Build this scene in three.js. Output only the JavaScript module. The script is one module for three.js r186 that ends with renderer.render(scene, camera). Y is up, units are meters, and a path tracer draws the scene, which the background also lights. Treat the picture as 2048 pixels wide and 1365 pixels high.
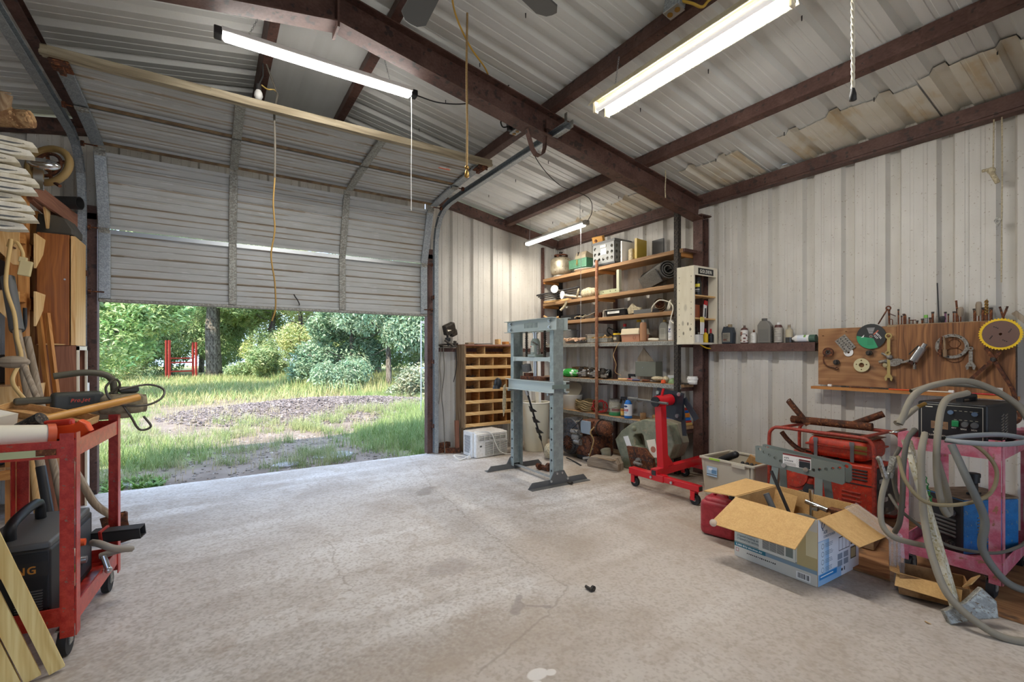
import * as THREE from 'three';
import { RoundedBoxGeometry } from 'three/addons/geometries/RoundedBoxGeometry.js';
import { mergeGeometries } from 'three/addons/utils/BufferGeometryUtils.js';
import { RectAreaLightUniformsLib } from 'three/addons/lights/RectAreaLightUniformsLib.js';

// ---------- camera, sky, sun, exposure ----------
const scene = new THREE.Scene();
const camera = new THREE.PerspectiveCamera(72.255, 2048 / 1365, 0.05, 200);
camera.position.set(0, 1.25, 0);
camera.rotation.set(0, -32.758 * Math.PI / 180, 0);
camera.setViewOffset(2048, 1365, 0, -25.5, 2048, 1365);      // lens shifted up, verticals stay upright
scene.background = new THREE.Color(0.71, 0.945, 1.37);        // open sky, even in every direction
scene.backgroundIntensity = 2.5;
const sun = new THREE.DirectionalLight(new THREE.Color(1.0, 0.90, 0.74), 9.5);
sun.position.set(-24, 27, 4); sun.target.position.set(1, 0, -14);
sun.castShadow = true; sun.shadow.mapSize.set(2048, 2048);
Object.assign(sun.shadow.camera, { left: -30, right: 30, top: 30, bottom: -30, near: 1, far: 90 });
scene.add(sun, sun.target);
const renderer = new THREE.WebGLRenderer({ antialias: true });
renderer.toneMapping = THREE.LinearToneMapping;
renderer.toneMappingExposure = 1.16;
renderer.shadowMap.enabled = true;
RectAreaLightUniformsLib.init();
const LAMP = { door: 105, tubes: 120, shelf: 108 };           // brightness of the three lit fittings

// ---------- helpers ----------
const PI = Math.PI;
let seed = 12345;
const rnd = () => { seed = (seed * 1664525 + 1013904223) >>> 0; return seed / 4294967296; };
const rr = (a, b) => a + (b - a) * rnd();
const tf = (g, x = 0, y = 0, z = 0, rx = 0, ry = 0, rz = 0) => { if (rx || ry || rz) g.applyMatrix4(new THREE.Matrix4().makeRotationFromEuler(new THREE.Euler(rx, ry, rz))); g.translate(x, y, z); return g; };
const B = (w, h, d, ...p) => tf(new THREE.BoxGeometry(w, h, d), ...p);
const RB = (w, h, d, r, ...p) => tf(new RoundedBoxGeometry(w, h, d, 2, Math.min(r, w / 2.01, h / 2.01, d / 2.01)), ...p);
const C = (r1, r2, h, ...p) => tf(new THREE.CylinderGeometry(r1, r2, h, 18), ...p);
const CN = (n, r1, r2, h, ...p) => tf(new THREE.CylinderGeometry(r1, r2, h, n), ...p);
const SP = (r, ...p) => tf(new THREE.SphereGeometry(r, 16, 10), ...p);
const TO = (r, t, ...p) => tf(new THREE.TorusGeometry(r, t, 8, 28), ...p);
const V = (a) => new THREE.Vector3(a[0], a[1], a[2]);
const T = (pts, r, n = 0, closed = false, rad = 7) => new THREE.TubeGeometry(new THREE.CatmullRomCurve3(pts.map(V), closed, 'catmullrom', 0.5), n || pts.length * 6, r, rad, closed);
const LA = (pts, ...p) => tf(new THREE.LatheGeometry(pts.map(([a, b]) => new THREE.Vector2(a, b)), 22), ...p);
function shp(pts, holes = []) { const s = new THREE.Shape(pts.map(([a, b]) => new THREE.Vector2(a, b))); for (const h of holes) { const q = new THREE.Path(); if (h.length === 3 && !Array.isArray(h[0])) q.absarc(h[0], h[1], h[2], 0, 2 * PI, true); else q.setFromPoints(h.map(([a, b]) => new THREE.Vector2(a, b))); s.holes.push(q); } return s; }
const EX = (pts, d, holes, ...p) => tf(new THREE.ExtrudeGeometry(shp(pts, holes), { depth: d, bevelEnabled: false, curveSegments: 10 }), ...p);
const EXB = (pts, d, b, ...p) => tf(new THREE.ExtrudeGeometry(shp(pts), { depth: d, bevelEnabled: true, bevelSize: b, bevelThickness: b, bevelSegments: 2, curveSegments: 10 }), ...p);
const circ = (x, y, r, n = 20, a0 = 0, a1 = 2 * PI) => Array.from({ length: n }, (_, i) => { const a = a0 + (a1 - a0) * i / (a1 - a0 > 6.2 ? n : n - 1); return [x + r * Math.cos(a), y + r * Math.sin(a)]; });
// a bar of rectangular section between two points
function BAR(a, b, w, h, up = [0, 1, 0]) { const A = V(a), D = V(b).sub(A), l = D.length(); const g = new THREE.BoxGeometry(w, h, l); const m = new THREE.Matrix4().lookAt(new THREE.Vector3(), D.clone().negate(), V(up)); g.applyMatrix4(m); const c = A.addScaledVector(D, 0.5); g.translate(c.x, c.y, c.z); return g; }
const CY = (a, b, r, r2 = r, n = 14) => { const A = V(a), D = V(b).sub(A), l = D.length(); const g = new THREE.CylinderGeometry(r2, r, l, n); g.applyQuaternion(new THREE.Quaternion().setFromUnitVectors(new THREE.Vector3(0, 1, 0), D.clone().normalize())); const c = A.addScaledVector(D, 0.5); g.translate(c.x, c.y, c.z); return g; };
// texture coordinates in metres, grain along the longest side
function metric(g) {
  const own = g.userData.own; if (g.index) { g = g.toNonIndexed(); g.userData = {}; } if (!g.attributes.normal) g.computeVertexNormals();
  if (own) { g.userData.own = true; return g; }
  g.computeBoundingBox(); const s = new THREE.Vector3(); g.boundingBox.getSize(s); const e = [s.x, s.y, s.z], long = e.indexOf(Math.max(...e));
  const P = g.attributes.position, n = P.count, uv = new Float32Array(n * 2), a = new THREE.Vector3(), b = new THREE.Vector3(), c = new THREE.Vector3();
  for (let i = 0; i < n; i += 3) {
    a.fromBufferAttribute(P, i); b.fromBufferAttribute(P, i + 1); c.fromBufferAttribute(P, i + 2); const N = b.clone().sub(a).cross(c.clone().sub(a)); const q = [Math.abs(N.x), Math.abs(N.y), Math.abs(N.z)], k = q.indexOf(Math.max(...q));
    let ax = [0, 1, 2].filter((t) => t !== k); if (ax[0] === long) ax = [ax[1], ax[0]];
    [a, b, c].forEach((v, j) => { const w = [v.x, v.y, v.z]; uv[(i + j) * 2] = w[ax[0]] + w[k] * 0.37; uv[(i + j) * 2 + 1] = w[ax[1]]; });
  }
  g.setAttribute('uv', new THREE.BufferAttribute(uv, 2)); return g;
}
function geo(gs) { gs = (Array.isArray(gs) ? gs : [gs]).map(metric); for (const g of gs) for (const k of Object.keys(g.attributes)) if (!['position', 'normal', 'uv'].includes(k)) g.deleteAttribute(k); if (gs.length === 1) return gs[0]; const m = mergeGeometries(gs.map((g) => { g.morphAttributes = {}; return g; })); return m; }
const names = {};
function numbered(n) { names[n] = (names[n] ?? -1) + 1; return names[n] ? n + '_' + String(names[n]).padStart(3, '0') : n; }
function mesh(name, gs, m, parent, label) { const o = new THREE.Mesh(geo(gs), m); o.name = parent === scene ? numbered(name) : name; o.castShadow = o.receiveShadow = true; if (label) o.userData.label = label; parent.add(o); return o; }
const part = (parent, name, gs, m, label) => mesh(name, gs, m, parent, label);
function share(parent, name, g, m, x = 0, y = 0, z = 0, rx = 0, ry = 0, rz = 0) { const o = new THREE.Mesh(g, m); o.name = name; o.castShadow = o.receiveShadow = true; o.position.set(x, y, z); o.rotation.set(rx, ry, rz); parent.add(o); return o; }
function thing(name, label, category, p = [0, 0, 0], turn = 0, group) { const o = new THREE.Group(); o.name = numbered(name); o.position.set(...p); o.rotation.y = turn; o.userData = { label, category }; if (group) o.userData.group = group; scene.add(o); return o; }
function one(name, label, category, gs, m, p = [0, 0, 0], turn = 0, group) { const o = mesh(name, gs, m, scene); o.position.set(...p); o.rotation.y = turn; o.userData = { label, category }; if (group) o.userData.group = group; return o; }
function struct(name) { const o = new THREE.Group(); o.name = name; o.userData = { kind: 'structure' }; scene.add(o); return o; }

// ---------- procedural textures ----------
const hash = new Float32Array(65536); { let s = 99; for (let i = 0; i < 65536; i++) { s = (s * 1664525 + 1013904223) >>> 0; hash[i] = s / 4294967296; } }
function vn(x, y, px, py) { const xi = Math.floor(x), yi = Math.floor(y), fx = x - xi, fy = y - yi, u = fx * fx * (3 - 2 * fx), v = fy * fy * (3 - 2 * fy); const h = (a, b) => hash[((((a % px) + px) % px) * 157 + (((b % py) + py) % py) * 733 + px * 31) & 65535]; const a = h(xi, yi), b = h(xi + 1, yi), c = h(xi, yi + 1), d = h(xi + 1, yi + 1); return a + (b - a) * u + (c - a) * v + (a - b - c + d) * u * v; }
function fbm(x, y, f, o, fy = f) { let s = 0, a = 0.5, t = 0; for (let i = 0; i < o; i++) { s += a * vn(x * f, y * fy, f, fy); t += a; a *= 0.5; f *= 2; fy *= 2; } return s / t; }
const hex = (h) => [(h >> 16) & 255, (h >> 8) & 255, h & 255];
const mixc = (a, b, t) => { t = t < 0 ? 0 : t > 1 ? 1 : t; return [a[0] + (b[0] - a[0]) * t, a[1] + (b[1] - a[1]) * t, a[2] + (b[2] - a[2]) * t]; };
const ss = (a, b, x) => { x = (x - a) / (b - a); x = x < 0 ? 0 : x > 1 ? 1 : x; return x * x * (3 - 2 * x); };
function tex(w, h, fn, rep = [1, 1], srgb = true) { const d = new Uint8Array(w * h * 4); for (let j = 0; j < h; j++) for (let i = 0; i < w; i++) { const c = fn((i + 0.5) / w, (j + 0.5) / h), k = (j * w + i) * 4; d[k] = c[0]; d[k + 1] = c[1]; d[k + 2] = c[2]; d[k + 3] = 255; } const t = new THREE.DataTexture(d, w, h); t.magFilter = THREE.LinearFilter; t.minFilter = THREE.LinearMipmapLinearFilter; t.generateMipmaps = true; t.wrapS = t.wrapT = THREE.RepeatWrapping; t.repeat.set(...rep); if (srgb) t.colorSpace = THREE.SRGBColorSpace; t.needsUpdate = true; return t; }
const grey = (v) => { v = Math.max(0, Math.min(255, v * 255)); return [v, v, v]; };
const mat = (color, rough = 0.6, metal = 0, o = {}) => new THREE.MeshStandardMaterial({ color, roughness: rough, metalness: metal, ...o });
const mapped = (map, rough = 0.7, metal = 0, o = {}) => new THREE.MeshStandardMaterial({ map, roughness: rough, metalness: metal, ...o });
const wood = (a, b, seedx = 0) => tex(256, 512, (u, v) => { const w = fbm(u + seedx, v, 3, 2) * 0.25; const g = fbm(u + w + seedx, v * 0.5, 28, 3, 3); const r = Math.sin((u * 7 + w * 9 + fbm(u, v, 2, 2) * 3) * 6.283) * 0.5 + 0.5; const t = 0.55 * g + 0.3 * r * g + 0.25 * fbm(u, v, 90, 1, 6); return mixc(hex(a), hex(b), (t - 0.25) * 1.7); }, [3, 1.2]);
const speck = (a, b, f, lo, hi, rep, c, clo = 0.7) => tex(256, 256, (u, v) => { const n = fbm(u, v, f, 4); let k = mixc(hex(a), hex(b), ss(lo, hi, n)); if (c !== undefined) { const m = fbm(u + 0.3, v + 0.7, f * 2, 3); k = mixc(k, hex(c), ss(clo, clo + 0.08, m)); } const g = (fbm(u, v, 64, 1) - 0.5) * 14; return [Math.max(0, Math.min(255, k[0] + g)), Math.max(0, Math.min(255, k[1] + g)), Math.max(0, Math.min(255, k[2] + g))]; }, rep);
function canvas(w, h, draw) { const c = document.createElement('canvas'); c.width = w; c.height = h; draw(c.getContext('2d'), w, h); const t = new THREE.CanvasTexture(c); t.colorSpace = THREE.SRGBColorSpace; return t; }
// flat print: a thin sheet whose face carries it, turned like a box
function print(w, h, ...p) { const g = new THREE.PlaneGeometry(w, h); tf(g, ...p); g.userData.own = true; return g; }
// band of print round a bottle
function band(r, h, y, a0 = 0, a1 = 2 * PI, n = 24) { const g = new THREE.CylinderGeometry(r, r, h, n, 1, true, a0, a1 - a0); g.translate(0, y, 0); g.userData.own = true; return g; }

const grain = tex(256, 256, (u, v) => grey(0.5 + (fbm(u, v, 40, 3) - 0.5) * 0.9), [2, 2], false);
const M = {
  sheet: mapped(tex(512, 512, (u, v) => { const n = fbm(u, v, 6, 4), s = fbm(u, v, 40, 3, 3); let c = mixc([212, 208, 198], [194, 189, 178], n * 0.7 + s * 0.5); const d = fbm(u + 0.4, v, 90, 2); return mixc(c, [128, 110, 88], ss(0.80, 0.92, d) * 0.6); }, [1, 1]), 0.5, 0.0, { bumpMap: grain, bumpScale: 0.0006 }),
  roofsheet: mapped(tex(512, 512, (u, v) => { const n = fbm(u, v, 5, 4), s = fbm(u, v, 36, 3, 2); return mixc([226, 227, 224], [206, 206, 200], n * 0.7 + s * 0.5); }, [0.7, 0.7]), 0.45, 0.0, { bumpMap: grain, bumpScale: 0.0005 }),
  patch: mapped(tex(512, 512, (u, v) => { const n = fbm(u, v, 6, 5), s = fbm(u, v, 24, 3, 4); let c = mixc([222, 218, 206], [206, 198, 178], n); return mixc(c, [196, 168, 122], ss(0.52, 0.85, n * 0.6 + s * 0.45) * 0.6); }, [1.3, 1.3]), 0.6),
  steel: mapped(speck(0x543a32, 0x63483f, 8, 0.3, 0.7, [1.5, 1.5], 0x3e302c, 0.66), 0.6, 0.1, { bumpMap: grain, bumpScale: 0.0008 }),
  steelgrey: mapped(speck(0x574a48, 0x6e605e, 8, 0.3, 0.7, [1.5, 1.5], 0x433735, 0.66), 0.6, 0.1),
  galv: mapped(speck(0x8e9599, 0xaab0b3, 24, 0.35, 0.65, [6, 6], 0x6d6a64, 0.72), 0.45, 0.55),
  galvdirty: mapped(speck(0x86857e, 0xa5a59c, 18, 0.35, 0.65, [5, 5], 0x6a5640, 0.68), 0.55, 0.4),
  doorpan: mapped(tex(512, 1024, (u, v) => { const n = fbm(u, v, 4, 4), w = fbm(u, v, 10, 4, 3); let c = mixc([188, 191, 190], [166, 166, 160], n); const h = u * 0.62; let q = 9; for (const k of [0, 1, 2]) { const a = 0.03 + k * 0.187; q = Math.min(q, Math.abs(h - a - 0.181) - 0.002, Math.abs(h - a - 0.066) + 0.002, Math.abs(h - a - 0.119) + 0.0015); } c = mixc(c, [112, 84, 50], (1 - ss(0, 0.006 + 0.01 * w, q)) * ss(0.3, 0.6, w) * 0.6); return mixc(c, [206, 207, 206], ss(0.72, 0.8, fbm(u, v, 90, 2, 14)) * 0.5); }, [1 / 0.62, 1 / 1.5]), 0.4, 0.0),
  doorgrime: mapped(tex(256, 256, (u, v) => { const s = fbm(u, v, 3, 4, 12), n = fbm(u, v, 24, 3); return mixc([132, 108, 74], [84, 60, 34], ss(0.3, 0.75, s * 0.6 + n * 0.4)); }, [1, 1]), 0.6),
  doorrail: mapped(wood(0xa99d84, 0x6f624b), 0.75),
  chrome: mat(0xd8dadb, 0.12, 1), bright: mat(0xb9bcbd, 0.3, 0.9), black: mat(0x16171a, 0.5), rubber: mat(0x1c1c1d, 0.75), dark: mat(0x2a2827, 0.6), white: mat(0xe8e6e0, 0.5), cream: mat(0xe4dcc6, 0.6), yellow: mat(0xe8bf1c, 0.5), red: mat(0xb81a1f, 0.4), blue: mat(0x1d62b5, 0.4), orange: mat(0xe2551c, 0.5), brass: mat(0xa88446, 0.35, 0.8),
  rust: mapped(speck(0x6b3d24, 0x41281d, 10, 0.3, 0.7, [4, 4], 0x8e5a34, 0.66), 0.85, 0.2, { bumpMap: grain, bumpScale: 0.001 }),
  pine: mapped(wood(0xc98f4e, 0xa0642d), 0.7), pinelight: mapped(wood(0xe2bf88, 0xc89658, 0.3), 0.7), lumber: mapped(wood(0xe6cf8d, 0xc5a058, 0.6), 0.65), oldwood: mapped(wood(0xa08a6c, 0x6c5138, 0.2), 0.85), veneer: mapped(wood(0xa8652a, 0x7b451b, 0.5), 0.5), ply: mapped(tex(512, 512, (u, v) => { const w = fbm(u, v, 2, 3) * 1.3; const r = Math.sin((u * 5 + w * 6) * 6.283) * 0.5 + 0.5; const g = fbm(u + w * 0.1, v, 60, 2, 4); const c = mixc([176, 132, 88], [122, 82, 52], r * 0.35 + g * 0.6); return mixc(c, [64, 48, 38], ss(0.62, 0.8, fbm(u + 0.5, v, 7, 4)) * 0.6); }, [1.2, 1.2]), 0.8), panelwood: mapped(wood(0x9a6a52, 0x7d513e, 0.8), 0.8), ply2: mapped(wood(0x9a6b42, 0x5f3d25, 0.35), 0.8), paleRust: mapped(speck(0x9a6a4c, 0x7d5038, 10, 0.3, 0.7, [4, 4], 0xb08a66, 0.66), 0.8), shelfwood: mapped(wood(0xb28c60, 0x7e5c3e, 0.9), 0.8), handle: mapped(wood(0xd09a4c, 0xb27a2e, 0.4), 0.45), greywood: mapped(wood(0xa79883, 0x74624e, 0.1), 0.8),
  card: mapped(speck(0xc79a63, 0xb98b54, 20, 0.3, 0.7, [3, 3]), 0.85), cardin: mapped(speck(0xcfa76c, 0xcaa167, 14, 0.3, 0.7, [3, 3]), 0.85), carddark: mapped(speck(0x9b7750, 0x7d5d3c, 8, 0.3, 0.7, [3, 3]), 0.9),
  redpaint: mapped(speck(0xa62a22, 0xb93a2d, 12, 0.3, 0.7, [4, 4], 0x8a5f50, 0.74), 0.28, 0.05), pink: mapped(speck(0xbf5f72, 0xc98792, 7, 0.3, 0.7, [3, 3], 0x9a6a52, 0.74), 0.55), press: mapped(speck(0x959e9a, 0x87908c, 8, 0.3, 0.7, [4, 4]), 0.4, 0.25), standred: mat(0xc21420, 0.28), genred: mapped(speck(0xc43a1e, 0xa8301b, 9, 0.3, 0.7, [4, 4], 0x8d6a4a, 0.70), 0.5), framered: mapped(speck(0xa83e2a, 0x8e3021, 12, 0.3, 0.7, [5, 5], 0x5d3022, 0.7), 0.5),
  hose: mat(0x8b8373, 0.8), hosedark: mat(0x5f5a50, 0.75), cord: mat(0x23211f, 0.6), rope: mapped(speck(0xb99a68, 0x8e7044, 30, 0.3, 0.7, [20, 20]), 0.9), plastic: mat(0xd9d3c4, 0.45), greyplastic: mat(0x5c5c5a, 0.55), carpet: mapped(speck(0x66635d, 0x504d47, 30, 0.3, 0.7, [6, 6]), 0.95), cloth: mapped(speck(0xc9bd9c, 0xa4967a, 20, 0.3, 0.7, [6, 6]), 0.95), greasy: mapped(speck(0x4a4540, 0x2c2926, 14, 0.3, 0.7, [7, 7], 0x7a6a55, 0.66), 0.6, 0.5), alu: mapped(speck(0x9c9890, 0x7c766c, 18, 0.3, 0.7, [8, 8], 0x4f463b, 0.7), 0.5, 0.6),
};
// ---------- the building ----------
const WX = 4.42, LX = -3.1, FZ = -5.55, RZ = 4.2, RIDGE = 0.66, RY = 3.625, SL = 0.18;
const roofY = (x) => RY - SL * Math.abs(x - RIDGE);
const ROOFA = Math.atan(SL);
// ribbed sheet seen from inside: across u, depth d away from the room
const PER = 0.3048;
function ribs(off, w0, w1) { const p = []; const k0 = Math.floor((w0 - off) / PER) - 1; for (let k = k0; off + k * PER < w1 + PER; k++) { const c = off + k * PER; for (const [u, d] of [[-0.05, 0], [-0.031, 0.04], [0.031, 0.04], [0.05, 0], [0.1, 0], [0.104, 0.0035], [0.122, 0.0035], [0.126, 0], [0.179, 0], [0.183, 0.0035], [0.201, 0.0035], [0.205, 0]]) p.push([c + u, d]); } const q = p.filter(([u]) => u > w0 + 1e-4 && u < w1 - 1e-4); const at = (u) => { for (let i = 1; i < p.length; i++) if (p[i][0] >= u) { const [a, da] = p[i - 1], [b, db] = p[i]; return da + (db - da) * (u - a) / (b - a); } return 0; }; return [[w0, at(w0)], ...q, [w1, at(w1)]]; }
// place(u, d, l) -> world point; lo and hi give the length of the sheet at u
function sheet(prof, lo, hi, place) {
  const pos = [], uv = []; const quad = (a, b, c, d, ua, ub, l0a, l1a, l0b, l1b) => { for (const [p, q, r] of [[a, b, c], [a, c, d]]) pos.push(...p, ...q, ...r); uv.push(ua, l0a, ub, l0b, ub, l1b, ua, l0a, ub, l1b, ua, l1a); };
  for (let i = 0; i + 1 < prof.length; i++) { const [u0, d0] = prof[i], [u1, d1] = prof[i + 1]; const a0 = lo(u0), a1 = hi(u0), b0 = lo(u1), b1 = hi(u1);
    for (const t of [0, 0.0015]) quad(place(u0, d0 + t, a0), place(u1, d1 + t, b0), place(u1, d1 + t, b1), place(u0, d0 + t, a1), u0, u1, a0, a1, b0, b1); }
  const g = new THREE.BufferGeometry(); g.setAttribute('position', new THREE.Float32BufferAttribute(pos, 3)); g.setAttribute('uv', new THREE.Float32BufferAttribute(uv, 2)); g.computeVertexNormals(); g.userData.own = true; return g;
}
const cst = (v) => () => v;
const PW = 3 * PER;
{ // side walls
  const right = struct('wall_right'), left = struct('wall_left'), rear = struct('wall_rear'), front = struct('wall_front');
  for (let k = 0, z = -5.6; z < RZ; k++, z += PW) { const w = Math.min(z + PW, RZ + 0.02);
    part(right, 'sheet_panel', sheet(ribs(-0.83, z, w + 0.012), cst(0), cst(roofY(WX) + 0.04), (u, d, l) => [WX + d + (k % 2) * 0.0025, l, u]), M.sheet);
    part(left, 'sheet_panel', sheet(ribs(-0.83, z, w + 0.012), cst(0), cst(roofY(LX) + 0.01), (u, d, l) => [LX - d - (k % 2) * 0.0025, l, u]), M.sheet); }
  const FR = (name, x0, x1, lo) => part(front, name, sheet(ribs(2.6, x0, x1), lo, (u) => roofY(u) - 0.03, (u, d, l) => [u, l, FZ - d]), M.sheet);
  for (let x = LX; x < -0.87; x += 0.75) FR('sheet_panel', x, Math.min(x + 0.752, -0.86), cst(0));
  for (let x = -0.86; x < 2.28; x += 0.785) FR('header_panel', x, Math.min(x + 0.787, 2.29), cst(2.42));
  for (let x = 2.29; x < WX; x += 0.915) FR('sheet_panel', x, Math.min(x + 0.917, WX + 0.03), cst(0));
  for (let x = LX; x < WX; x += PW) part(rear, 'sheet_panel', sheet(ribs(2.6, x, Math.min(x + PW + 0.01, WX + 0.03)), cst(x > -2.6 && x < 1.6 ? 2.55 : 0), (u) => roofY(u) + 0.02, (u, d, l) => [u, l, RZ + d]), M.sheet);
  // outer girts and backing make the walls close
  part(right, 'girt', [B(0.03, 0.1, RZ - FZ, WX + 0.06, 2.2, (RZ + FZ) / 2), B(0.03, 0.1, RZ - FZ, WX + 0.06, 0.6, (RZ + FZ) / 2)], M.steel);
}
{ // roof
  const roof = struct('ceiling');
  const c = Math.cos(ROOFA), s = Math.sin(ROOFA);
  for (let k = 0, z = -5.75; z < RZ + 0.2; k++, z += PW) for (const [sgn, len] of [[1, (WX + 0.3 - RIDGE) / c], [-1, (RIDGE - LX + 0.3) / c]])
    part(roof, 'roof_panel', sheet(ribs(-0.72, z, Math.min(z + PW + 0.01, RZ + 0.25)), cst(0), cst(len), (u, d, l) => [RIDGE + sgn * (l * c + d * s), RY - l * s + d * c + (k % 2) * 0.002, u]), M.roofsheet);
  // short overlapped sheets along the eave, yellowed
  for (const [z0, z1, l0] of [[-5.5, -4.2, 3.42], [-4.19, -3.2, 3.36], [-2.98, -2.38, 3.28], [-2.06, -1.15, 3.3], [-1.14, -0.2, 3.26], [-0.19, 0.7, 3.3]])
    part(roof, 'patch_panel', sheet(ribs(-0.72, z0, z1), (u) => l0 + 0.02 * Math.sin(u * 9), cst(3.86 / c), (u, d, l) => [RIDGE + l * c + (d - 0.012) * s, RY - l * s + (d - 0.012) * c, u]), M.patch);
  part(roof, 'ridge_cap', [B(0.36, 0.006, RZ - FZ + 0.4, RIDGE - 0.17, RY - 0.028, (RZ + FZ) / 2, 0, 0, ROOFA), B(0.36, 0.006, RZ - FZ + 0.4, RIDGE + 0.17, RY - 0.028, (RZ + FZ) / 2, 0, 0, -ROOFA)], M.roofsheet);
  const screws = []; for (const x of [1.7, 2.9, 3.9]) for (let z = -5.1; z < 0.5; z += 0.61) screws.push(C(0.004, 0.003, 0.03, x, roofY(x) - 0.012, z + (x * 7 % 1) * 0.2));
  part(roof, 'screw_tips', screws, M.dark);
}
// steel frame: purlins, rafters, columns, eave struts
function chan(len, h, w, t = 0.006) { return [B(len, h, t, 0, 0, 0), B(len, t, w, 0, h / 2, w / 2), B(len, t, w, 0, -h / 2, w / 2)]; }
{
  let i = 0; const LZ = RZ - FZ - 0.06, mid = (RZ + FZ) / 2;
  const where = { '0.32': 'just beside the roof ridge towards the wooden rack', '1': 'just beside the roof ridge towards the shelves', '2.3': 'above the twin tube light', '3.41': 'between the twin tube light and the eave', '-0.98': 'above the tracks over the wooden rack', '-2.1': 'low over the far rack side of the roof' };
  for (const x of [0.32, 1.0, 2.3, 3.41, -0.98, -2.1]) {
    const sg = x > RIDGE ? 1 : -1, y = roofY(x) - 0.062;
    const o = one('roof_purlin', 'rusty brown steel roof purlin running ' + where[String(x)], 'purlin', chan(LZ, 0.105, 0.06).map((g) => tf(g, 0, 0, 0, 0, PI / 2, 0)).map((g) => tf(g, 0, 0, 0, 0, 0, -sg * ROOFA)), M.steel, [x, y, mid]); i++;
  }
  for (const [z, w] of [[-3.07, 'meeting the column beside the shelves'], [-0.45, 'spanning overhead behind the twin tube light']]) {
    const t = thing('roof_frame', 'dark brown steel roof frame with peaked rafters and columns ' + w, 'frame', [0, 0, z]);
    for (const [sg, x1, nm] of [[1, 4.3, 'rafter'], [-1, -2.98, 'rafter']]) {
      const yt = (x) => roofY(x) - 0.118, a = [RIDGE, yt(RIDGE) - 0.1, 0], b = [x1, yt(x1) - 0.1, 0], n = [0, 1, 0];
      const off = (p, d) => [p[0], p[1] + d, p[2]];
      part(t, nm, [BAR(a, b, 0.008, 0.2, n), BAR(off(a, 0.098), off(b, 0.098), 0.13, 0.009, n), BAR(off(a, -0.098), off(b, -0.098), 0.13, 0.009, n)], M.steel);
      const cx = sg > 0 ? 4.345 : -3.03, top = yt(x1) - 0.18;
      part(t, 'column', [B(0.1, top, 0.008, cx, top / 2, 0), B(0.009, top + 0.06, 0.11, cx - 0.05, top / 2, 0), B(0.009, top, 0.11, cx + 0.05, top / 2, 0)], M.steel);
      part(t, 'cap_plate', B(0.17, 0.012, 0.15, cx - 0.01, top + 0.02, 0), M.steel);
    }
    part(t, 'splice_plate', [B(0.014, 0.24, 0.15, RIDGE, RY - 0.24, 0)], M.steel);
  }
  one('eave_strut', 'brown steel channel along the top of the shelf wall', 'beam', [B(0.006, 0.11, LZ, 4.335, 2.865, mid), B(0.085, 0.007, LZ, 4.375, 2.81, mid), B(0.085, 0.007, LZ, 4.375, 2.92, mid), B(0.012, 0.012, LZ, 4.328, 2.83, mid)], M.steel);
  one('eave_strut', 'brown steel channel along the top of the wooden rack wall', 'beam', [B(0.006, 0.11, LZ, -3.015, 2.865, mid), B(0.08, 0.007, LZ, -3.05, 2.81, mid), B(0.08, 0.007, LZ, -3.05, 2.92, mid)], M.steel);
  for (const [a, b, w] of [[RIDGE + 0.01, 4.3, 'beside the shelves'], [RIDGE - 0.01, -3.0, 'above the wooden rack']])
    one('gable_rake', 'dark brown steel channel sloping along the gable top ' + w, 'beam', [BAR([a, roofY(a) - 0.1, FZ + 0.055], [b, roofY(b) - 0.1, FZ + 0.055], 0.09, 0.11)], M.steel);
  one('wall_girt', 'brown steel girt used as a ledge under the row of bottles', 'beam', [B(0.1, 0.006, 1.0, 4.37, 1.345, -2.45), B(0.006, 0.075, 1.0, 4.32, 1.311, -2.45), B(0.1, 0.006, 1.0, 4.37, 1.276, -2.45)], M.steel);
  one('wall_girt', 'brown steel girt along the gable wall above the pigeonhole cabinet', 'beam', [B(2.05, 0.05, 0.07, 3.36, 1.3, FZ + 0.04)], M.steel);
}
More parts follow.
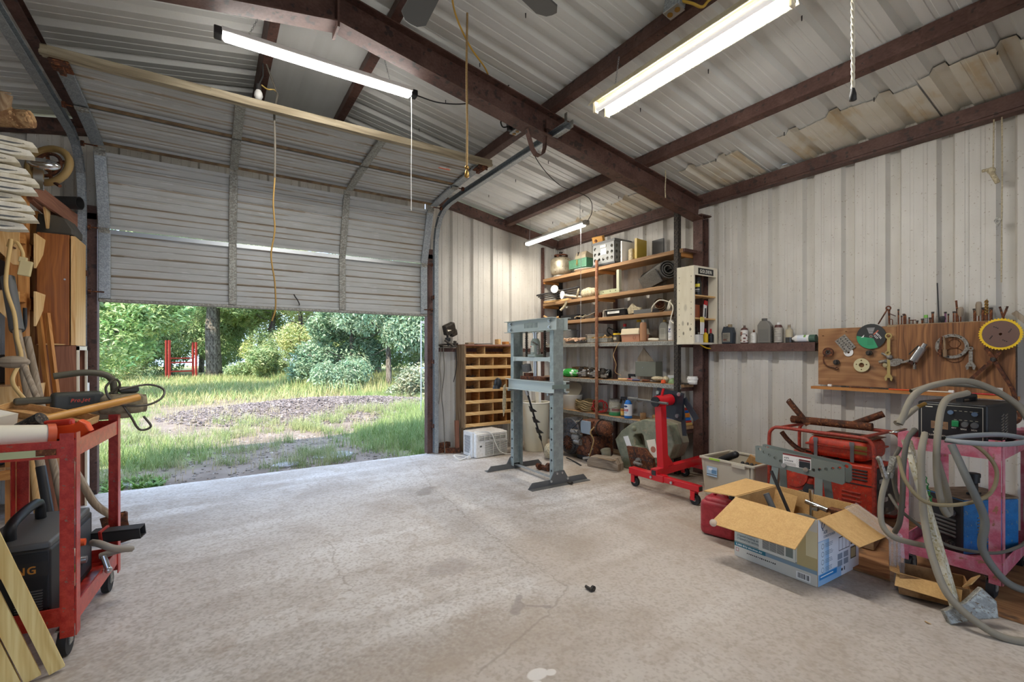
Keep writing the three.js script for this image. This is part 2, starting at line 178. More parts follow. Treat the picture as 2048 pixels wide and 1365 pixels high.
// ---------- floor ----------
{
  const f = struct('floor'); const X0 = -1.6, X1 = 4.5, Z0 = -5.66, Z1 = 0.4, W = X1 - X0, D = Z1 - Z0;
  const seg = (px, pz, a, b) => { const dx = b[0] - a[0], dz = b[1] - a[1], t = Math.max(0, Math.min(1, ((px - a[0]) * dx + (pz - a[1]) * dz) / (dx * dx + dz * dz))); return Math.hypot(px - a[0] - dx * t, pz - a[1] - dz * t); };
  const crack = [[2.02, -5.5], [1.86, -4.6], [1.72, -4.05], [1.66, -3.3], [1.62, -2.75], [1.60, -2.4], [1.62, -1.95]];
  const crack2 = [[1.62, -1.95], [1.35, -1.78], [1.05, -1.66], [0.86, -1.6]], crack3 = [[0.66, -3.3], [0.62, -2.9], [0.63, -2.5]];
  const map = tex(2048, 2048, (u, v) => {
    const x = X0 + u * W, z = Z0 + v * D; const n = fbm(u, v, 5, 5), m = fbm(u + 0.37, v + 0.11, 17, 5), g = fbm(u, v, 200, 2), f2 = fbm(u + 0.2, v, 520, 2), st = fbm(u * 0.7 + v * 0.4, v, 9, 5, 34), bl = fbm(u + 0.6, v + 0.3, 46, 4);
    let c = mixc([198, 192, 185], [171, 162, 153], ss(0.3, 0.7, n * 0.5 + m * 0.32 + bl * 0.22)); c = mixc(c, [218, 215, 211], ss(0.46, 0.72, st) * 0.55); c = mixc(c, [140, 129, 118], ss(0.5, 0.78, f2) * 0.38); c = mixc(c, [222, 219, 214], ss(0.56, 0.8, 1 - f2) * 0.22);
    c = mixc(c, [156, 141, 126], ss(0.56, 0.8, m) * 0.2 + ss(0.6, 0.8, g) * 0.3 + ss(0.6, 0.8, bl) * 0.25);
    c = mixc(c, [172, 156, 139], Math.max(ss(1.45, 1.75, x + (m - 0.5) * 0.5) * ss(-2.9, -2.3, z), ss(-2.1, -1.5, z + (m - 0.5) * 0.6)) * (0.3 + 0.2 * n));
    if (x > 2.9) c = mixc(c, [140, 118, 92], ss(2.9, 3.9, x + (m - 0.5) * 1.2) * 0.55);
    const w = (m - 0.5) * 0.12, q = (g - 0.5) * 0.05;
    let d = 9; for (const k of [crack, crack2, crack3]) for (let i = 0; i + 1 < k.length; i++) d = Math.min(d, seg(x + w * 0.4 + q, z + w * 0.3, k[i], k[i + 1]));
    c = mixc(c, [138, 126, 114], (1 - ss(0.001, 0.01, d)) * 0.4);
    let e = Math.hypot((x - 1.17) / 0.17, (z + 2.50) / 0.12) + w * 5; c = mixc(c, [150, 140, 134], (1 - ss(0.75, 1, e + (g - 0.5) * 0.5)) * 0.42);
    e = Math.min(seg(x, z, [1.24, -1.9], [1.29, -1.93]) - 0.03, seg(x, z, [1.29, -1.93], [1.40, -1.84]) - 0.006, seg(x, z, [1.27, -1.93], [1.33, -2.0]) - 0.012) + w * 0.3; c = mixc(c, [136, 126, 120], (1 - ss(0, 0.014, e + (g - 0.5) * 0.03)) * 0.55);
    e = Math.min(seg(x, z, [1.60, -4.0], [1.72, -4.08]), seg(x, z, [1.66, -4.02], [1.58, -3.95])) - 0.03 + w * 0.6; c = mixc(c, [138, 128, 118], (1 - ss(0, 0.03, e + (g - 0.5) * 0.05)) * 0.55);
    e = Math.min(seg(x, z, [0.02, -1.66], [0.16, -1.93]), seg(x, z, [-0.02, -1.5], [0.02, -1.66]) - 0.03) - 0.022 + w * 0.25; c = mixc(c, [158, 155, 156], (1 - ss(0, 0.02, e)) * 0.8);
    e = Math.min(Math.hypot((x - 1.07) / 0.05, (z + 1.48) / 0.035), Math.hypot((x - 1.12) / 0.025, (z + 1.46) / 0.02), Math.hypot((x - 1.03) / 0.03, (z + 1.44) / 0.017)) + w * 2; c = mixc(c, [226, 222, 216], (1 - ss(0.8, 1, e)) * 0.85);
    return c;
  });
  map.wrapS = map.wrapT = THREE.ClampToEdgeWrapping;
  const bump = tex(512, 512, (u, v) => grey(0.4 * fbm(u, v, 24, 4) + 0.35 * fbm(u, v, 8, 4, 20) + 0.25 * fbm(u, v, 128, 1)), [2.4, 3], false);
  const m = new THREE.MeshStandardMaterial({ map, roughness: 0.78, bumpMap: bump, bumpScale: 0.008 });
  // slab with a ragged front edge
  const pos = [], uv = [], idx = [], NX = 120; const edge = (x) => -5.53 + (x > -0.9 && x < 2.3 ? 0.05 * (fbm((x + 1) / 4, 0.3, 16, 4) - 0.5) : -0.09);
  for (let i = 0; i <= NX; i++) { const x = X0 + W * i / NX, z = edge(x); for (const [y, zz] of [[-0.16, z - 0.01], [-0.008, z], [0, z + 0.02], [0, Z1]]) { pos.push(x, y, zz); uv.push((x - X0) / W, (zz - Z0) / D); } }
  for (let i = 0; i < NX; i++) for (let j = 0; j < 3; j++) { const a = i * 4 + j, b = a + 1, c = a + 4, d = c + 1; idx.push(a, c, b, b, c, d); }
  const g = new THREE.BufferGeometry(); g.setAttribute('position', new THREE.Float32BufferAttribute(pos, 3)); g.setAttribute('uv', new THREE.Float32BufferAttribute(uv, 2)); g.setIndex(idx); g.computeVertexNormals(); g.userData.own = true;
  part(f, 'slab', g, m);
  part(f, 'slab_base', B(7.7, 0.12, 9.8, 0.65, -0.075, -0.65), mat(0x9a8f84, 0.9)); part(f, 'rear_slab', B(7.7, 0.02, 3.9, 0.65, -0.0101, 2.35), mapped(speck(0xc4bdb5, 0xa89c90, 8, 0.3, 0.7, [1, 1]), 0.8)); part(f, 'side_slab', B(1.6, 0.02, 6.0, -2.4, -0.0101, -2.6), mapped(speck(0xc4bdb5, 0xa89c90, 8, 0.3, 0.7, [1, 1]), 0.8));
}
// ---------- garage door, jambs, tracks ----------
{
  const d = struct('door_1'); const XA = -0.84, XB = 2.25, XM = (XA + XB) / 2, DW = XB - XA;
  const prof = (h) => { const p = [[0, 0.045], [0, 0], [0.028, 0]]; const n = 3, step = (h - 0.06) / n; for (let k = 0; k < n; k++) { const a = 0.03 + k * step; p.push([a + 0.012, 0.03], [a + step * 0.34, 0.03], [a + step * 0.37, 0.022], [a + step * 0.62, 0.022], [a + step * 0.65, 0.03], [a + step * 0.93, 0.03], [a + step * 0.97, 0.018]); } p.push([h - 0.028, 0], [h, 0], [h, 0.045]); return p; };
  const secs = [[[1.735, -5.44], [2.352, -5.44]], [[2.36, -5.435], [2.972, -5.235]], [[3.0, -5.14], [3.055, -4.575]], [[3.062, -4.565], [3.088, -3.955]]];
  secs.forEach(([[y0, z0], [y1, z1]], i) => {
    const h = Math.hypot(y1 - y0, z1 - z0), vy = (y1 - y0) / h, vz = (z1 - z0) / h; // room side normal
    const ny = -vz, nz = vy; const P = (u, dd, l) => [l, y0 + vy * u - ny * dd, z0 + vz * u - nz * dd];
    part(d, 'door_section', sheet(prof(h), cst(XA), cst(XB), P), M.doorpan);
    const strip = (u0, u1, dep, m, nm) => { const a = P((u0 + u1) / 2, dep, XM); const g = B(DW, u1 - u0, 0.004); tf(g, 0, 0, 0, Math.atan2(vz, vy), 0, 0); tf(g, ...a); return part(d, nm, g, m); };
    if (i === 0) strip(h - 0.036, h + 0.004, -0.004, M.bright, 'bright_seam');
    if (i > 1) strip(0.008, 0.06, -0.003, M.doorgrime, 'grime_rail');
    for (const [x, w, m] of [[XA + 0.045, 0.085, M.galv], [0.18, 0.07, M.galvdirty], [1.236, 0.07, M.galvdirty], [XB - 0.045, 0.085, M.galv]]) {
      const g = RB(w, h - 0.01, 0.022, 0.006); tf(g, 0, 0, 0, Math.atan2(vz, vy), 0, 0); tf(g, ...P(h / 2, -0.004, x)); part(d, 'stile', g, m);
      if (i < 3) { const q = P(h, -0.02, x); part(d, 'hinge', [B(w * 0.9, 0.07, 0.004, q[0], q[1], q[2], Math.atan2(vz, vy), 0, 0), CY([q[0] - w * 0.45, q[1], q[2] + 0.004], [q[0] + w * 0.45, q[1], q[2] + 0.004], 0.008), C(0.006, 0.006, 0.01, q[0], q[1] - 0.02, q[2] + 0.006, PI / 2, 0, 0)], M.galvdirty); }
      if (x < XA + 0.1 || x > XB - 0.1) { const q = P(i === 0 ? 0.06 : 0, -0.02, x), sg = x < 0 ? -1 : 1; part(d, 'roller', [CY([q[0], q[1], q[2]], [q[0] + sg * 0.1, q[1], q[2]], 0.006), CY([q[0] + sg * 0.085, q[1], q[2]], [q[0] + sg * 0.105, q[1], q[2]], 0.022)], M.rust); }
    }
  });
  part(d, 'bottom_seal', RB(DW, 0.03, 0.05, 0.01, XM, 1.725, -5.455), M.galvdirty);
  part(d, 'top_rail', [RB(DW + 0.06, 0.055, 0.07, 0.008, XM, 3.092, -3.925), B(DW + 0.06, 0.02, 0.03, XM, 3.068, -3.90)], M.doorrail);
  for (const x of [XA + 0.05, XB - 0.05]) part(d, 'top_bracket', [RB(0.1, 0.012, 0.14, 0.004, x, 3.05, -3.99), B(0.09, 0.07, 0.008, x, 3.06, -3.93), B(0.03, 0.05, 0.1, x, 3.045, -4.0)], M.rust);
  part(d, 'warning_sticker', print(0.12, 0.05, 1.93, 3.071, -4.22, PI / 2 + 0.04, 0, 0), mapped(canvas(128, 56, (c, w, h) => { c.fillStyle = '#e9e4dc'; c.fillRect(0, 0, w, h); c.fillStyle = '#d8633f'; c.fillRect(0, 24, w, 32); c.fillRect(70, 6, 40, 10); }), 0.6));
  part(d, 'scuff_mark', T([[0.735, 1.88, -5.405], [0.75, 1.85, -5.404], [0.765, 1.83, -5.404], [0.785, 1.79, -5.404], [0.79, 1.765, -5.405]], 0.006), M.dark, 'black scuff mark');
  const jamb = (x, nm) => { const j = struct(nm); part(j, 'jamb_post', [RB(0.09, 2.5, 0.1, 0.006, x, 1.25, FZ + 0.02)], M.steel); return j; };
  const sg = { trim_1: [-0.895, -1], trim_2: [2.315, 1] };
  for (const k of ['trim_1', 'trim_2']) { const [x, s] = sg[k]; const j = jamb(x - s * 0.0, k); part(j, 'liner', B(0.05, 2.5, 0.012, x + s * 0.075, 1.25, FZ + 0.075), M.galv); }
  { const h = struct('trim_3'); part(h, 'header_beam', B(3.3, 0.12, 0.1, 0.7, 2.5, FZ + 0.02), M.steel); }
  const track = (x, s, label, zEnd) => { // C shaped roller track: up the jamb, round the bend and back under the roof
    const t = thing('door_track', label, 'track', [0, 0, 0]); const path = [[0.02, -5.40], [2.5, -5.40], [2.66, -5.39], [2.8, -5.35], [2.91, -5.27], [2.985, -5.15], [3.02, -5.0], [3.03, -4.6], [3.035, zEnd]];
    const gs = []; for (let i = 0; i + 1 < path.length; i++) { const [y0, z0] = path[i], [y1, z1] = path[i + 1]; const n = [0, (z1 - z0), -(y1 - y0)], L = Math.hypot(n[1], n[2]); const ny = n[1] / L, nz = n[2] / L; const len = L + 0.008;
      for (const [dx, dn, w, h] of [[0.025 * s, 0, 0.004, 0.055], [0, 0.026, 0.05, 0.004], [0, -0.026, 0.05, 0.004]]) { const a = [x + dx, y0 - ny * dn, z0 - nz * dn], b = [x + dx, y1 - ny * dn, z1 - nz * dn]; gs.push(BAR(a, b, w, h, [0, ny, nz])); } }
    part(t, 'rail', gs, M.galv);
    for (const y of [0.35, 1.15, 1.95]) part(t, 'bracket', [B(0.05, 0.05, 0.11, x, y, -5.46), C(0.008, 0.008, 0.02, x, y, -5.39, PI / 2, 0, 0)], M.rust);
    return t; };
  const tr = track(2.345, 1, 'galvanized curved door track on the jamb beside the pigeonhole cabinet', -2.84); track(-0.935, -1, 'galvanized curved door track on the jamb beside the brown cabinet', -2.2);
  part(tr, 'hanger', [B(0.006, 0.06, 0.1, 2.376, 3.05, -2.86), B(0.006, 0.14, 0.03, 2.376, 3.1, -2.9)], M.galvdirty);
  // hook of flat bar hanging from the rafter
  const hk = []; const hp = [[2.283, 3.08], [2.278, 2.93], [2.262, 2.875], [2.225, 2.845], [2.185, 2.85], [2.155, 2.885], [2.1, 3.03]]; for (let i = 0; i + 1 < hp.length; i++) hk.push(BAR([...hp[i], -3.05], [...hp[i + 1], -3.05], 0.007, 0.05, [0, 0, 1]));
  hk.push(B(0.06, 0.07, 0.012, 2.283, 3.09, -3.0));
  one('flat_bar_hook', 'brown hook bent from flat bar hanging under the roof rafter', 'hook', hk, M.steel);
}
// ---------- lamps ----------
function lampLight(t, w, l, y, power, color) { const q = new THREE.RectAreaLight(color, power, w, l); q.position.set(0, y, 0); q.rotation.x = -PI / 2; q.name = 'lamp_light'; t.add(q); }
const lit = (c, i) => new THREE.MeshStandardMaterial({ color: 0xffffff, emissive: c, emissiveIntensity: i, roughness: 0.4 });
const linkG = (() => { const g = new THREE.TorusGeometry(0.007, 0.0014, 5, 12); g.scale(0.7, 1.4, 1); return metric(g); })();
function chain(t, a, b) { const A = V(a), D = V(b).sub(A), n = Math.max(2, Math.round(D.length() / 0.016)); for (let i = 0; i <= n; i++) { const p = A.clone().addScaledVector(D, i / n); const o = share(t, 'chain_link', linkG, M.bright, p.x, p.y, p.z); o.quaternion.setFromUnitVectors(new THREE.Vector3(0, 1, 0), D.clone().normalize()); o.rotateY((i % 2) * PI / 2); } }
{ // LED strip in front of the door, lengthwise along x
  const t = thing('led_shop_light', 'slim lit shop light hanging on chains in front of the raised door', 'light', [0.65, 3.17, -3.32]);
  part(t, 'housing', RB(1.2, 0.03, 0.075, 0.006, 0, 0.028, 0), M.white); part(t, 'end_cap', RB(0.045, 0.05, 0.075, 0.006, -0.615, 0.012, 0), M.dark); part(t, 'end_cap', RB(0.05, 0.05, 0.06, 0.008, 0.615, 0.012, 0), M.black);
  part(t, 'diffuser', RB(1.18, 0.034, 0.06, 0.014, 0, -0.004, 0), lit(new THREE.Color(1, 0.965, 0.92), 36));
  const q = new THREE.RectAreaLight(new THREE.Color(1, 0.965, 0.92), LAMP.door, 1.16, 0.055); q.position.set(0, -0.024, 0); q.rotation.x = -PI / 2; q.name = 'lamp_light'; t.add(q);
  chain(t, [-0.46, 0.045, 0], [-0.33, 0.36, -0.02]); chain(t, [0.44, 0.045, 0], [0.35, 0.36, 0]);
  part(t, 'pull_cord', T([[0.595, -0.02, 0.01], [0.597, -0.3, 0.01], [0.594, -0.6, 0.01], [0.595, -0.86, 0.01]], 0.0022), M.white);
  part(t, 'power_cord', T([[0.64, 0.01, 0], [0.8, -0.02, 0.05], [1.0, -0.0, 0.12], [1.2, 0.09, 0.2], [1.28, 0.15, 0.28]], 0.005), M.cord);
}
{ // two-tube fluorescent fitting along z
  const t = thing('tube_light', 'aged twin tube fluorescent light with one lit tube hanging under a purlin', 'light', [2.22, 2.9, -1.73]);
  const hp = []; hp.push(EX([[-0.115, 0.0], [-0.075, 0.055], [-0.035, 0.055], [0, 0.03], [0.035, 0.055], [0.075, 0.055], [0.115, 0.0], [0.108, 0.0], [0.075, 0.047], [0.04, 0.047], [0, 0.02], [-0.04, 0.047], [-0.075, 0.047], [-0.108, 0]].map(([a, b]) => [a, b + 0.0]), 1.22, [], 0, 0, -0.61));
  part(t, 'reflector', hp, mapped(speck(0xd9cfae, 0xcabf9c, 6, 0.3, 0.7, [3, 3]), 0.5)); part(t, 'ballast_cover', RB(0.07, 0.04, 1.2, 0.006, 0, 0.06, 0), mat(0xcfc39f, 0.5));
  part(t, 'tube', C(0.019, 0.019, 1.17, -0.05, -0.012, 0, PI / 2, 0, 0), lit(new THREE.Color(1, 0.96, 0.92), 0.35), 'dim fluorescent tube');
  part(t, 'tube', C(0.019, 0.019, 1.17, 0.055, -0.012, 0, PI / 2, 0, 0), lit(new THREE.Color(1, 0.98, 0.96), 60), 'brightly lit fluorescent tube');
  for (const z of [-0.605, 0.605]) for (const x of [-0.05, 0.055]) part(t, 'lamp_socket', [RB(0.035, 0.075, 0.018, 0.005, x, 0.002, z), C(0.012, 0.012, 0.012, x, -0.012, z * 1.012, PI / 2, 0, 0)], M.cream);
  for (const [x, z] of [[0, -0.48], [0, 0.48]]) chain(t, [x, 0.08, z], [x + 0.04, 0.3, z]);
  const q = new THREE.RectAreaLight(new THREE.Color(1, 0.98, 0.96), LAMP.tubes, 0.05, 1.16); q.position.set(0.055, -0.034, 0); q.rotation.x = -PI / 2; q.name = 'lamp_light'; t.add(q);
}
{ // LED strip above the shelves along z
  const t = thing('led_shop_light', 'slim lit shop light hanging on thin chains above the shelves', 'light', [3.57, 2.72, -4.6]);
  part(t, 'housing', RB(0.065, 0.025, 1.16, 0.006, 0, 0.026, 0), M.white); part(t, 'end_cap', RB(0.07, 0.05, 0.05, 0.008, 0, 0.016, 0.6), mat(0x8c857a, 0.5)); part(t, 'end_cap', RB(0.06, 0.045, 0.035, 0.008, 0, 0.014, -0.595), mat(0x8c857a, 0.5));
  part(t, 'diffuser', RB(0.055, 0.03, 1.15, 0.013, 0, -0.002, 0), lit(new THREE.Color(1, 0.965, 0.92), 36));
  const q = new THREE.RectAreaLight(new THREE.Color(1, 0.93, 0.82), LAMP.shelf, 0.05, 1.13); q.position.set(0, -0.021, 0); q.rotation.x = -PI / 2; q.name = 'lamp_light'; t.add(q);
  chain(t, [0, 0.04, -0.52], [0, 0.3, -0.5]); chain(t, [0, 0.04, 0.5], [0, 0.3, 0.5]);
  part(t, 'pull_cord', T([[0.01, -0.015, 0.5], [0.011, -0.5, 0.5], [0.01, -0.98, 0.5], [0.01, -1.32, 0.5]], 0.0022), M.white); part(t, 'cord_knob', LA([[0, 0], [0.008, 0.002], [0.009, 0.014], [0.003, 0.024]], 0.01, -1.34, 0.5), M.dark);
  part(t, 'power_cord', T([[0, 0.02, 0.62], [0.0, 0.12, 0.7], [-0.15, 0.22, 0.8], [-0.5, 0.3, 0.75], [-0.9, 0.42, 0.9], [-1.15, 0.55, 1.1]], 0.004), M.cord);
}
// ---------- outdoors ----------
const bump2 = (x, z, cx, cz, rx, rz) => Math.exp(-(((x - cx) / rx) ** 2 + ((z - cz) / rz) ** 2));
const groundY = (x, z) => -0.09 + 0.05 * (fbm((x + 40) / 80, (z + 80) / 80, 48, 3) - 0.5) + 0.28 * bump2(x, z, 2.4, -11.6, 2.9, 1.7) + (z > -6.1 ? 0 : 0.03 * (fbm((x + 40) / 80, (z + 80) / 80, 160, 2) - 0.5)) + (z > 0 ? -0.03 : 0);
const lush = (x, z) => { const n = fbm((x + 40) / 80, (z + 80) / 80, 34, 3); return Math.min(1, 0.1 + 0.95 * bump2(x, z, -0.6, -7.3, 1.2, 1.2) + 0.8 * bump2(x, z, 2.9, -7.4, 1.0, 1.5) + 0.7 * bump2(x, z, 4.6, -10.5, 2.2, 3) + 0.55 * bump2(x, z, -2.2, -11, 2, 3) + ss(-15, -19, z) * 0.6 + (n - 0.5) * 1.5 - 1.3 * bump2(x, z, 2.4, -11.6, 2.7, 1.5)); };
{
  const N = 150, pos = [], uv = [], idx = [], X0 = -34, X1 = 46, Z0 = -62, Z1 = -5.5; const bend = (t) => t * t * 0.75 + t * 0.25;
  for (let j = 0; j <= N; j++) for (let i = 0; i <= N; i++) { const s = i / N * 2 - 1, x = 1 + Math.sign(s) * bend(Math.abs(s)) * 40, z = Z1 + (Z0 - Z1) * bend(j / N); pos.push(x, groundY(x, z), z); uv.push((x - X0) / 80, (z - Z0) / 80); }
  for (let j = 0; j < N; j++) for (let i = 0; i < N; i++) { const a = j * (N + 1) + i, b = a + 1, c = a + N + 1, d = c + 1; idx.push(a, b, c, b, d, c); }
  const g = new THREE.BufferGeometry(); g.setAttribute('position', new THREE.Float32BufferAttribute(pos, 3)); g.setAttribute('uv', new THREE.Float32BufferAttribute(uv, 2)); g.setIndex(idx); g.computeVertexNormals(); g.userData.own = true;
  const map = tex(1024, 1024, (u, v) => { const x = X0 + u * 80, z = Z0 + v * 80; const n = fbm(u, v, 400, 2), m = fbm(u, v, 90, 3); let c = mixc([150, 136, 124], [96, 82, 70], n * 0.8 + m * 0.3); const l = lush(x, z) + (n - 0.5) * 0.5; c = mixc(c, mixc([148, 148, 92], [92, 116, 58], m), ss(0.3, 0.65, l)); if (z < -15.5) c = mixc(c, mixc([196, 186, 128], [132, 140, 76], ss(0.35, 0.6, fbm(u, v, 24, 3))), ss(-15.5, -17.5, z) * 0.85); return mixc(c, mixc([104, 93, 88], [68, 60, 57], n), bump2(x, z, 2.4, -11.6, 2.6, 1.5)); });
  const o = struct('ground'); part(o, 'soil', g, new THREE.MeshStandardMaterial({ map, roughness: 0.95 }));
  part(o, 'rear_yard', B(30, 0.1, 20, 0, -0.14, 14.3), mat(0xc2bbae, 0.95));
}
// grass, weeds and wood chips that nobody could count
function stuff(name, label, category, g, m, list) { const o = new THREE.InstancedMesh(geo(g), m, list.length); const q = new THREE.Object3D(), c = new THREE.Color(); list.forEach((a, i) => { q.position.set(a[0], a[1], a[2]); q.rotation.set(a[3], a[4], a[5]); q.scale.set(a[6], a[7], a[6]); q.updateMatrix(); o.setMatrixAt(i, q.matrix); o.setColorAt(i, c.setRGB(a[8], a[9], a[10])); }); o.name = numbered(name); o.userData = { label, category, kind: 'stuff' }; o.castShadow = o.receiveShadow = true; scene.add(o); return o; }
function blade(h, w, lean, a, x, z) { const p = []; const n = 3, q = (t) => { const c = Math.cos(a), s = Math.sin(a), b = lean * t * t; return [[x + c * b - s * w * (1 - t) * 0.5, h * t * (1 - 0.25 * t * lean / h), z + s * b + c * w * (1 - t) * 0.5], [x + c * b + s * w * (1 - t) * 0.5, h * t * (1 - 0.25 * t * lean / h), z + s * b - c * w * (1 - t) * 0.5]]; }; for (let i = 0; i < n; i++) { const [l0, r0] = q(i / n), [l1, r1] = q((i + 1) / n); p.push(...l0, ...r0, ...r1, ...l0, ...r1, ...l1); } const g = new THREE.BufferGeometry(); g.setAttribute('position', new THREE.Float32BufferAttribute(p, 3)); g.computeVertexNormals(); return g; }
{
  const tuft = (n, h, w, l, sp) => geo(Array.from({ length: n }, () => blade(h * rr(0.5, 1.1), w, l * rr(0.3, 1.2), rr(0, 6.28), rr(-sp, sp), rr(-sp, sp))));
  const leafM = new THREE.MeshPhysicalMaterial({ roughness: 0.8, transmission: 0.25, thickness: 0, color: 0xffffff });
  const lushL = [], dryL = [], wideL = [], farL = [];
  for (let i = 0; i < 9000; i++) { const x = rr(-3.4, 6.5), z = rr(-5.75, -15); const l = lush(x, z); if (l < 0.22 + 0.5 * rnd()) continue; const s = rr(0.6, 1.25) * (0.6 + 0.6 * Math.min(1, l)); const t = rnd(); lushL.push([x, groundY(x, z) - 0.01, z, rr(-0.15, 0.15), rr(0, 6.3), rr(-0.15, 0.15), s, s * rr(0.7, 1.2), 0.16 + 0.14 * t, 0.26 + 0.12 * t, 0.07 + 0.06 * t]); }
  for (let k = 0; k < 90; k++) { const cx = rr(-2.2, 5.2), cz = rr(-6.0, -10.2), R = rr(0.1, 0.34), n = Math.round(R * 90); for (let i = 0; i < n; i++) { const x = cx + rr(-R, R), z = cz + rr(-R, R), t = rnd(), s = rr(0.45, 0.95); lushL.push([x, groundY(x, z) - 0.01, z, rr(-0.2, 0.2), rr(0, 6.3), rr(-0.2, 0.2), s, s * rr(0.6, 1.1), 0.2 + 0.18 * t, 0.28 + 0.12 * t, 0.1 + 0.08 * t]); } }
  for (let i = 0; i < 5200; i++) { const x = rr(-3.5, 8), z = rr(-6, -17); if (rnd() > 0.5 || bump2(x, z, 2.4, -11.6, 2.2, 1.1) > 0.4) continue; const t = rnd(); dryL.push([x, groundY(x, z) - 0.01, z, rr(-0.2, 0.2), rr(0, 6.3), rr(-0.2, 0.2), rr(0.5, 1), rr(0.5, 1.1), 0.36 + 0.2 * t, 0.32 + 0.17 * t, 0.19 + 0.1 * t]); }
  for (let i = 0; i < 9000; i++) { const x = rr(-12, 14), z = rr(-14.5, -30); if (z > -17 && rnd() > 0.6) continue; const t = rnd(), y = rnd() < 0.55; const s = rr(0.7, 1.5); farL.push([x, groundY(x, z) - 0.02, z, rr(-0.2, 0.2), rr(0, 6.3), rr(-0.2, 0.2), s * 1.3, s * (x > 2.5 ? 1.3 : 0.75), y ? 0.36 + 0.18 * t : 0.16 + 0.1 * t, y ? 0.36 + 0.14 * t : 0.24 + 0.12 * t, y ? 0.16 + 0.06 * t : 0.07 + 0.05 * t]); }
  stuff('lush_grass', 'lush green grass clumps growing beside the slab edge outdoors', 'grass', tuft(16, 0.3, 0.008, 0.16, 0.07), leafM, lushL);
  stuff('dry_grass', 'pale dry grass wisps scattered over the bare dirt outdoors', 'grass', tuft(9, 0.22, 0.005, 0.1, 0.06), leafM, dryL);
  stuff('meadow_grass', 'yellow green meadow grass at the foot of the far trees', 'grass', tuft(12, 0.34, 0.016, 0.16, 0.16), leafM, farL);
  for (let i = 0; i < 40; i++) { const x = -0.95 + rr(-0.3, 0.55), z = -5.85 + rr(-0.35, 0.12); const t = rnd(); wideL.push([x, groundY(x, z), z, rr(-0.3, 0.3), rr(0, 6.3), rr(-0.3, 0.3), rr(0.6, 1.1), rr(0.5, 0.9), 0.12 + 0.1 * t, 0.25 + 0.14 * t, 0.06]); }
  stuff('broad_weed', 'broad leaved green weed sprouting at the corner of the slab', 'weed', tuft(9, 0.14, 0.05, 0.12, 0.03), leafM, wideL);
  const chips = [], chipG = geo([B(0.07, 0.012, 0.028), B(0.03, 0.01, 0.05, 0.03, 0.006, 0.02)]);
  for (let i = 0; i < 8000; i++) { const a = rr(0, 6.28), r = Math.sqrt(rnd()), x = 2.4 + Math.cos(a) * r * 3.3, z = -11.4 + Math.sin(a) * r * 2.3; const t = rnd() * rnd(); chips.push([x, groundY(x, z) + 0.005, z, rr(-0.5, 0.5), rr(0, 6.3), rr(-0.5, 0.5), rr(0.35, 1.0), rr(0.5, 1.3), 0.12 + 0.26 * t, 0.1 + 0.22 * t, 0.095 + 0.2 * t]); }
  for (let i = 0; i < 3000; i++) { const x = rr(-1.5, 3.8), z = rr(-5.75, -10); const t = rnd() * rnd(); chips.push([x, groundY(x, z), z, rr(-0.3, 0.3), rr(0, 6.3), rr(-0.3, 0.3), rr(0.2, 0.6), rr(0.3, 0.8), 0.14 + 0.4 * t, 0.12 + 0.36 * t, 0.1 + 0.33 * t]); }
  stuff('wood_chips', 'grey brown wood chips heaped over the bare yard', 'mulch', chipG, mat(0xffffff, 0.95), chips);
}
// trees: trunk and branches, and a crown of leaf sprigs
const sprigs = [0, 1, 2].map(() => geo(Array.from({ length: 9 }, () => { const l = rr(0.08, 0.15), g = new THREE.BufferGeometry(); g.setAttribute('position', new THREE.Float32BufferAttribute([0, 0, 0, l * 0.5, 0.012, l * 0.22, l, -0.01, 0, 0, 0, 0, l, -0.01, 0, l * 0.5, 0.012, -l * 0.22], 3)); g.computeVertexNormals(); return tf(g, rr(-0.12, 0.12), rr(-0.1, 0.1), rr(-0.12, 0.12), rr(-0.9, 0.9), rr(0, 6.28), rr(-0.7, 0.7)); })));
const foliage = new THREE.MeshPhysicalMaterial({ roughness: 0.6, transmission: 0.3, thickness: 0, color: 0xffffff });
const barkM = mapped(speck(0x7d766c, 0x4a423a, 10, 0.3, 0.7, [3, 1]), 0.95, 0, { bumpMap: grain, bumpScale: 0.01 });
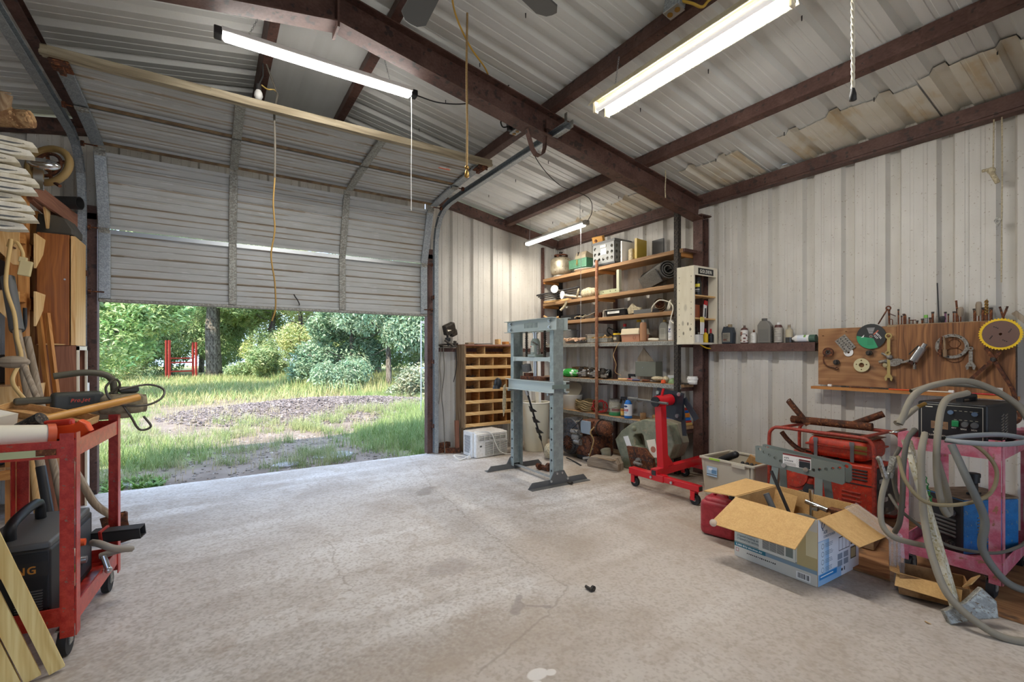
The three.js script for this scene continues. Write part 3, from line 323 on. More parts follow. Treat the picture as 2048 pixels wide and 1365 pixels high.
function tree(name, label, category, x, z, H, R, n, tone, trunkR, low = 0.25, sc = 1, group) {
  const t = thing(name, label, category, [x, groundY(x, z) - 0.03, z], 0, group);
  if (trunkR) { const tp = [[0, 0, 0], [rr(-0.1, 0.1), H * 0.3, rr(-0.1, 0.1)], [rr(-0.25, 0.25), H * 0.62, rr(-0.2, 0.2)], [rr(-0.3, 0.3), H * 0.95, 0]]; for (let i = 0; i < 3; i++) tp[i + 1][0] *= Math.min(1, trunkR * 6); const gs = [CY(tp[0], tp[1], trunkR * 1.15, trunkR), CY(tp[1], tp[2], trunkR, trunkR * 0.75), CY(tp[2], tp[3], trunkR * 0.75, trunkR * 0.3)]; part(t, 'trunk', gs, barkM);
    for (let i = 0; i < 7; i++) { const h = H * rr(low + 0.08, 0.8), a = rr(0, 6.28), b = R * rr(0.4, 0.85); part(t, 'branch', T([[0, h, 0], [Math.cos(a) * b * 0.5, h + 0.1 * b, Math.sin(a) * b * 0.5], [Math.cos(a) * b, h + rr(-0.1, 0.4) * b, Math.sin(a) * b]], trunkR * 0.22, 6, false, 5), barkM); } }
  const blobs = Array.from({ length: 9 }, () => [rr(-0.62, 0.62) * R, H * (low + (1 - low) * rr(0.12, 0.95)), rr(-0.62, 0.62) * R, R * rr(0.32, 0.55)]);
  const o = new THREE.InstancedMesh(sprigs[Math.floor(rnd() * 3)], foliage, n), q = new THREE.Object3D(), c = new THREE.Color();
  for (let i = 0; i < n; i++) { const b = blobs[i % 9]; const u = rr(-1, 1), a = rr(0, 6.28), r = b[3] * Math.cbrt(rr(0.25, 1)), k = Math.sqrt(1 - u * u); q.position.set(b[0] + r * k * Math.cos(a), Math.max(0.06, b[1] + r * u * 0.8), b[2] + r * k * Math.sin(a)); q.rotation.set(rr(-0.6, 0.6), rr(0, 6.28), rr(-0.6, 0.6)); q.scale.setScalar(sc * rr(0.7, 1.4)); q.updateMatrix(); o.setMatrixAt(i, q.matrix); const v = rr(0.65, 1.35); o.setColorAt(i, c.setRGB(tone[0] * v * rr(0.85, 1.2), tone[1] * v, tone[2] * v)); }
  o.name = 'leaves'; o.castShadow = o.receiveShadow = true; o.userData.kind = 'stuff'; t.add(o); return t;
}
{
  const G = 'trees and shrubs beyond the yard', mid = [0.33, 0.44, 0.21], dark = [0.25, 0.34, 0.18], lime = [0.49, 0.55, 0.25], blu = [0.29, 0.42, 0.27];
  tree('oak_tree', 'broad oak with a thick pale trunk beside the red metal frame', 'tree', 0.15, -31.2, 9, 3.6, 4600, mid, 0.36, 0.4, 1.2, G);
  tree('oak_tree', 'large leafed oak with branches reaching over beside the door jamb', 'tree', -2.9, -17.2, 5.4, 2.9, 4600, [0.34, 0.50, 0.20], 0.14, 0.22, 1.1, G);
  tree('young_tree', 'slim young tree with a bare straight trunk beside the conduit stand', 'tree', 5.5, -16.9, 5.6, 2.1, 2600, blu, 0.09, 0.26, 1.1, G);
  tree('bushy_tree', 'dense blue green bushy tree between the lime tree and the slim tree', 'tree', 4.7, -18.9, 4.8, 2.1, 3400, blu, 0.08, 0.1, 1.15, G);
  tree('lime_tree', 'bright yellow green tree in sun behind the wood chip heap', 'tree', 3.9, -25.6, 6, 2.6, 5200, lime, 0.12, 0.14, 1.0, G);
  tree('lime_tree', 'yellow green tree standing beside the thick oak trunk', 'tree', 3.0, -31.5, 6.4, 2.8, 4200, [0.46, 0.55, 0.22], 0.14, 0.12, 1.15, G);
  tree('bushy_tree', 'mid green tree reaching to the ground behind the conduit stand', 'tree', 8.3, -20.0, 6, 3.2, 3600, mid, 0.14, 0.06, 1.3, G);
  for (const [x, z, h, r, tone, lb] of [[-2.2, -36, 7.5, 4.2, mid, 'green tree filling the gap behind the red metal frame'], [-6.5, -30, 7, 3.8, dark, 'dark green tree behind the large leafed oak'], [-9, -41, 8.5, 4.6, lime, 'far yellow green tree glimpsed behind the large leafed oak'], [7.5, -25, 7.5, 3.2, mid, 'tall green tree behind the bushy blue green tree'], [12, -28, 8, 4.2, dark, 'tall dark green tree at the back of the yard behind the conduit stand'], [3.5, -37, 9, 4.6, dark, 'tall dark tree deep behind the lime tree'], [-3, -46, 9.5, 5.4, mid, 'tall tree deepest behind the red metal frame'], [9, -36, 9, 5, dark, 'tall tree deepest behind the slim young tree'], [3, -47, 9.5, 5.6, lime, 'tall yellow green tree deepest behind the lime tree'], [16, -36, 9, 5, mid, 'tall tree at the far end behind the pigeonhole wall'], [-13, -35, 9, 5, mid, 'tall tree at the far end behind the wooden rack'], [-0.6, -40, 7, 4.2, mid, 'dense tree closing the view behind the thick oak trunk'], [-4.6, -37.5, 6.5, 3.8, lime, 'pale dense tree closing the view beside the red metal frame'], [7.2, -31, 6.5, 3.6, mid, 'dense tree closing the view behind the slim young tree']]) tree('woodland_tree', lb, 'tree', x, z, h, r, 3800, tone, 0.16, 0.03, 1.35, G);
  for (const [x, z, h, r, tone, lb] of [[4.0, -17.2, 1.1, 1.1, blu, 'low blue green shrub behind the wood chip heap'], [3.6, -19.4, 1.7, 1.2, blu, 'rounded blue green shrub under the lime tree'], [5.2, -13.6, 0.8, 1.0, [0.36, 0.4, 0.26], 'low pale shrub at the foot of the slim tree'], [1.6, -29.4, 1.1, 1.3, mid, 'low green shrub at the foot of the thick oak'], [6.8, -15.0, 1.0, 1.3, [0.36, 0.4, 0.24], 'low pale shrub beside the conduit stand'], [2.4, -26, 1.3, 1.2, mid, 'low green shrub between the oak and the lime tree'], [3.5, -28.6, 3.0, 1.9, mid, 'rounded green bush closing the gap beside the lime tree'], [-3.6, -27, 1.5, 1.8, [0.34, 0.42, 0.2], 'wide pale shrub behind the large leafed oak']]) tree('shrub', lb, 'shrub', x, z, h, r, 1300, tone, 0, 0.0, 0.9, G);
  const M2 = mat(0x8e2a22, 0.7), f = thing('cattle_gate', 'red painted metal ladder frame standing in the far grass', 'frame', [-1.35, groundY(-1.35, -29.4), -29.4], 0.5);
  for (const [x, z] of [[-0.62, 0], [-0.62, 0.3], [0.62, 0], [0.62, 0.3]]) part(f, 'post', B(0.08, x < 0 ? 2.05 : 1.9, 0.08, x, 1.0, z), M2);
  for (const y of [0.45, 0.9, 1.12]) part(f, 'rung', B(1.24, 0.07, 0.07, 0, y, 0), M2);
  const st = thing('conduit_stand', 'pale metal conduit stand with crossbar in the yard by the jamb', 'stand', [3.75, groundY(3.75, -9.4), -9.4], 0.1); part(st, 'pole', C(0.014, 0.014, 2.0, 0, 1.0, 0), M.galv); part(st, 'crossbar', [B(0.55, 0.03, 0.03, 0.27, 1.0, 0)], M.galv); part(st, 'top_bar', [B(0.55, 0.05, 0.03, 0.27, 1.97, 0)], M.galvdirty);
  for (const [x, z, s, lb] of [[-0.62, -6.1, 0.3, 'flat pale stone in the weeds at the slab edge'], [1.35, -6.4, 0.5, 'flat bluish stone slab half buried in front of the door'], [0.75, -6.15, 0.28, 'small flat grey stone between grass tufts by the slab']]) one('yard_stone', lb, 'stone', EXB(circ(0, 0, s * 0.5, 9).map(([a, b], i) => [a * (0.8 + 0.35 * hash[i * 7 + 3]), b * (0.6 + 0.3 * hash[i * 5])]), 0.02, 0.015, 0, 0, 0, -PI / 2, 0, 0), mapped(speck(0xa6a3a4, 0x7c7a7c, 10, 0.3, 0.7, [3, 3]), 0.9), [x, groundY(x, z) - 0.012, z]);
}
// ---------- open shelves along the wall ----------
const lines = (bg, rows) => canvas(128, 128, (c, w, h) => { c.fillStyle = bg; c.fillRect(0, 0, w, h); for (const r of rows) { c.fillStyle = r[0]; if (typeof r[1] === 'string') { c.font = 'bold ' + r[2] + 'px sans-serif'; c.textAlign = 'center'; c.fillText(r[1], r[3] ?? 64, r[4]); } else c.fillRect(r[1], r[2], r[3], r[4]); } });
const fine = (col, y0, n, x0 = 16, x1 = 112, st = 8, th = 3) => Array.from({ length: n }, (_, i) => [col, x0, y0 + i * st, (x1 - x0) * (0.6 + 0.4 * hash[i * 13 + y0]), th]);
const SH = { a: 2.34, b: 1.985, c: 1.705, d: 1.39, e: 0.93, f: 0.487 };
{
  const t = thing('shelving_rack', 'tall open rack of rough wooden shelves on rusty steel posts', 'shelf', [4.08, 0, -4.3]);
  part(t, 'post', B(0.035, 2.8, 0.035, 0.0, 1.4, -1.21), M.steel); part(t, 'post', [C(0.019, 0.019, 2.42, -0.02, 1.21, -0.05)], M.paleRust, 'rusty pipe post');
  part(t, 'post', [B(0.05, 2.84, 0.006, -0.01, 1.42, 1.17), B(0.006, 2.84, 0.05, -0.035, 1.42, 1.15)], M.greasy, 'dark angle iron post'); part(t, 'post', B(0.06, 2.5, 0.06, 0.3, 1.25, -1.19), M.dark); part(t, 'post', B(0.04, 2.3, 0.04, 0.305, 1.15, -0.05), M.steel);
  const len = { a: 2.42, b: 2.36, c: 2.3, d: 2.34, e: 2.4, f: 2.4 };
  for (const k of Object.keys(SH)) { const L = len[k], y = SH[k], zc = -1.22 + L / 2; const s = part(t, 'shelf_board', RB(0.31, 0.032, L, 0.004, 0.165, y - 0.016, zc), k === 'c' || k === 'a' ? M.shelfwood : M.shelfwood);
    if ('def'.includes(k)) part(t, 'front_angle', [B(0.005, 0.045, L, 0.004, y - 0.026, zc), B(0.03, 0.005, L, 0.02, y - 0.036, zc)], M.galvdirty); else part(t, 'front_strip', RB(0.022, 0.042, L, 0.004, 0.003, y - 0.024, zc), M.shelfwood);
    for (const z of [-1.19, -0.05, 1.15]) part(t, 'support_bar', B(0.3, 0.035, 0.035, 0.15, y - 0.055, z), k === 'a' || k === 'b' ? M.pine : M.steel); }
  part(t, 'shelf_end_bar', B(0.3, 0.03, 0.03, 0.16, SH.a - 0.02, 1.21), M.steel);
}
function bottle(name, label, cat, p, prof, m, capR, capH, capM, lb, group) { const t = thing(name, label, cat, p, 0, group); part(t, 'body', LA([[0, 0], ...prof]), m); const [r, h] = prof[prof.length - 1]; if (capH) part(t, 'cap', [C(capR * 0.92, capR, capH, 0, h + capH / 2 - 0.004, 0), C(capR * 0.96, capR * 0.96, 0.004, 0, h + capH, 0)], capM); if (lb) part(t, 'label', band(lb[0], lb[1], lb[2], lb[3] ?? 0, lb[4] ?? 2 * PI), lb[5]); return t; }
const P = (c, r = 0.4, o) => mat(c, r, 0, o);
{ // top shelf
  const y = SH.a + 0.0015;
  const t = thing('propane_tank', 'dented bare metal propane tank with rusty collar on the highest shelf', 'tank', [4.235, y, -5.28]);
  part(t, 'shell', LA([[0.0, 0.02], [0.1, 0.025], [0.145, 0.06], [0.152, 0.1], [0.152, 0.14], [0.154, 0.145], [0.152, 0.15], [0.152, 0.22], [0.14, 0.262], [0.1, 0.29], [0, 0.302]]), mapped(speck(0xb5ab94, 0xa09680, 7, 0.3, 0.7, [3, 3], 0x7a5f42, 0.72), 0.42, 0.45)); part(t, 'foot_ring', C(0.11, 0.115, 0.03, 0, 0.015, 0), M.galvdirty); part(t, 'collar', TO(0.09, 0.012, 0, 0.32, 0, PI / 2, 0, 0), M.rust); for (const a of [0.6, 2.7, 4.8]) part(t, 'collar_strut', B(0.04, 0.06, 0.012, Math.cos(a) * 0.09, 0.3, Math.sin(a) * 0.09, 0, -a + PI / 2, 0), M.rust); part(t, 'valve', [C(0.018, 0.02, 0.06, 0, 0.33, 0), C(0.026, 0.026, 0.015, 0, 0.367, 0)], M.greasy);
  const gb = thing('tackle_box', 'dented green metal box with a front latch on the highest shelf', 'box', [4.22, y + 0.055, -4.8], 0.05); const gm = mapped(speck(0x4a7d60, 0x3f6d52, 12, 0.3, 0.7, [5, 5], 0x76684a, 0.72), 0.45, 0.2); part(gb, 'body', RB(0.19, 0.12, 0.34, 0.008, 0, 0.06, 0), gm); part(gb, 'lid_rim', RB(0.196, 0.012, 0.346, 0.004, 0, 0.118, 0), gm); part(gb, 'latch', [B(0.006, 0.05, 0.014, -0.1, 0.085, 0), TO(0.016, 0.003, -0.104, 0.055, 0, 0, PI / 2, 0)], M.brass); part(gb, 'rivets', Array.from({ length: 13 }, (_, i) => SP(0.004, -0.096, 0.012, -0.155 + i * 0.0258)), M.bright);
  const tp = thing('plastic_case', 'taupe plastic lid piece lying on the green box', 'case', [4.24, y + 0.185, -4.78]); part(tp, 'shell', EXB([[-0.07, 0], [0.07, 0], [0.06, 0.05], [-0.05, 0.085], [-0.07, 0.04]], 0.2, 0.006, 0, 0, -0.1), P(0x9a8c74)); part(tp, 'strap', B(0.15, 0.1, 0.012, 0, 0.045, -0.05), M.dark);
  one('paint_plate', 'shallow off white dish under the green box', 'dish', LA([[0, 0], [0.08, 0], [0.15, 0.035], [0.152, 0.04], [0.14, 0.04], [0.078, 0.01], [0, 0.01]], 0, 0, 0).scale(0.75, 1, 1.1), M.white, [4.21, y, -4.75]);
  // milk crate with round holes
  const cr = thing('milk_crate', 'grey plastic file crate with round holes and black rails', 'crate', [4.25, y + 0.012, -4.28], 0.02); const cm = P(0x7c7d79, 0.5); const face = (w, n) => { const hs = []; for (let j = 0; j < 3; j++) for (let i = 0; i < n; i++) if (!(j === 2 && i > 0 && i < n - 1)) hs.push([-w / 2 + w * (i + 0.5) / n, 0.055 + j * 0.072, 0.02]); return [[[-w / 2, 0], [w / 2, 0], [w / 2, 0.25], [-w / 2, 0.25]], hs]; };
  { const [o, h] = face(0.36, 5), [o2, h2] = face(0.27, 4); part(cr, 'wall', EX(o, 0.008, h, -0.14, 0.02, 0, 0, -PI / 2, 0), cm); part(cr, 'wall', EX(o, 0.008, h, 0.14, 0.02, 0, 0, -PI / 2, 0), cm); part(cr, 'wall', EX(o2, 0.008, h2, 0, 0.02, -0.18), P(0x77776f)); part(cr, 'wall', EX(o2, 0.008, h2, 0, 0.02, 0.172), P(0x6d6d67)); }
  part(cr, 'rim', [B(0.016, 0.03, 0.39, -0.145, 0.285, 0), B(0.016, 0.03, 0.39, 0.145, 0.285, 0), B(0.28, 0.03, 0.016, 0, 0.285, -0.19), B(0.28, 0.03, 0.016, 0, 0.285, 0.19)], M.greyplastic); part(cr, 'base_rail', [B(0.02, 0.022, 0.39, -0.142, 0.01, 0), B(0.02, 0.022, 0.39, 0.142, 0.01, 0), B(0.28, 0.012, 0.37, 0, 0.012, 0)], M.black); part(cr, 'hand_hole', RB(0.006, 0.032, 0.1, 0.003, -0.152, 0.235, 0), M.cream); part(cr, 'tag', print(0.09, 0.075, -0.1495, 0.17, 0.0, 0, -PI / 2, 0), mapped(lines('#c9d3da', fine('#6d7f92', 20, 10)), 0.7));
  const wb = thing('wooden_block', 'varnished wooden block with a knot resting in the crate', 'block', [4.16, y + 0.30, -4.42], 0.25); part(wb, 'block', RB(0.06, 0.115, 0.155, 0.008, 0, 0.05, 0, 0, 0, 0.35), M.handle); part(wb, 'knot', C(0.018, 0.02, 0.006, -0.036, 0.045, -0.02, 0, 0, PI / 2 + 0.35), M.rust);
  one('glass_jar', 'clear glass jar lid showing above the crate', 'jar', LA([[0, 0], [0.05, 0], [0.05, 0.1], [0.03, 0.125], [0, 0.13]]), P(0x9d9a85, 0.3), [4.26, y + 0.2, -4.22]);
  one('white_shelf_offcut', 'thin white panel edge standing beside the crate', 'panel', B(0.22, 0.26, 0.018, 0, 0.13, 0), M.white, [4.24, y, -4.0]);
  one('paper_bundle', 'pale bundle leaning between the white and yellow panels', 'bundle', RB(0.12, 0.16, 0.07, 0.02, 0, 0.08, 0), M.cloth, [4.24, y, -3.91]);
  one('picture', 'yellow cased picture frame standing on the highest shelf', 'panel', [B(0.2, 0.25, 0.02, 0, 0.125, 0), B(0.02, 0.25, 0.03, -0.1, 0.125, 0)], P(0xb79c3c), [4.25, y, -3.80], 0.15);
  one('slate_tile', 'dark panel leaning on the wall behind the yellow frame', 'panel', B(0.02, 0.24, 0.16, 0, 0.12, 0), M.greyplastic, [4.38, y, -3.66]);
}
{ // second shelf
  const y = SH.b + 0.0015;
  const cr = thing('carpet_roll', 'rolled grey carpet remnant on the second shelf', 'carpet', [4.255, y + 0.16, -3.56]); const sp = []; for (let i = 0; i <= 70; i++) { const a = i * 0.28, r = 0.032 + 0.0042 * a; sp.push([Math.cos(a) * r, Math.sin(a) * r * 0.95, 0]); } const ring = []; for (let i = 0; i < sp.length - 1; i++) ring.push(BAR(sp[i], sp[i + 1], 0.5, 0.012, [sp[i][0], sp[i][1], 0])); const roll = ring.map((g) => g); part(cr, 'roll', ring.map((g) => g), M.carpet); part(cr, 'loose_flap', [B(0.012, 0.15, 0.44, -0.1, -0.06, 0.0, 0.0, 0, 0.45)], M.carpet);
  cr.rotation.set(-0.1, -0.42, 0);
  const sg = thing('angle_bracket', 'pale green steel angle bracket standing on the second shelf', 'bracket', [4.13, y, -4.18]); part(sg, 'base_leg', [B(0.04, 0.012, 0.34, 0, 0.03, 0, 0, 0, 0), B(0.008, 0.05, 0.34, -0.02, 0.028, 0)], P(0xa9ad8a)); part(sg, 'upright_leg', [B(0.04, 0.25, 0.012, 0, 0.15, 0.16), B(0.01, 0.25, 0.04, -0.02, 0.15, 0.145)], P(0xb9b99d)); part(sg, 'bolt_holes', [-0.1, 0.02, 0.11].map((z) => C(0.006, 0.006, 0.003, -0.0252, 0.03, z, 0, 0, PI / 2)), M.black);
  const bg = thing('canvas_bag', 'crumpled pale canvas bag hanging over the second shelf edge', 'bag', [4.16, y, -4.62]); const g = new THREE.SphereGeometry(0.1, 20, 14); { const p = g.attributes.position; for (let i = 0; i < p.count; i++) { const v = new THREE.Vector3().fromBufferAttribute(p, i); const n = 1 + 0.35 * (fbm(v.x * 2 + 0.5, v.z * 3 + v.y, 12, 3) - 0.5); p.setXYZ(i, v.x * n * 1.0, Math.max(-0.05, v.y * n * 0.75), v.z * n * 1.5); } g.computeVertexNormals(); } part(bg, 'body', tf(g, 0.02, 0.055, 0.02), M.cloth); part(bg, 'mouth', TO(0.045, 0.012, -0.07, 0.075, -0.12, 0.3, 0.8, 0), M.cloth);
  const rods = ['long dark rod with a rusty tip lying over the second shelf end', 'long pipe lying below the dark rod over the second shelf end', 'thin rod lying against the gable end of the second shelf', 'square bar lying lowest over the second shelf end']; rods.forEach((l, i) => one('metal_rod', l, 'rod', [CY([0, 0, 0], [0.36, 0.09 - i * 0.01, 0.5], 0.012 - i * 0.0015)], i % 2 ? M.greasy : M.dark, [3.86 + i * 0.02, y + 0.025 + (3 - i) * 0.02, -5.36 + i * 0.012]));
  for (const [x, yy, z, a, l] of [[4.02, y + 0.16, -5.14, 0.5, 'white ended burner rod tilted up on the second shelf'], [4.0, y + 0.055, -4.93, -0.2, 'white ended burner rod pointing out over the second shelf edge']]) { const t = thing('padded_rod', l, 'rod', [x, yy, z], a); part(t, 'pad', C(0.055, 0.055, 0.014, -0.02, 0, 0, 0, 0, PI / 2), M.white); part(t, 'stem', CY([0, 0, 0], [0.25, -0.02, 0.03], 0.016), M.cream); }
  one('torch_handle', 'bundle of greasy tool handles on the second shelf', 'tool', [CY([0, 0.03, 0], [0.08, 0.05, 0.34], 0.024), CY([0.03, 0.03, -0.1], [0.12, 0.07, 0.22], 0.018)], M.greasy, [4.26, y, -5.15]);
  one('wood_strip', 'short pine strip laid along the second shelf end', 'board', B(0.06, 0.025, 0.5, 0, 0.013, 0), M.pinelight, [4.12, y, -5.22], 0.1);
  one('peg_arm', 'pale curved peg hanging below the second shelf edge', 'hook', T([[0, 0.02, 0], [-0.03, -0.05, -0.02], [-0.06, -0.1, -0.06]], 0.017), M.cloth, [4.07, y - 0.045, -4.95]);
}
{ // third shelf
  const y = SH.c + 0.0015;
  const t = thing('roasting_pan', 'dark pan with a pale label on the third shelf', 'pan', [4.2, y + 0.004, -4.08]); part(t, 'tray', EXB([[-0.08, 0], [0.08, 0], [0.1, 0.065], [-0.1, 0.065]], 0.3, 0.008, 0, 0.006, -0.15), M.black); part(t, 'rim', [B(0.225, 0.008, 0.33, 0, 0.075, 0)], P(0x8c8a80)); part(t, 'label', print(0.2, 0.035, -0.103, 0.045, -0.02, 0, -PI / 2, 0), mapped(lines('#dcdad2', fine('#777', 20, 11)), 0.7));
  one('bent_wire', 'bent wire handle standing beside the dark pan', 'wire', T([[0, 0, 0], [0, 0.07, 0.01], [0.01, 0.085, 0.03], [0.02, 0.08, 0.08]], 0.005), M.cream, [4.12, y, -4.3]);
  one('torn_carton', 'torn white carton scrap on the third shelf', 'scrap', [EX([[-0.08, 0], [0.06, 0], [0.09, 0.05], [0.03, 0.07], [-0.02, 0.12], [-0.09, 0.06]], 0.012, [], 0, 0, 0, 0, -1.3, 0.1), B(0.1, 0.008, 0.12, 0.04, 0.03, 0.05, 0.3, 0.4, 0.2)], M.cloth, [4.17, y + 0.02, -3.82]);
  one('parts_tray', 'shallow grey steel tray in front of the tipped can', 'tray', [B(0.13, 0.006, 0.26, 0, 0.004, 0), B(0.006, 0.045, 0.26, -0.065, 0.022, 0), B(0.006, 0.045, 0.26, 0.065, 0.022, 0), B(0.13, 0.045, 0.006, 0, 0.022, -0.13), B(0.13, 0.045, 0.006, 0, 0.022, 0.13)], M.greyplastic, [4.16, y, -3.64]);
  const c = thing('tin_can', 'rusty open tin can tipped on its side on the third shelf', 'can', [4.22, y + 0.085, -3.5], 0.4); part(c, 'wall', [LA([[0.052, -0.06], [0.052, 0.06], [0.048, 0.06], [0.048, -0.055], [0, -0.055]], 0, 0, 0, 0.2, 0, 1.0)], M.rust); part(c, 'stripe', [-0.03, 0.01].map((q) => tf(TO(0.0525, 0.003, 0, q, 0, PI / 2, 0, 0), 0, 0, 0, 0.2, 0, 1.0)), M.cloth);
  one('wire_coil', 'loose coil of pale cable at the end of the third shelf', 'cable', [T([[0, 0.01, 0], [-0.05, 0.06, 0.06], [-0.02, 0.12, 0.12], [0.03, 0.1, 0.2], [0, 0.05, 0.28], [-0.02, 0, 0.3], [-0.03, -0.1, 0.28], [-0.03, -0.14, 0.32]], 0.007), TO(0.05, 0.008, 0, 0.06, 0.24, 0.3, 0.5, 0)], M.cream, [4.08, y, -3.5]);
  one('spool_cap', 'small round pale spool at the end of the third shelf', 'spool', LA([[0, 0], [0.035, 0], [0.03, 0.015], [0.03, 0.03], [0.035, 0.045], [0, 0.045]]), M.cream, [4.16, y, -3.25]);
  one('parts_tray', 'black metal box tray at the gable end of the third shelf', 'tray', [B(0.14, 0.01, 0.34, 0, 0.005, 0), B(0.01, 0.075, 0.34, -0.07, 0.035, 0), B(0.01, 0.075, 0.34, 0.07, 0.035, 0), B(0.14, 0.075, 0.01, 0, 0.035, 0.17), B(0.14, 0.075, 0.01, 0, 0.035, -0.17)], M.black, [4.22, y + 0.004, -5.0]);
  one('wire_scrap', 'tangle of thin scrap wire on the third shelf', 'wire', T(Array.from({ length: 16 }, (_, i) => [0.04 * Math.sin(i * 2.1), 0.02 + 0.03 * Math.abs(Math.sin(i * 1.7)), -0.14 + 0.018 * i]), 0.004, 64), M.cloth, [4.13, y, -4.72]);
  one('pry_bar', 'flat grey pry bar propped on the wire scrap', 'tool', [BAR([0, 0.01, -0.12], [0.02, 0.075, 0.12], 0.03, 0.01)], M.alu, [4.1, y, -4.55]);
  one('pipe_fitting', 'short rusty pipe coupling on the third shelf', 'fitting', [C(0.03, 0.03, 0.09, 0, 0.03, 0, PI / 2, 0.4, 0), TO(0.03, 0.007, 0.02, 0.03, 0.04, 0, 0.4, 0)], M.rust, [4.15, y + 0.009, -4.42]);
  one('paint_rollers', 'pair of used paint brush handles over the gable end shelf', 'brush', [CY([0, 0.02, 0], [0.1, 0.07, 0.12], 0.016), CY([0.02, 0.02, 0.06], [-0.03, 0.09, -0.06], 0.014), B(0.05, 0.03, 0.1, 0.06, 0.03, 0.18)], M.pinelight, [4.08, y, -5.38]);
}
{ // fourth shelf
  const y = SH.d + 0.0015;
  const t = thing('plastic_tub', 'grey plastic tub with folded contents at the gable end of the bench shelf', 'tub', [4.26, y, -5.16]); part(t, 'body', CN(4, 0.14, 0.115, 0.19, 0, 0.095, 0, 0, PI / 4, 0), P(0xa8aaa2)); part(t, 'rim', RB(0.22, 0.015, 0.22, 0.006, 0, 0.19, 0), P(0x8f918b)); part(t, 'contents', RB(0.17, 0.03, 0.18, 0.012, 0, 0.2, 0, 0.05, 0.2, 0.03), M.cloth);
  one('rope_tangle', 'tangle of pink and tan cord on the bench shelf', 'rope', T(Array.from({ length: 34 }, (_, i) => [0.07 * Math.sin(i * 1.9), 0.02 + 0.05 * Math.abs(Math.sin(i * 1.3)), -0.2 + 0.012 * i + 0.05 * Math.cos(i * 2.3)]), 0.007, 140), P(0xd2ad8e, 0.8), [4.13, y, -4.89]);
  one('webbing_roll', 'folded striped webbing lying on the bench shelf', 'strap', [RB(0.05, 0.02, 0.16, 0.008, 0, 0.04, 0, 0.25, 0, 0), RB(0.05, 0.02, 0.16, 0.008, 0, 0.06, 0.01, 0.15, 0.1, 0), RB(0.05, 0.018, 0.17, 0.008, 0, 0.02, 0, 0.1, 0, 0)], M.cloth, [4.26, y, -4.76]);
  one('cast_iron_plate', 'dark flat casting lying in front of the white dish', 'casting', [RB(0.09, 0.025, 0.16, 0.006, 0, 0.013, 0), ...[-0.05, 0, 0.05].map((z) => B(0.02, 0.03, 0.02, 0, 0.025, z))], M.greasy, [4.12, y, -4.65], 0.1);
  const d = thing('baking_dish', 'tall white enamel dish behind the rusty pipe post', 'dish', [4.31, y, -4.6]); part(d, 'bowl', EXB([[-0.075, 0], [0.075, 0], [0.085, 0.1], [-0.085, 0.1]], 0.2, 0.006, 0, 0.005, -0.1), M.cream); part(d, 'rim', RB(0.2, 0.01, 0.26, 0.005, 0, 0.112, 0), M.white);
  const bt = thing('oil_bottle', 'black plastic gear bottle standing behind the white dish', 'bottle', [4.355, y, -4.16]); part(bt, 'body', RB(0.08, 0.16, 0.12, 0.02, 0, 0.07, 0), M.black); part(bt, 'neck', [C(0.02, 0.035, 0.05, 0, 0.16, 0), C(0.022, 0.022, 0.02, 0, 0.19, 0)], M.dark);
  const tr = thing('parts_tray', 'long galvanized tray heaped with brass odds behind the pipe post', 'tray', [4.165, y, -4.38]); part(tr, 'pan', [B(0.14, 0.005, 0.36, 0, 0.008, 0), B(0.006, 0.05, 0.36, -0.07, 0.03, 0), B(0.006, 0.05, 0.36, 0.07, 0.03, 0), B(0.14, 0.05, 0.006, 0, 0.03, 0.18), B(0.14, 0.05, 0.006, 0, 0.03, -0.18)], M.galvdirty); for (let i = 0; i < 12; i++) part(tr, 'fitting', i % 3 ? CY([0, 0, 0], [rr(-0.04, 0.04), rr(0.01, 0.05), rr(0.03, 0.08)], 0.012) .translate(rr(-0.03, 0.03), 0.04, -0.14 + i * 0.025) : C(0.02, 0.02, 0.03, rr(-0.03, 0.03), 0.055, -0.14 + i * 0.025, rr(0, 1), 0, rr(0, 1)), i % 2 ? M.pinelight : M.brass);
  one('bent_rod', 'black bent wire bracket standing behind the trays', 'bracket', T([[0, 0, 0.2], [0, 0.12, 0.2], [0, 0.17, 0.05], [0, 0.19, -0.02], [0, 0.15, -0.04], [0, 0.1, 0.02], [0, 0.08, 0.06], [0, 0.0, 0.07]], 0.007, 48), M.black, [4.29, y, -4.36]);
  const ym = thing('screw_jar', 'clear jar of dark screws with a bright yellow lid', 'jar', [4.2, y, -4.13]); part(ym, 'glass', LA([[0, 0], [0.05, 0], [0.052, 0.01], [0.052, 0.085], [0.048, 0.09], [0, 0.09]]), P(0x4b4538, 0.25)); part(ym, 'lid', [C(0.056, 0.056, 0.02, 0, 0.1, 0)], M.yellow); part(ym, 'label', band(0.0525, 0.03, 0.045, 3.6, 5.2), M.cloth);
  bottle('additive_bottle', 'tapered grey bottle with a red cap behind the salmon tray', 'bottle', [4.22, y, -4.03], [[0.034, 0], [0.038, 0.01], [0.038, 0.13], [0.028, 0.17], [0.018, 0.19]], P(0x6d6f6c), 0.021, 0.03, M.red, [0.0385, 0.09, 0.07, 0, 6.28, mapped(lines('#3c4144', [['#b9bcbd', 10, 20, 100, 12], ...fine('#92989a', 50, 7)]), 0.5)]);
  bottle('spray_bottle', 'white translucent bottle with a yellow cap behind the salmon tray', 'bottle', [4.353, y, -3.93], [[0.055, 0], [0.058, 0.02], [0.056, 0.14], [0.035, 0.22], [0.022, 0.245]], P(0xd4d2c4, 0.35), 0.026, 0.022, M.yellow);
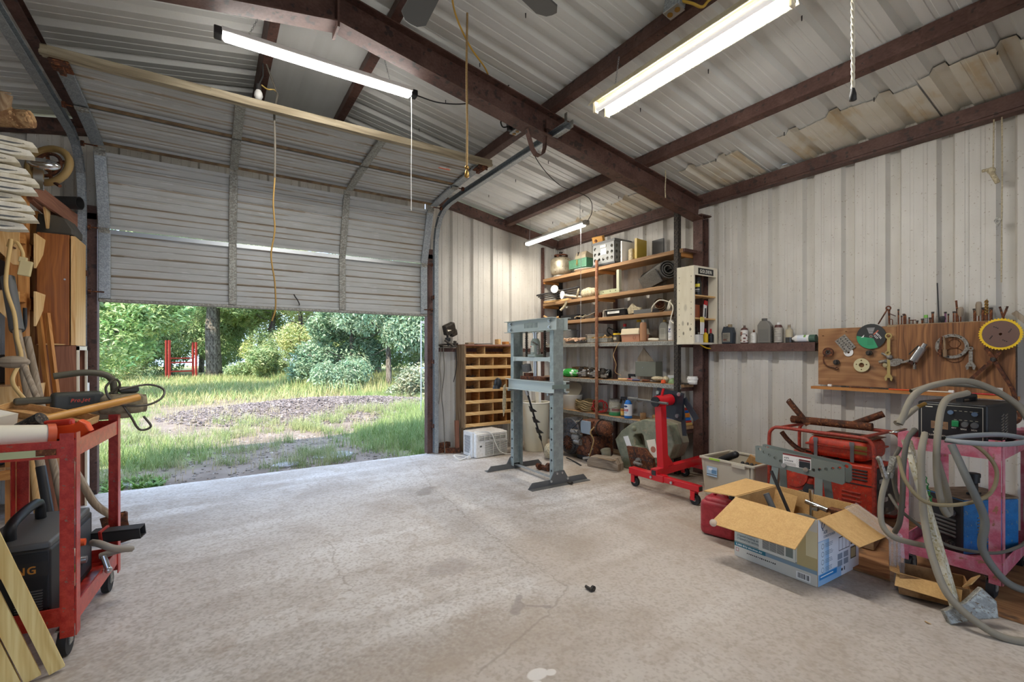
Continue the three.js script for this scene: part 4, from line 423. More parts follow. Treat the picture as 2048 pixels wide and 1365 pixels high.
  const sb = thing('lidded_bin', 'salmon plastic bin with a cream lid on the bench shelf', 'bin', [4.188, y, -3.84]); part(sb, 'body', EXB([[-0.07, 0], [0.07, 0], [0.085, 0.08], [-0.085, 0.08]], 0.26, 0.006, 0, 0.005, -0.13), P(0xc58e70)); part(sb, 'lid', EXB([[-0.09, 0], [0.09, 0], [0.075, 0.055], [-0.075, 0.055]], 0.26, 0.006, 0, 0.092, -0.13), P(0xd6c6a6)); part(sb, 'rim', RB(0.195, 0.012, 0.29, 0.004, 0, 0.088, 0), P(0xcdbd9c)); part(sb, 'emblem', TO(0.02, 0.003, -0.087, 0.045, 0.07, 0, PI / 2, 0), P(0xa8755a));
  bottle('caulk_tube', 'plain brown cylinder can with a grey nozzle in front of the bin', 'can', [4.13, y, -3.66], [[0.036, 0], [0.038, 0.006], [0.038, 0.195], [0.03, 0.215]], P(0xa87a56, 0.6), 0.018, 0.03, P(0x9c9a8c), undefined);
  one('card_scrap', 'small crumpled paper scrap lying on the bench shelf', 'scrap', [RB(0.08, 0.025, 0.12, 0.01, 0, 0.013, 0, 0.05, 0.3, 0.1)], M.cream, [4.16, y + 0.007, -3.53]);
  const gb = thing('oil_bottle', 'square grey oil bottle with a tan cap near the end post', 'bottle', [4.2, y, -3.42]); part(gb, 'body', EXB([[-0.05, 0], [0.05, 0], [0.05, 0.15], [0.035, 0.185], [0.02, 0.195], [-0.02, 0.195], [-0.035, 0.185], [-0.05, 0.15]], 0.05, 0.006, 0.025, 0.006, 0, 0, -PI / 2, 0), P(0x8b8a80)); part(gb, 'cap', C(0.018, 0.02, 0.035, 0, 0.215, 0), P(0xb89a5e)); part(gb, 'label', print(0.075, 0.12, -0.0325, 0.08, 0, 0, -PI / 2, 0), mapped(lines('#a8a698', fine('#7b796d', 14, 12)), 0.6));
  bottle('aerosol_can', 'white aerosol can with a blue mark beside the end post', 'can', [4.16, y, -3.3], [[0.03, 0], [0.032, 0.006], [0.032, 0.17], [0.026, 0.185]], P(0xdcdad4), 0.026, 0.035, M.white, [0.0325, 0.15, 0.085, 0, 6.28, mapped(lines('#e6e5e2', [['#20306a', 'Z', 46, 30, 60], ['#20306a', 'Z', 46, 94, 60], ...fine('#8f94a8', 76, 5)]), 0.4)]);
  one('hanging_wire', 'thin tan wire dangling from the bench shelf edge', 'wire', T([[0, 0, 0], [-0.01, -0.05, -0.03], [-0.005, -0.15, -0.09], [-0.012, -0.2, -0.07], [-0.01, -0.27, -0.04], [-0.005, -0.36, -0.06], [0.05, -0.4, -0.02]], 0.003), M.pinelight, [4.075, y, -3.98]);
}
{ // fifth shelf
  const y = SH.e + 0.0015;
  const gm = mapped(canvas(256, 128, (c, w, h) => { c.fillStyle = '#2f9a3c'; c.fillRect(0, 0, w, h); c.fillStyle = '#dfe6df'; for (let i = 0; i < 7; i++) { c.beginPath(); c.ellipse(20 + i * 38, 40 + 30 * hash[i * 9], 22, 12, hash[i] * 3, 0, 7); c.fill(); } c.fillStyle = '#1c6e2a'; for (let i = 0; i < 6; i++) c.fillRect(30 + i * 40, 90 + 20 * hash[i], 26, 8); }), 0.4); gm.map.wrapS = gm.map.wrapT = THREE.RepeatWrapping; gm.map.repeat.set(3, 6);
  const g = new THREE.SphereGeometry(0.1, 22, 14); { const p = g.attributes.position; for (let i = 0; i < p.count; i++) { const v = new THREE.Vector3().fromBufferAttribute(p, i); const n = 1 + 0.4 * (fbm(v.x * 2 + 0.5, v.z * 2 + v.y * 3, 14, 3) - 0.5); p.setXYZ(i, v.x * n, Math.max(-0.055, v.y * n * 0.6), v.z * n * 1.9); } g.computeVertexNormals(); } one('soil_bag', 'green and white plastic bag slumped on the lower shelf', 'bag', tf(g, 0, 0.055, 0), gm, [4.18, y, -5.0]);
  one('open_carton', 'small brown carton behind the green bag', 'box', [B(0.1, 0.13, 0.22, 0, 0.07, 0, 0, 0.1, 0.05)], M.carddark, [4.355, y, -5.0]);
  const carb = (l, z, s) => { const t = thing('carburetor', l, 'engine part', [4.18, y, z], s); part(t, 'body', [RB(0.08, 0.05, 0.13, 0.012, 0, 0.04, 0), RB(0.06, 0.07, 0.06, 0.01, 0.01, 0.075, 0.02)], M.alu); part(t, 'bowl', C(0.035, 0.03, 0.04, -0.02, 0.022, -0.03), M.greasy); part(t, 'throat', [C(0.032, 0.032, 0.07, 0.01, 0.09, -0.045, 0.4, 0, 0.2), TO(0.032, 0.006, 0.015, 0.122, -0.03, PI / 2 + 0.4, 0, 0)], M.greasy); part(t, 'linkage', [CY([-0.05, 0.06, -0.06], [-0.05, 0.1, 0.07], 0.005), CY([0.04, 0.03, 0.06], [-0.04, 0.11, 0.1], 0.005), SP(0.014, -0.05, 0.06, -0.06)], M.bright); };
  carb('greasy carburetor lying against the rusty pipe post', -4.74, 0.3); carb('oily throttle body behind the rusty pipe post', -4.52, 0.2); carb('silver carburetor with black ends beside the pipe post', -4.34, 2.2);
  one('cable_loop', 'loop of dark cable standing behind the carburetors', 'cable', T([[0, 0.01, -0.16], [0, 0.1, -0.08], [0.01, 0.14, 0.02], [0, 0.09, 0.14], [-0.02, 0.02, 0.2]], 0.007), M.hosedark, [4.26, y, -4.82]);
  one('gear_case', 'black ribbed gear case at the back of the lower shelf', 'casting', [RB(0.1, 0.1, 0.2, 0.02, 0, 0.05, 0), ...[-0.07, -0.035, 0, 0.035, 0.07].map((z) => B(0.11, 0.11, 0.008, 0, 0.052, z))], M.black, [4.33, y + 0.006, -4.5]);
  one('cork_board', 'worn flat board lying under the grey drawer box', 'board', [EX([[-0.3, -0.1], [0.22, -0.11], [0.34, -0.02], [0.2, 0.12], [-0.25, 0.1]], 0.012, [], 0, 0.045, 0, PI / 2, PI / 2, 0)], M.greywood, [4.22, y, -3.72]);
  const bx = thing('steel_box', 'olive grey steel drawer box with a blank white card', 'box', [4.22, y + 0.06, -3.66], -0.06); part(bx, 'body', RB(0.17, 0.17, 0.25, 0.004, 0, 0.085, 0), P(0x6a6c5f, 0.5)); part(bx, 'card', B(0.1, 0.085, 0.004, -0.02, 0.05, -0.126), M.cream); part(bx, 'lid_tabs', [-0.06, -0.02, 0.02, 0.06].map((x) => B(0.022, 0.012, 0.006, x, 0.162, -0.126)), M.dark); part(bx, 'knob', SP(0.006, -0.088, 0.1, -0.03), M.bright);
  bx.rotation.y = 0.25;
  for (const [l, z, x, m, L, r] of [['red handled pliers lying by the drawer box', -3.88, 4.16, M.red, 0.2, 0.012], ['wooden handled file lying at the lower shelf edge', -3.92, 4.11, M.pinelight, 0.18, 0.013], ['dark screwdriver lying at the lower shelf edge', -3.72, 4.11, P(0x3d3658), 0.14, 0.013], ['brown wooden peg lying at the lower shelf edge', -3.58, 4.12, M.rust, 0.14, 0.016]]) { const t = thing('hand_tool', l, 'tool', [x, y, z], 0.2); part(t, 'handle', CY([0, 0.016, -L / 2], [0, 0.016, L * 0.15], r, r * 0.8), m); part(t, 'shaft', CY([0, 0.016, L * 0.15], [0.01, 0.014, L * 0.6], 0.005), M.alu); }
  one('black_bracket', 'black bracket with a hooked end behind the red pliers', 'bracket', [B(0.03, 0.03, 0.1, 0, 0.06, 0), BAR([0, 0.05, 0.04], [0, 0.13, 0.12], 0.012, 0.02), B(0.02, 0.06, 0.02, 0, 0.03, -0.04)], M.black, [4.26, y, -3.95]);
  one('cloth_rag', 'crumpled cream rag on the lower shelf', 'rag', [SP(0.05).scale(1, 0.5, 1.7).translate(0, 0.025, 0), SP(0.035, 0.02, 0.02, 0.09)], M.cloth, [4.15, y + 0.02, -3.47]);
  one('glass_bowl', 'green glass float dome upside down near the end post', 'bowl', LA([[0.07, 0], [0.06, 0.035], [0.03, 0.055], [0, 0.06]]), new THREE.MeshPhysicalMaterial({ color: 0x9fc08a, roughness: 0.15, transmission: 0.5, thickness: 0.01, ior: 1.45 }), [4.19, y, -3.28]);
  one('orange_cap', 'small orange plastic cap in front of the glass dome', 'cap', C(0.022, 0.025, 0.035, 0, 0.018, 0), M.orange, [4.105, y, -3.36]);
  for (const [x, z, l] of [[4.3, -3.4, 'flat white tub behind the green glass dome'], [4.22, -3.08, 'small white tub standing against the column']]) { const t = thing('cream_tub', l, 'tub', [x, y, z]); part(t, 'tub', LA([[0, 0], [0.045, 0], [0.05, 0.05], [0, 0.05]]), M.white); part(t, 'lid', [C(0.054, 0.054, 0.018, 0, 0.058, 0), C(0.05, 0.05, 0.014, 0, 0.074, 0)], M.white); }
  one('drill_bits_pack', 'flat grey metal scrap at the column end of the lower shelf', 'scrap', [B(0.08, 0.012, 0.1, 0, 0.006, 0, 0, 0.3, 0)], M.greasy, [4.16, y, -2.99].map((v, i) => i === 2 ? -3.14 : v));
}
{ // lowest shelf
  const y = SH.f + 0.0015;
  const b = thing('plastic_basin', 'cream plastic basin with a lid leaning in it on the lowest shelf', 'basin', [4.22, y, -5.03]); part(b, 'bowl', [LA([[0, 0], [0.11, 0], [0.145, 0.19], [0.152, 0.2], [0.14, 0.2], [0.1, 0.012], [0, 0.012]], 0, 0, 0).scale(0.95, 1, 1.2)], M.plastic); part(b, 'leaning_lid', [LA([[0, 0], [0.13, 0], [0.15, 0.015], [0.15, 0.022], [0.12, 0.012], [0, 0.012]], 0.05, 0.22, -0.02, 0, 0, 0.95).scale(1, 1, 1.15)], P(0xc4bba2));
  const h = []; for (let i = 0; i < 60; i++) { const a = i * 0.56, r = 0.13 + 0.02 * Math.sin(i * 1.7); h.push([Math.cos(a) * r * 0.8, 0.02 + i * 0.0021 + 0.012 * Math.sin(i * 2.3), Math.sin(a) * r * 1.25]); } one('hose_coil', 'thick coil of tan hose on the lowest shelf', 'hose', T(h, 0.013, 300), P(0x8a7650, 0.8), [4.2, y, -4.68]);
  const w = []; for (let i = 0; i < 40; i++) { const a = i * 0.7, r = 0.075 + 0.012 * Math.sin(i * 2.7); w.push([Math.cos(a) * r * 0.6, 0.09 + Math.sin(a) * r, 0.04 * Math.sin(i * 0.9) + Math.cos(a) * r * 0.8]); } one('wire_coil', 'small coil of red wire leaning against the pipe post', 'wire', T(w, 0.005, 220), M.red, [4.16, y, -4.4]);
  const pc = thing('paint_can', 'old metal paint can with a green stained base', 'can', [4.22, y, -4.18]); part(pc, 'wall', LA([[0, 0], [0.083, 0], [0.085, 0.004], [0.083, 0.008], [0.083, 0.19], [0.086, 0.194], [0.083, 0.198], [0.07, 0.198], [0.068, 0.19], [0, 0.19]]), M.alu); part(pc, 'paper_wrap', band(0.0838, 0.15, 0.1, 0, 6.28), mapped(canvas(256, 128, (c, W, H) => { c.fillStyle = '#a09a86'; c.fillRect(0, 0, W, H); c.fillStyle = '#c5c2b2'; for (let k = 0; k < 4; k++) { c.font = 'bold 15px sans-serif'; c.fillText('PRIMER', 8 + k * 64, 30); c.fillStyle = '#8a5550'; c.fillRect(6 + k * 64, 76, 50, 22); c.fillStyle = '#c5c2b2'; c.fillRect(8 + k * 64, 40, 44, 5); c.fillRect(8 + k * 64, 52, 38, 5); } c.fillStyle = '#3c8a56'; c.fillRect(0, 112, W, 16); }), 0.5)); part(pc, 'green_drip', [LA([[0.0845, 0.001], [0.0855, 0.022], [0.0845, 0.024]])], P(0x2c8a50)); part(pc, 'bail', T([[0, 0.15, -0.087], [-0.07, 0.11, -0.06], [-0.095, 0.09, 0], [-0.07, 0.11, 0.06], [0, 0.15, 0.087]], 0.0025), M.bright);
  const s = thing('trigger_sprayer', 'dark grey trigger spray bottle beside the paint can', 'bottle', [4.2, y, -4.03]); part(s, 'body', LA([[0, 0], [0.035, 0], [0.036, 0.01], [0.036, 0.11], [0.015, 0.17], [0.014, 0.2]]), P(0x4c4f55)); part(s, 'trigger_head', [RB(0.03, 0.03, 0.1, 0.008, 0, 0.225, 0.01), BAR([0, 0.21, -0.04], [0, 0.16, -0.055], 0.014, 0.01), C(0.014, 0.016, 0.02, 0, 0.205, 0), B(0.018, 0.016, 0.02, 0, 0.235, 0.065)], M.black); part(s, 'label', band(0.0365, 0.08, 0.06, 3.9, 5.6), mapped(lines('#d2a03c', [['#a5301e', 0, 20, 128, 20], ...fine('#f0e5c0', 60, 6)]), 0.5));
  const bl = bottle('coolant_bottle', 'white bottle with bright blue shoulders and base on the lowest shelf', 'bottle', [4.14, y, -3.9], [[0.044, 0], [0.047, 0.008], [0.047, 0.165], [0.03, 0.2], [0.018, 0.215]], P(0x1d6fc0), 0.018, 0.022, P(0x18364f), [0.0475, 0.135, 0.1, 0, 6.28, mapped(canvas(256, 128, (c, W, H) => { c.fillStyle = '#e9edf2'; c.fillRect(0, 0, W, H); for (let k = 0; k < 2; k++) { c.fillStyle = '#24406e'; c.beginPath(); c.ellipse(64 + k * 128, 24, 24, 12, 0, 0, 7); c.fill(); c.fillStyle = '#a8263a'; c.fillRect(34 + k * 128, 52, 60, 26); c.fillStyle = '#f2f0ee'; c.font = 'bold 16px sans-serif'; c.textAlign = 'center'; c.fillText('BRAKE', 64 + k * 128, 70); c.fillStyle = '#7f90ad'; c.fillRect(40 + k * 128, 88, 48, 5); c.fillRect(40 + k * 128, 98, 40, 4); } }), 0.4)]);
  const tr = thing('twine_roll', 'small brown paper core standing at the lowest shelf edge', 'roll', [4.15, y, -3.68]); part(tr, 'core', LA([[0.022, 0], [0.034, 0], [0.034, 0.085], [0.022, 0.085], [0.022, 0.01]]), M.carddark);
  one('paper_bag', 'torn brown paper bag lying behind the paper core', 'bag', [RB(0.14, 0.05, 0.22, 0.02, 0, 0.026, 0, 0.1, 0.2, 0)], M.card, [4.3, y + 0.01, -3.52]);
  const cols = [[0x2458a0, 'blue'], [0xd8832f, 'orange'], [0x2467b5, 'bright blue'], [0xb83a2c, 'red'], [0xd7cfb2, 'cream'], [0xc8a05a, 'tan']]; const stack = [['tan carton board at the bottom of the shelf stack by the column', 5, 0.03], ['red and white flat pack in the shelf stack by the column', 3, 0.02], ['bright blue flat pack in the shelf stack by the column', 2, 0.03], ['orange printed flat pack in the shelf stack by the column', 1, 0.045], ['blue flat pack high in the shelf stack by the column', 0, 0.025], ['red topped flat pack in the shelf stack by the column', 3, 0.03], ['cream booklet on top of the shelf stack by the column', 4, 0.025]]; let yy = y; stack.forEach(([l, c, th], i) => { one('flat_pack', l, 'package', [RB(0.2 - i * 0.008, th, 0.27 - i * 0.016, 0.006, 0, th / 2, 0), B(0.205 - i * 0.008, th * 0.4, 0.1, 0, th / 2, 0.03)], P(cols[c][0], 0.5), [4.21, yy, -3.28], 0.3 * (hash[i * 31] - 0.5)); yy += th + 0.001; });
}
{ // white shelf box with the sign
  const t = thing('wall_cabinet', 'cream peg shelf box with a black lettered sign fixed to the column', 'cabinet', [4.215, 1.345, -3.02]); const m = mapped(tex(256, 512, (u, v) => { let c = mixc([226, 218, 194], [210, 200, 172], fbm(u, v, 6, 4)); for (const [a, b, r, k] of [[0.66, 0.26, 0.05, 0.7], [0.8, 0.19, 0.05, 0.8], [0.36, 0.27, 0.07, 0.35], [0.4, 0.14, 0.05, 0.7], [0.52, 0.47, 0.1, 0.2]]) { const d = Math.hypot(u - a, (v - b) * 2.2) / r; c = mixc(c, [112, 104, 88], (1 - ss(0.5, 1.3, d)) * Math.min(1, k * 1.25)); } return c; }, [1, 1]), 0.55);
  const sideG = B(0.018, 0.785, 0.2, -0.185, 0.3925, 0); part(t, 'side_panel', sideG, M.cream); { const g = print(0.198, 0.783, -0.1955, 0.3925, 0, 0, -PI / 2, 0); part(t, 'side_face', g, m, 'cream face with dark paint blots'); }
  part(t, 'side_panel', B(0.018, 0.785, 0.2, 0.185, 0.3925, 0), M.cream); part(t, 'back_panel', B(0.36, 0.785, 0.01, 0, 0.3925, -0.095), M.cream); part(t, 'top_panel', B(0.36, 0.016, 0.2, 0, 0.777, 0), M.cream); part(t, 'header', B(0.352, 0.085, 0.014, 0, 0.735, 0.092), M.cream); part(t, 'bottom_panel', B(0.388, 0.018, 0.205, 0, 0.009, 0), M.cream);
  for (const y of [0.26, 0.49]) part(t, 'inner_shelf', B(0.35, 0.014, 0.18, 0, y, 0), M.pinelight);
  part(t, 'sign', print(0.25, 0.062, 0.0, 0.735, 0.1, 0, 0, 0), mapped(canvas(256, 64, (c, w, h) => { c.fillStyle = '#161616'; c.fillRect(0, 0, w, h); c.fillStyle = '#f0ecdf'; c.font = 'bold 50px sans-serif'; c.textAlign = 'center'; c.fillText('GOLDEN', w / 2, 50, 240); }), 0.5), 'black sign with white capital letters');
  part(t, 'peg_holes', [0.08, 0.15, 0.2, 0.3, 0.36, 0.42, 0.55, 0.62, 0.68].flatMap((y) => [-0.07, 0.07].map((z) => C(0.004, 0.004, 0.004, -0.195, y, z, 0, 0, PI / 2))), M.dark);
  const Y = (q) => 1.345 + q, Z = -3.0;
  bottle('aerosol_can', 'black aerosol can with a yellow mark inside the peg shelf box', 'can', [4.2, Y(0.498), Z], [[0.03, 0], [0.032, 0.006], [0.032, 0.14], [0.024, 0.16]], M.black, 0.026, 0.028, M.dark, [0.0325, 0.12, 0.075, 0, 6.28, mapped(lines('#1c1c1c', [['#e5d23a', 14, 14, 40, 34], ['#e5d23a', 80, 14, 40, 34], ['#c8c8c4', 10, 70, 108, 10], ['#8a8a86', 10, 90, 108, 6]]), 0.4)]);
  bottle('spray_nozzle_can', 'orange and white can behind the black can in the peg shelf box', 'can', [4.11, Y(0.498), Z - 0.02], [[0.032, 0], [0.034, 0.006], [0.034, 0.09], [0.03, 0.1]], P(0xc4552a), 0.03, 0.015, M.white, [0.0345, 0.04, 0.03, 0, 6.28, M.white]);
  one('red_box', 'brown carton standing on the middle shelf of the peg box', 'box', RB(0.1, 0.14, 0.06, 0.004, 0, 0.07, 0), P(0x8a4522), [4.17, Y(0.268), Z - 0.02], 0.1);
  { const q = thing('blister_pack', 'white hanging pack with a red top in the peg shelf box', 'package', [4.27, Y(0.268), Z + 0.03], 0.15); part(q, 'card', B(0.06, 0.14, 0.006, 0, 0.07, 0, 0, 0, -0.12), M.white); part(q, 'red_header', B(0.06, 0.045, 0.012, 0.02, 0.16, 0, 0, 0, -0.12), M.red); part(q, 'tool', C(0.008, 0.008, 0.09, -0.004, 0.06, 0.006, 0, 0, -0.12), M.dark); }
  { const q = thing('hang_tag', 'white and yellow round ended tag hanging from the middle peg shelf', 'tag', [4.12, Y(0.1), Z + 0.1], 0.1); part(q, 'tag_body', EX([[-0.03, 0], [0.03, 0], [0.038, 0.1], [0.03, 0.17], [-0.03, 0.17]], 0.006, []), M.white); part(q, 'yellow_band', EX([[-0.031, 0.12], [0.036, 0.12], [0.03, 0.172], [-0.03, 0.172]], 0.007, [], 0, 0, 0), P(0xe0c95a)); }
  bottle('oil_can', 'yellow oil bottle with a red spout at the bottom of the peg box', 'bottle', [4.28, Y(0.018), Z + 0.03], [[0.024, 0], [0.026, 0.005], [0.026, 0.085], [0.01, 0.105]], M.yellow, 0.008, 0.04, M.red);
  bottle('oil_can', 'black dropper bottle with a red spout at the bottom of the peg box', 'bottle', [4.355, Y(0.018), Z + 0.04], [[0.026, 0], [0.028, 0.005], [0.028, 0.085], [0.012, 0.1]], M.black, 0.01, 0.045, M.red, [0.0285, 0.05, 0.045, 0, 6.28, mapped(lines('#1a1a20', fine('#a9a9b2', 20, 10)), 0.5)]);
  { const q = thing('small_carton', 'small white carton at the bottom of the peg shelf box', 'box', [4.14, Y(0.018), Z + 0.05], 0.1); part(q, 'carton', RB(0.09, 0.08, 0.05, 0.003, 0, 0.04, 0), M.white); part(q, 'cap', C(0.01, 0.012, 0.025, 0, 0.092, 0), M.alu); }
  one('grease_gun_tip', 'greasy coupling lying behind the small white carton', 'fitting', [C(0.018, 0.022, 0.08, 0, 0.06, 0, 0, 0, 1.1), C(0.012, 0.012, 0.12, 0.02, 0.11, 0, 0, 0, 0.4), B(0.03, 0.05, 0.02, 0.0, 0.025, 0)], M.greasy, [4.21, Y(0.018), Z - 0.03]);
  one('yellow_strap', 'yellow strap looped under the peg shelf box', 'strap', T([[-0.1, 0, 0], [-0.02, -0.03, 0.01], [0.08, -0.035, 0.01], [0.13, 0, 0]], 0.006), M.yellow, [4.27, 1.34, -2.95]);
}
// ---------- floor things between the door and the shelves ----------
const yz = (pts) => pts.map(([z, y]) => [-z, y]);                       // outline in the z-y plane
const EXX = (pts, d, x, holes = [], b = 0) => tf(b ? new THREE.ExtrudeGeometry(shp(yz(pts), holes.map((h) => h.length === 3 && !Array.isArray(h[0]) ? [-h[0], h[1], h[2]] : yz(h))), { depth: d, bevelEnabled: true, bevelSize: b, bevelThickness: b, bevelSegments: 2 }) : new THREE.ExtrudeGeometry(shp(yz(pts), holes.map((h) => h.length === 3 && !Array.isArray(h[0]) ? [-h[0], h[1], h[2]] : yz(h))), { depth: d, bevelEnabled: false, curveSegments: 10 }), x, 0, 0, 0, PI / 2, 0);
{ // H-frame press
  const t = thing('shop_press', 'grey green steel shop press standing before the shelves', 'press', [2.795, 0, -3.9]); const m = M.press;
  for (const s of [-1, 1]) { const zo = s * 0.375;
    part(t, 'post', [B(0.115, 1.55, 0.006, 0, 0.815, zo), B(0.006, 1.55, 0.055, -0.0575, 0.815, zo - s * 0.0275), B(0.006, 1.55, 0.055, 0.0575, 0.815, zo - s * 0.0275)], m);
    part(t, 'post_holes', [0.13, 0.23, 0.33, 0.43, 0.53, 0.63, 0.73].flatMap((y) => [-0.0612, 0.0612].map((x) => C(0.011, 0.011, 0.002, x, y, zo - s * 0.027, 0, 0, PI / 2))), M.black);
    part(t, 'base_angle', [EX([[-0.36, 0.004], [0.36, 0.004], [0.31, 0.058], [-0.31, 0.058]], 0.007, [], 0, 0, zo + s * 0.004), B(0.7, 0.006, 0.06, 0, 0.003, zo + s * 0.035)], M.greyplastic);
    part(t, 'gusset', [EX([[-0.13, 0.02], [0.13, 0.02], [0.06, 0.13], [-0.06, 0.13]], 0.006, [], 0, 0, zo + s * 0.012 - 0.003)], M.greyplastic); for (const [x, y] of [[-0.1, 0.045], [-0.03, 0.11], [0.03, 0.11], [0.1, 0.045]]) part(t, 'bolt', C(0.011, 0.011, 0.014, x, y, zo + s * 0.018, PI / 2, 0, 0), M.bright); }
  part(t, 'base_tie', B(0.045, 0.006, 0.74, 0, 0.045, 0), M.galv);
  for (const x of [-0.068, 0.068]) { part(t, 'head_channel', [B(0.006, 0.115, 0.86, x, 1.535, 0), B(0.045, 0.006, 0.86, x - Math.sign(x) * -0.02, 1.593, 0), B(0.045, 0.006, 0.86, x - Math.sign(x) * -0.02, 1.478, 0)], P(0xb2bcb8, 0.35)); part(t, 'bed_channel', [B(0.006, 0.1, 0.8, x * 1.05, 0.93, 0), B(0.045, 0.006, 0.8, x * 1.05 + Math.sign(x) * 0.022, 0.98, 0), B(0.045, 0.006, 0.8, x * 1.05 + Math.sign(x) * 0.022, 0.88, 0)], P(0xc2ccc8, 0.35)); }
  part(t, 'decal', print(0.26, 0.07, -0.0715, 1.535, 0.02, 0, -PI / 2, 0), mapped(canvas(256, 64, (c, w, h) => { c.fillStyle = '#b9c4bf'; c.fillRect(0, 0, w, h); c.fillStyle = '#7e8a88'; for (let i = 0; i < 10; i++) c.fillRect(10 + i * 24, 8, 14 + 6 * hash[i], 46); c.fillStyle = '#9aa6a2'; c.fillRect(60, 10, 80, 20); }), 0.5));
  for (const y of [1.505, 1.565]) for (const z of [-0.345, 0.345]) part(t, 'head_bolt', [CY([-0.1, y, z], [0.12, y, z], 0.008), C(0.014, 0.014, 0.012, -0.082, y, z, 0, 0, PI / 2), C(0.014, 0.014, 0.012, 0.09, y, z, 0, 0, PI / 2)], M.bright);
  for (const z of [-0.35, 0.35]) part(t, 'bed_pin', CY([-0.11, 0.862, z], [0.13, 0.862, z], 0.011), M.galv);
  part(t, 'bed_clip', [B(0.2, 0.04, 0.01, 0, 0.935, 0.412), B(0.01, 0.04, 0.06, 0.1, 0.935, 0.385)], P(0x6d7a72)); 
  part(t, 'crosshead', [B(0.09, 0.04, 0.66, 0, 1.195, 0), B(0.13, 0.05, 0.02, 0, 1.195, 0.318), B(0.13, 0.05, 0.02, 0, 1.195, -0.318)], P(0xb8c2be, 0.35));
  part(t, 'ram', C(0.02, 0.02, 0.16, 0, 1.1, 0), M.bright);
  for (const z of [-0.16, 0.16]) part(t, 'guide_spring', [C(0.011, 0.011, 0.28, 0, 1.35, z), ...Array.from({ length: 14 }, (_, i) => TO(0.016, 0.003, 0, 1.22 + i * 0.019, z, PI / 2, 0, 0))], M.greasy);
  const j = part(t, 'bottle_jack', [C(0.048, 0.052, 0.15, 0, 1.3, 0), C(0.03, 0.048, 0.03, 0, 1.39, 0), RB(0.12, 0.03, 0.12, 0.008, 0, 1.231, 0)], P(0x8f9a90, 0.35)); part(j, 'jack_screw', [C(0.022, 0.022, 0.06, 0, 1.43, 0), C(0.032, 0.032, 0.012, 0, 1.464, 0)], M.bright); part(j, 'pump', [C(0.014, 0.016, 0.09, -0.02, 1.29, 0.075), BAR([-0.03, 1.34, 0.075], [-0.1, 1.37, 0.085], 0.016, 0.012)], M.alu); part(j, 'jack_label', band(0.0508, 0.07, 1.3, 3.6, 5.4), mapped(lines('#cfd2c4', [['#a33a2c', 10, 10, 70, 24], ...fine('#7d8078', 50, 8)]), 0.5));
  part(t, 'arbor_plate', [RB(0.16, 0.035, 0.36, 0.006, 0, 1.001, 0.02), B(0.06, 0.04, 0.1, 0, 1.03, -0.12)], M.rust);
  one('gauge_box', 'small grey gauge block lying on the press bed', 'gauge', [RB(0.06, 0.08, 0.09, 0.006, 0, 0.04, 0, 0, 0, 0.25), C(0.028, 0.028, 0.008, -0.03, 0.045, 0, 0, 0, PI / 2 + 0.25)], M.greyplastic, [2.77, 1.062, -4.02]);
  one('rubber_boot', 'black rubber cap hung on the end of the press bed', 'cap', [SP(0.06).scale(0.7, 1, 0.7), C(0.03, 0.042, 0.04, -0.02, -0.04, 0)], M.black, [2.63, 0.93, -4.37]);
  one('cloth_scrap', 'thin pale cloth strip hanging from the far press bed end', 'cloth', EX([[0, 0], [0.07, 0.02], [0.09, -0.12], [0.06, -0.25], [0.0, -0.33], [-0.03, -0.2]], 0.006, [], 0, 0, 0, 0, 0.7, 0), M.cloth, [2.66, 0.9, -4.31]);
  one('pipe_fitting', 'stub of rusty pipe fitting lying at the press base', 'fitting', [C(0.025, 0.025, 0.2, 0, 0.027, 0, PI / 2, 0.9, 0), C(0.036, 0.036, 0.04, 0.05, 0.036, 0.04, PI / 2, 0.9, 0), C(0.032, 0.032, 0.03, -0.03, 0.032, -0.02, PI / 2, 0.9, 0)], M.rust, [3.0, 0.002, -4.05]);
}
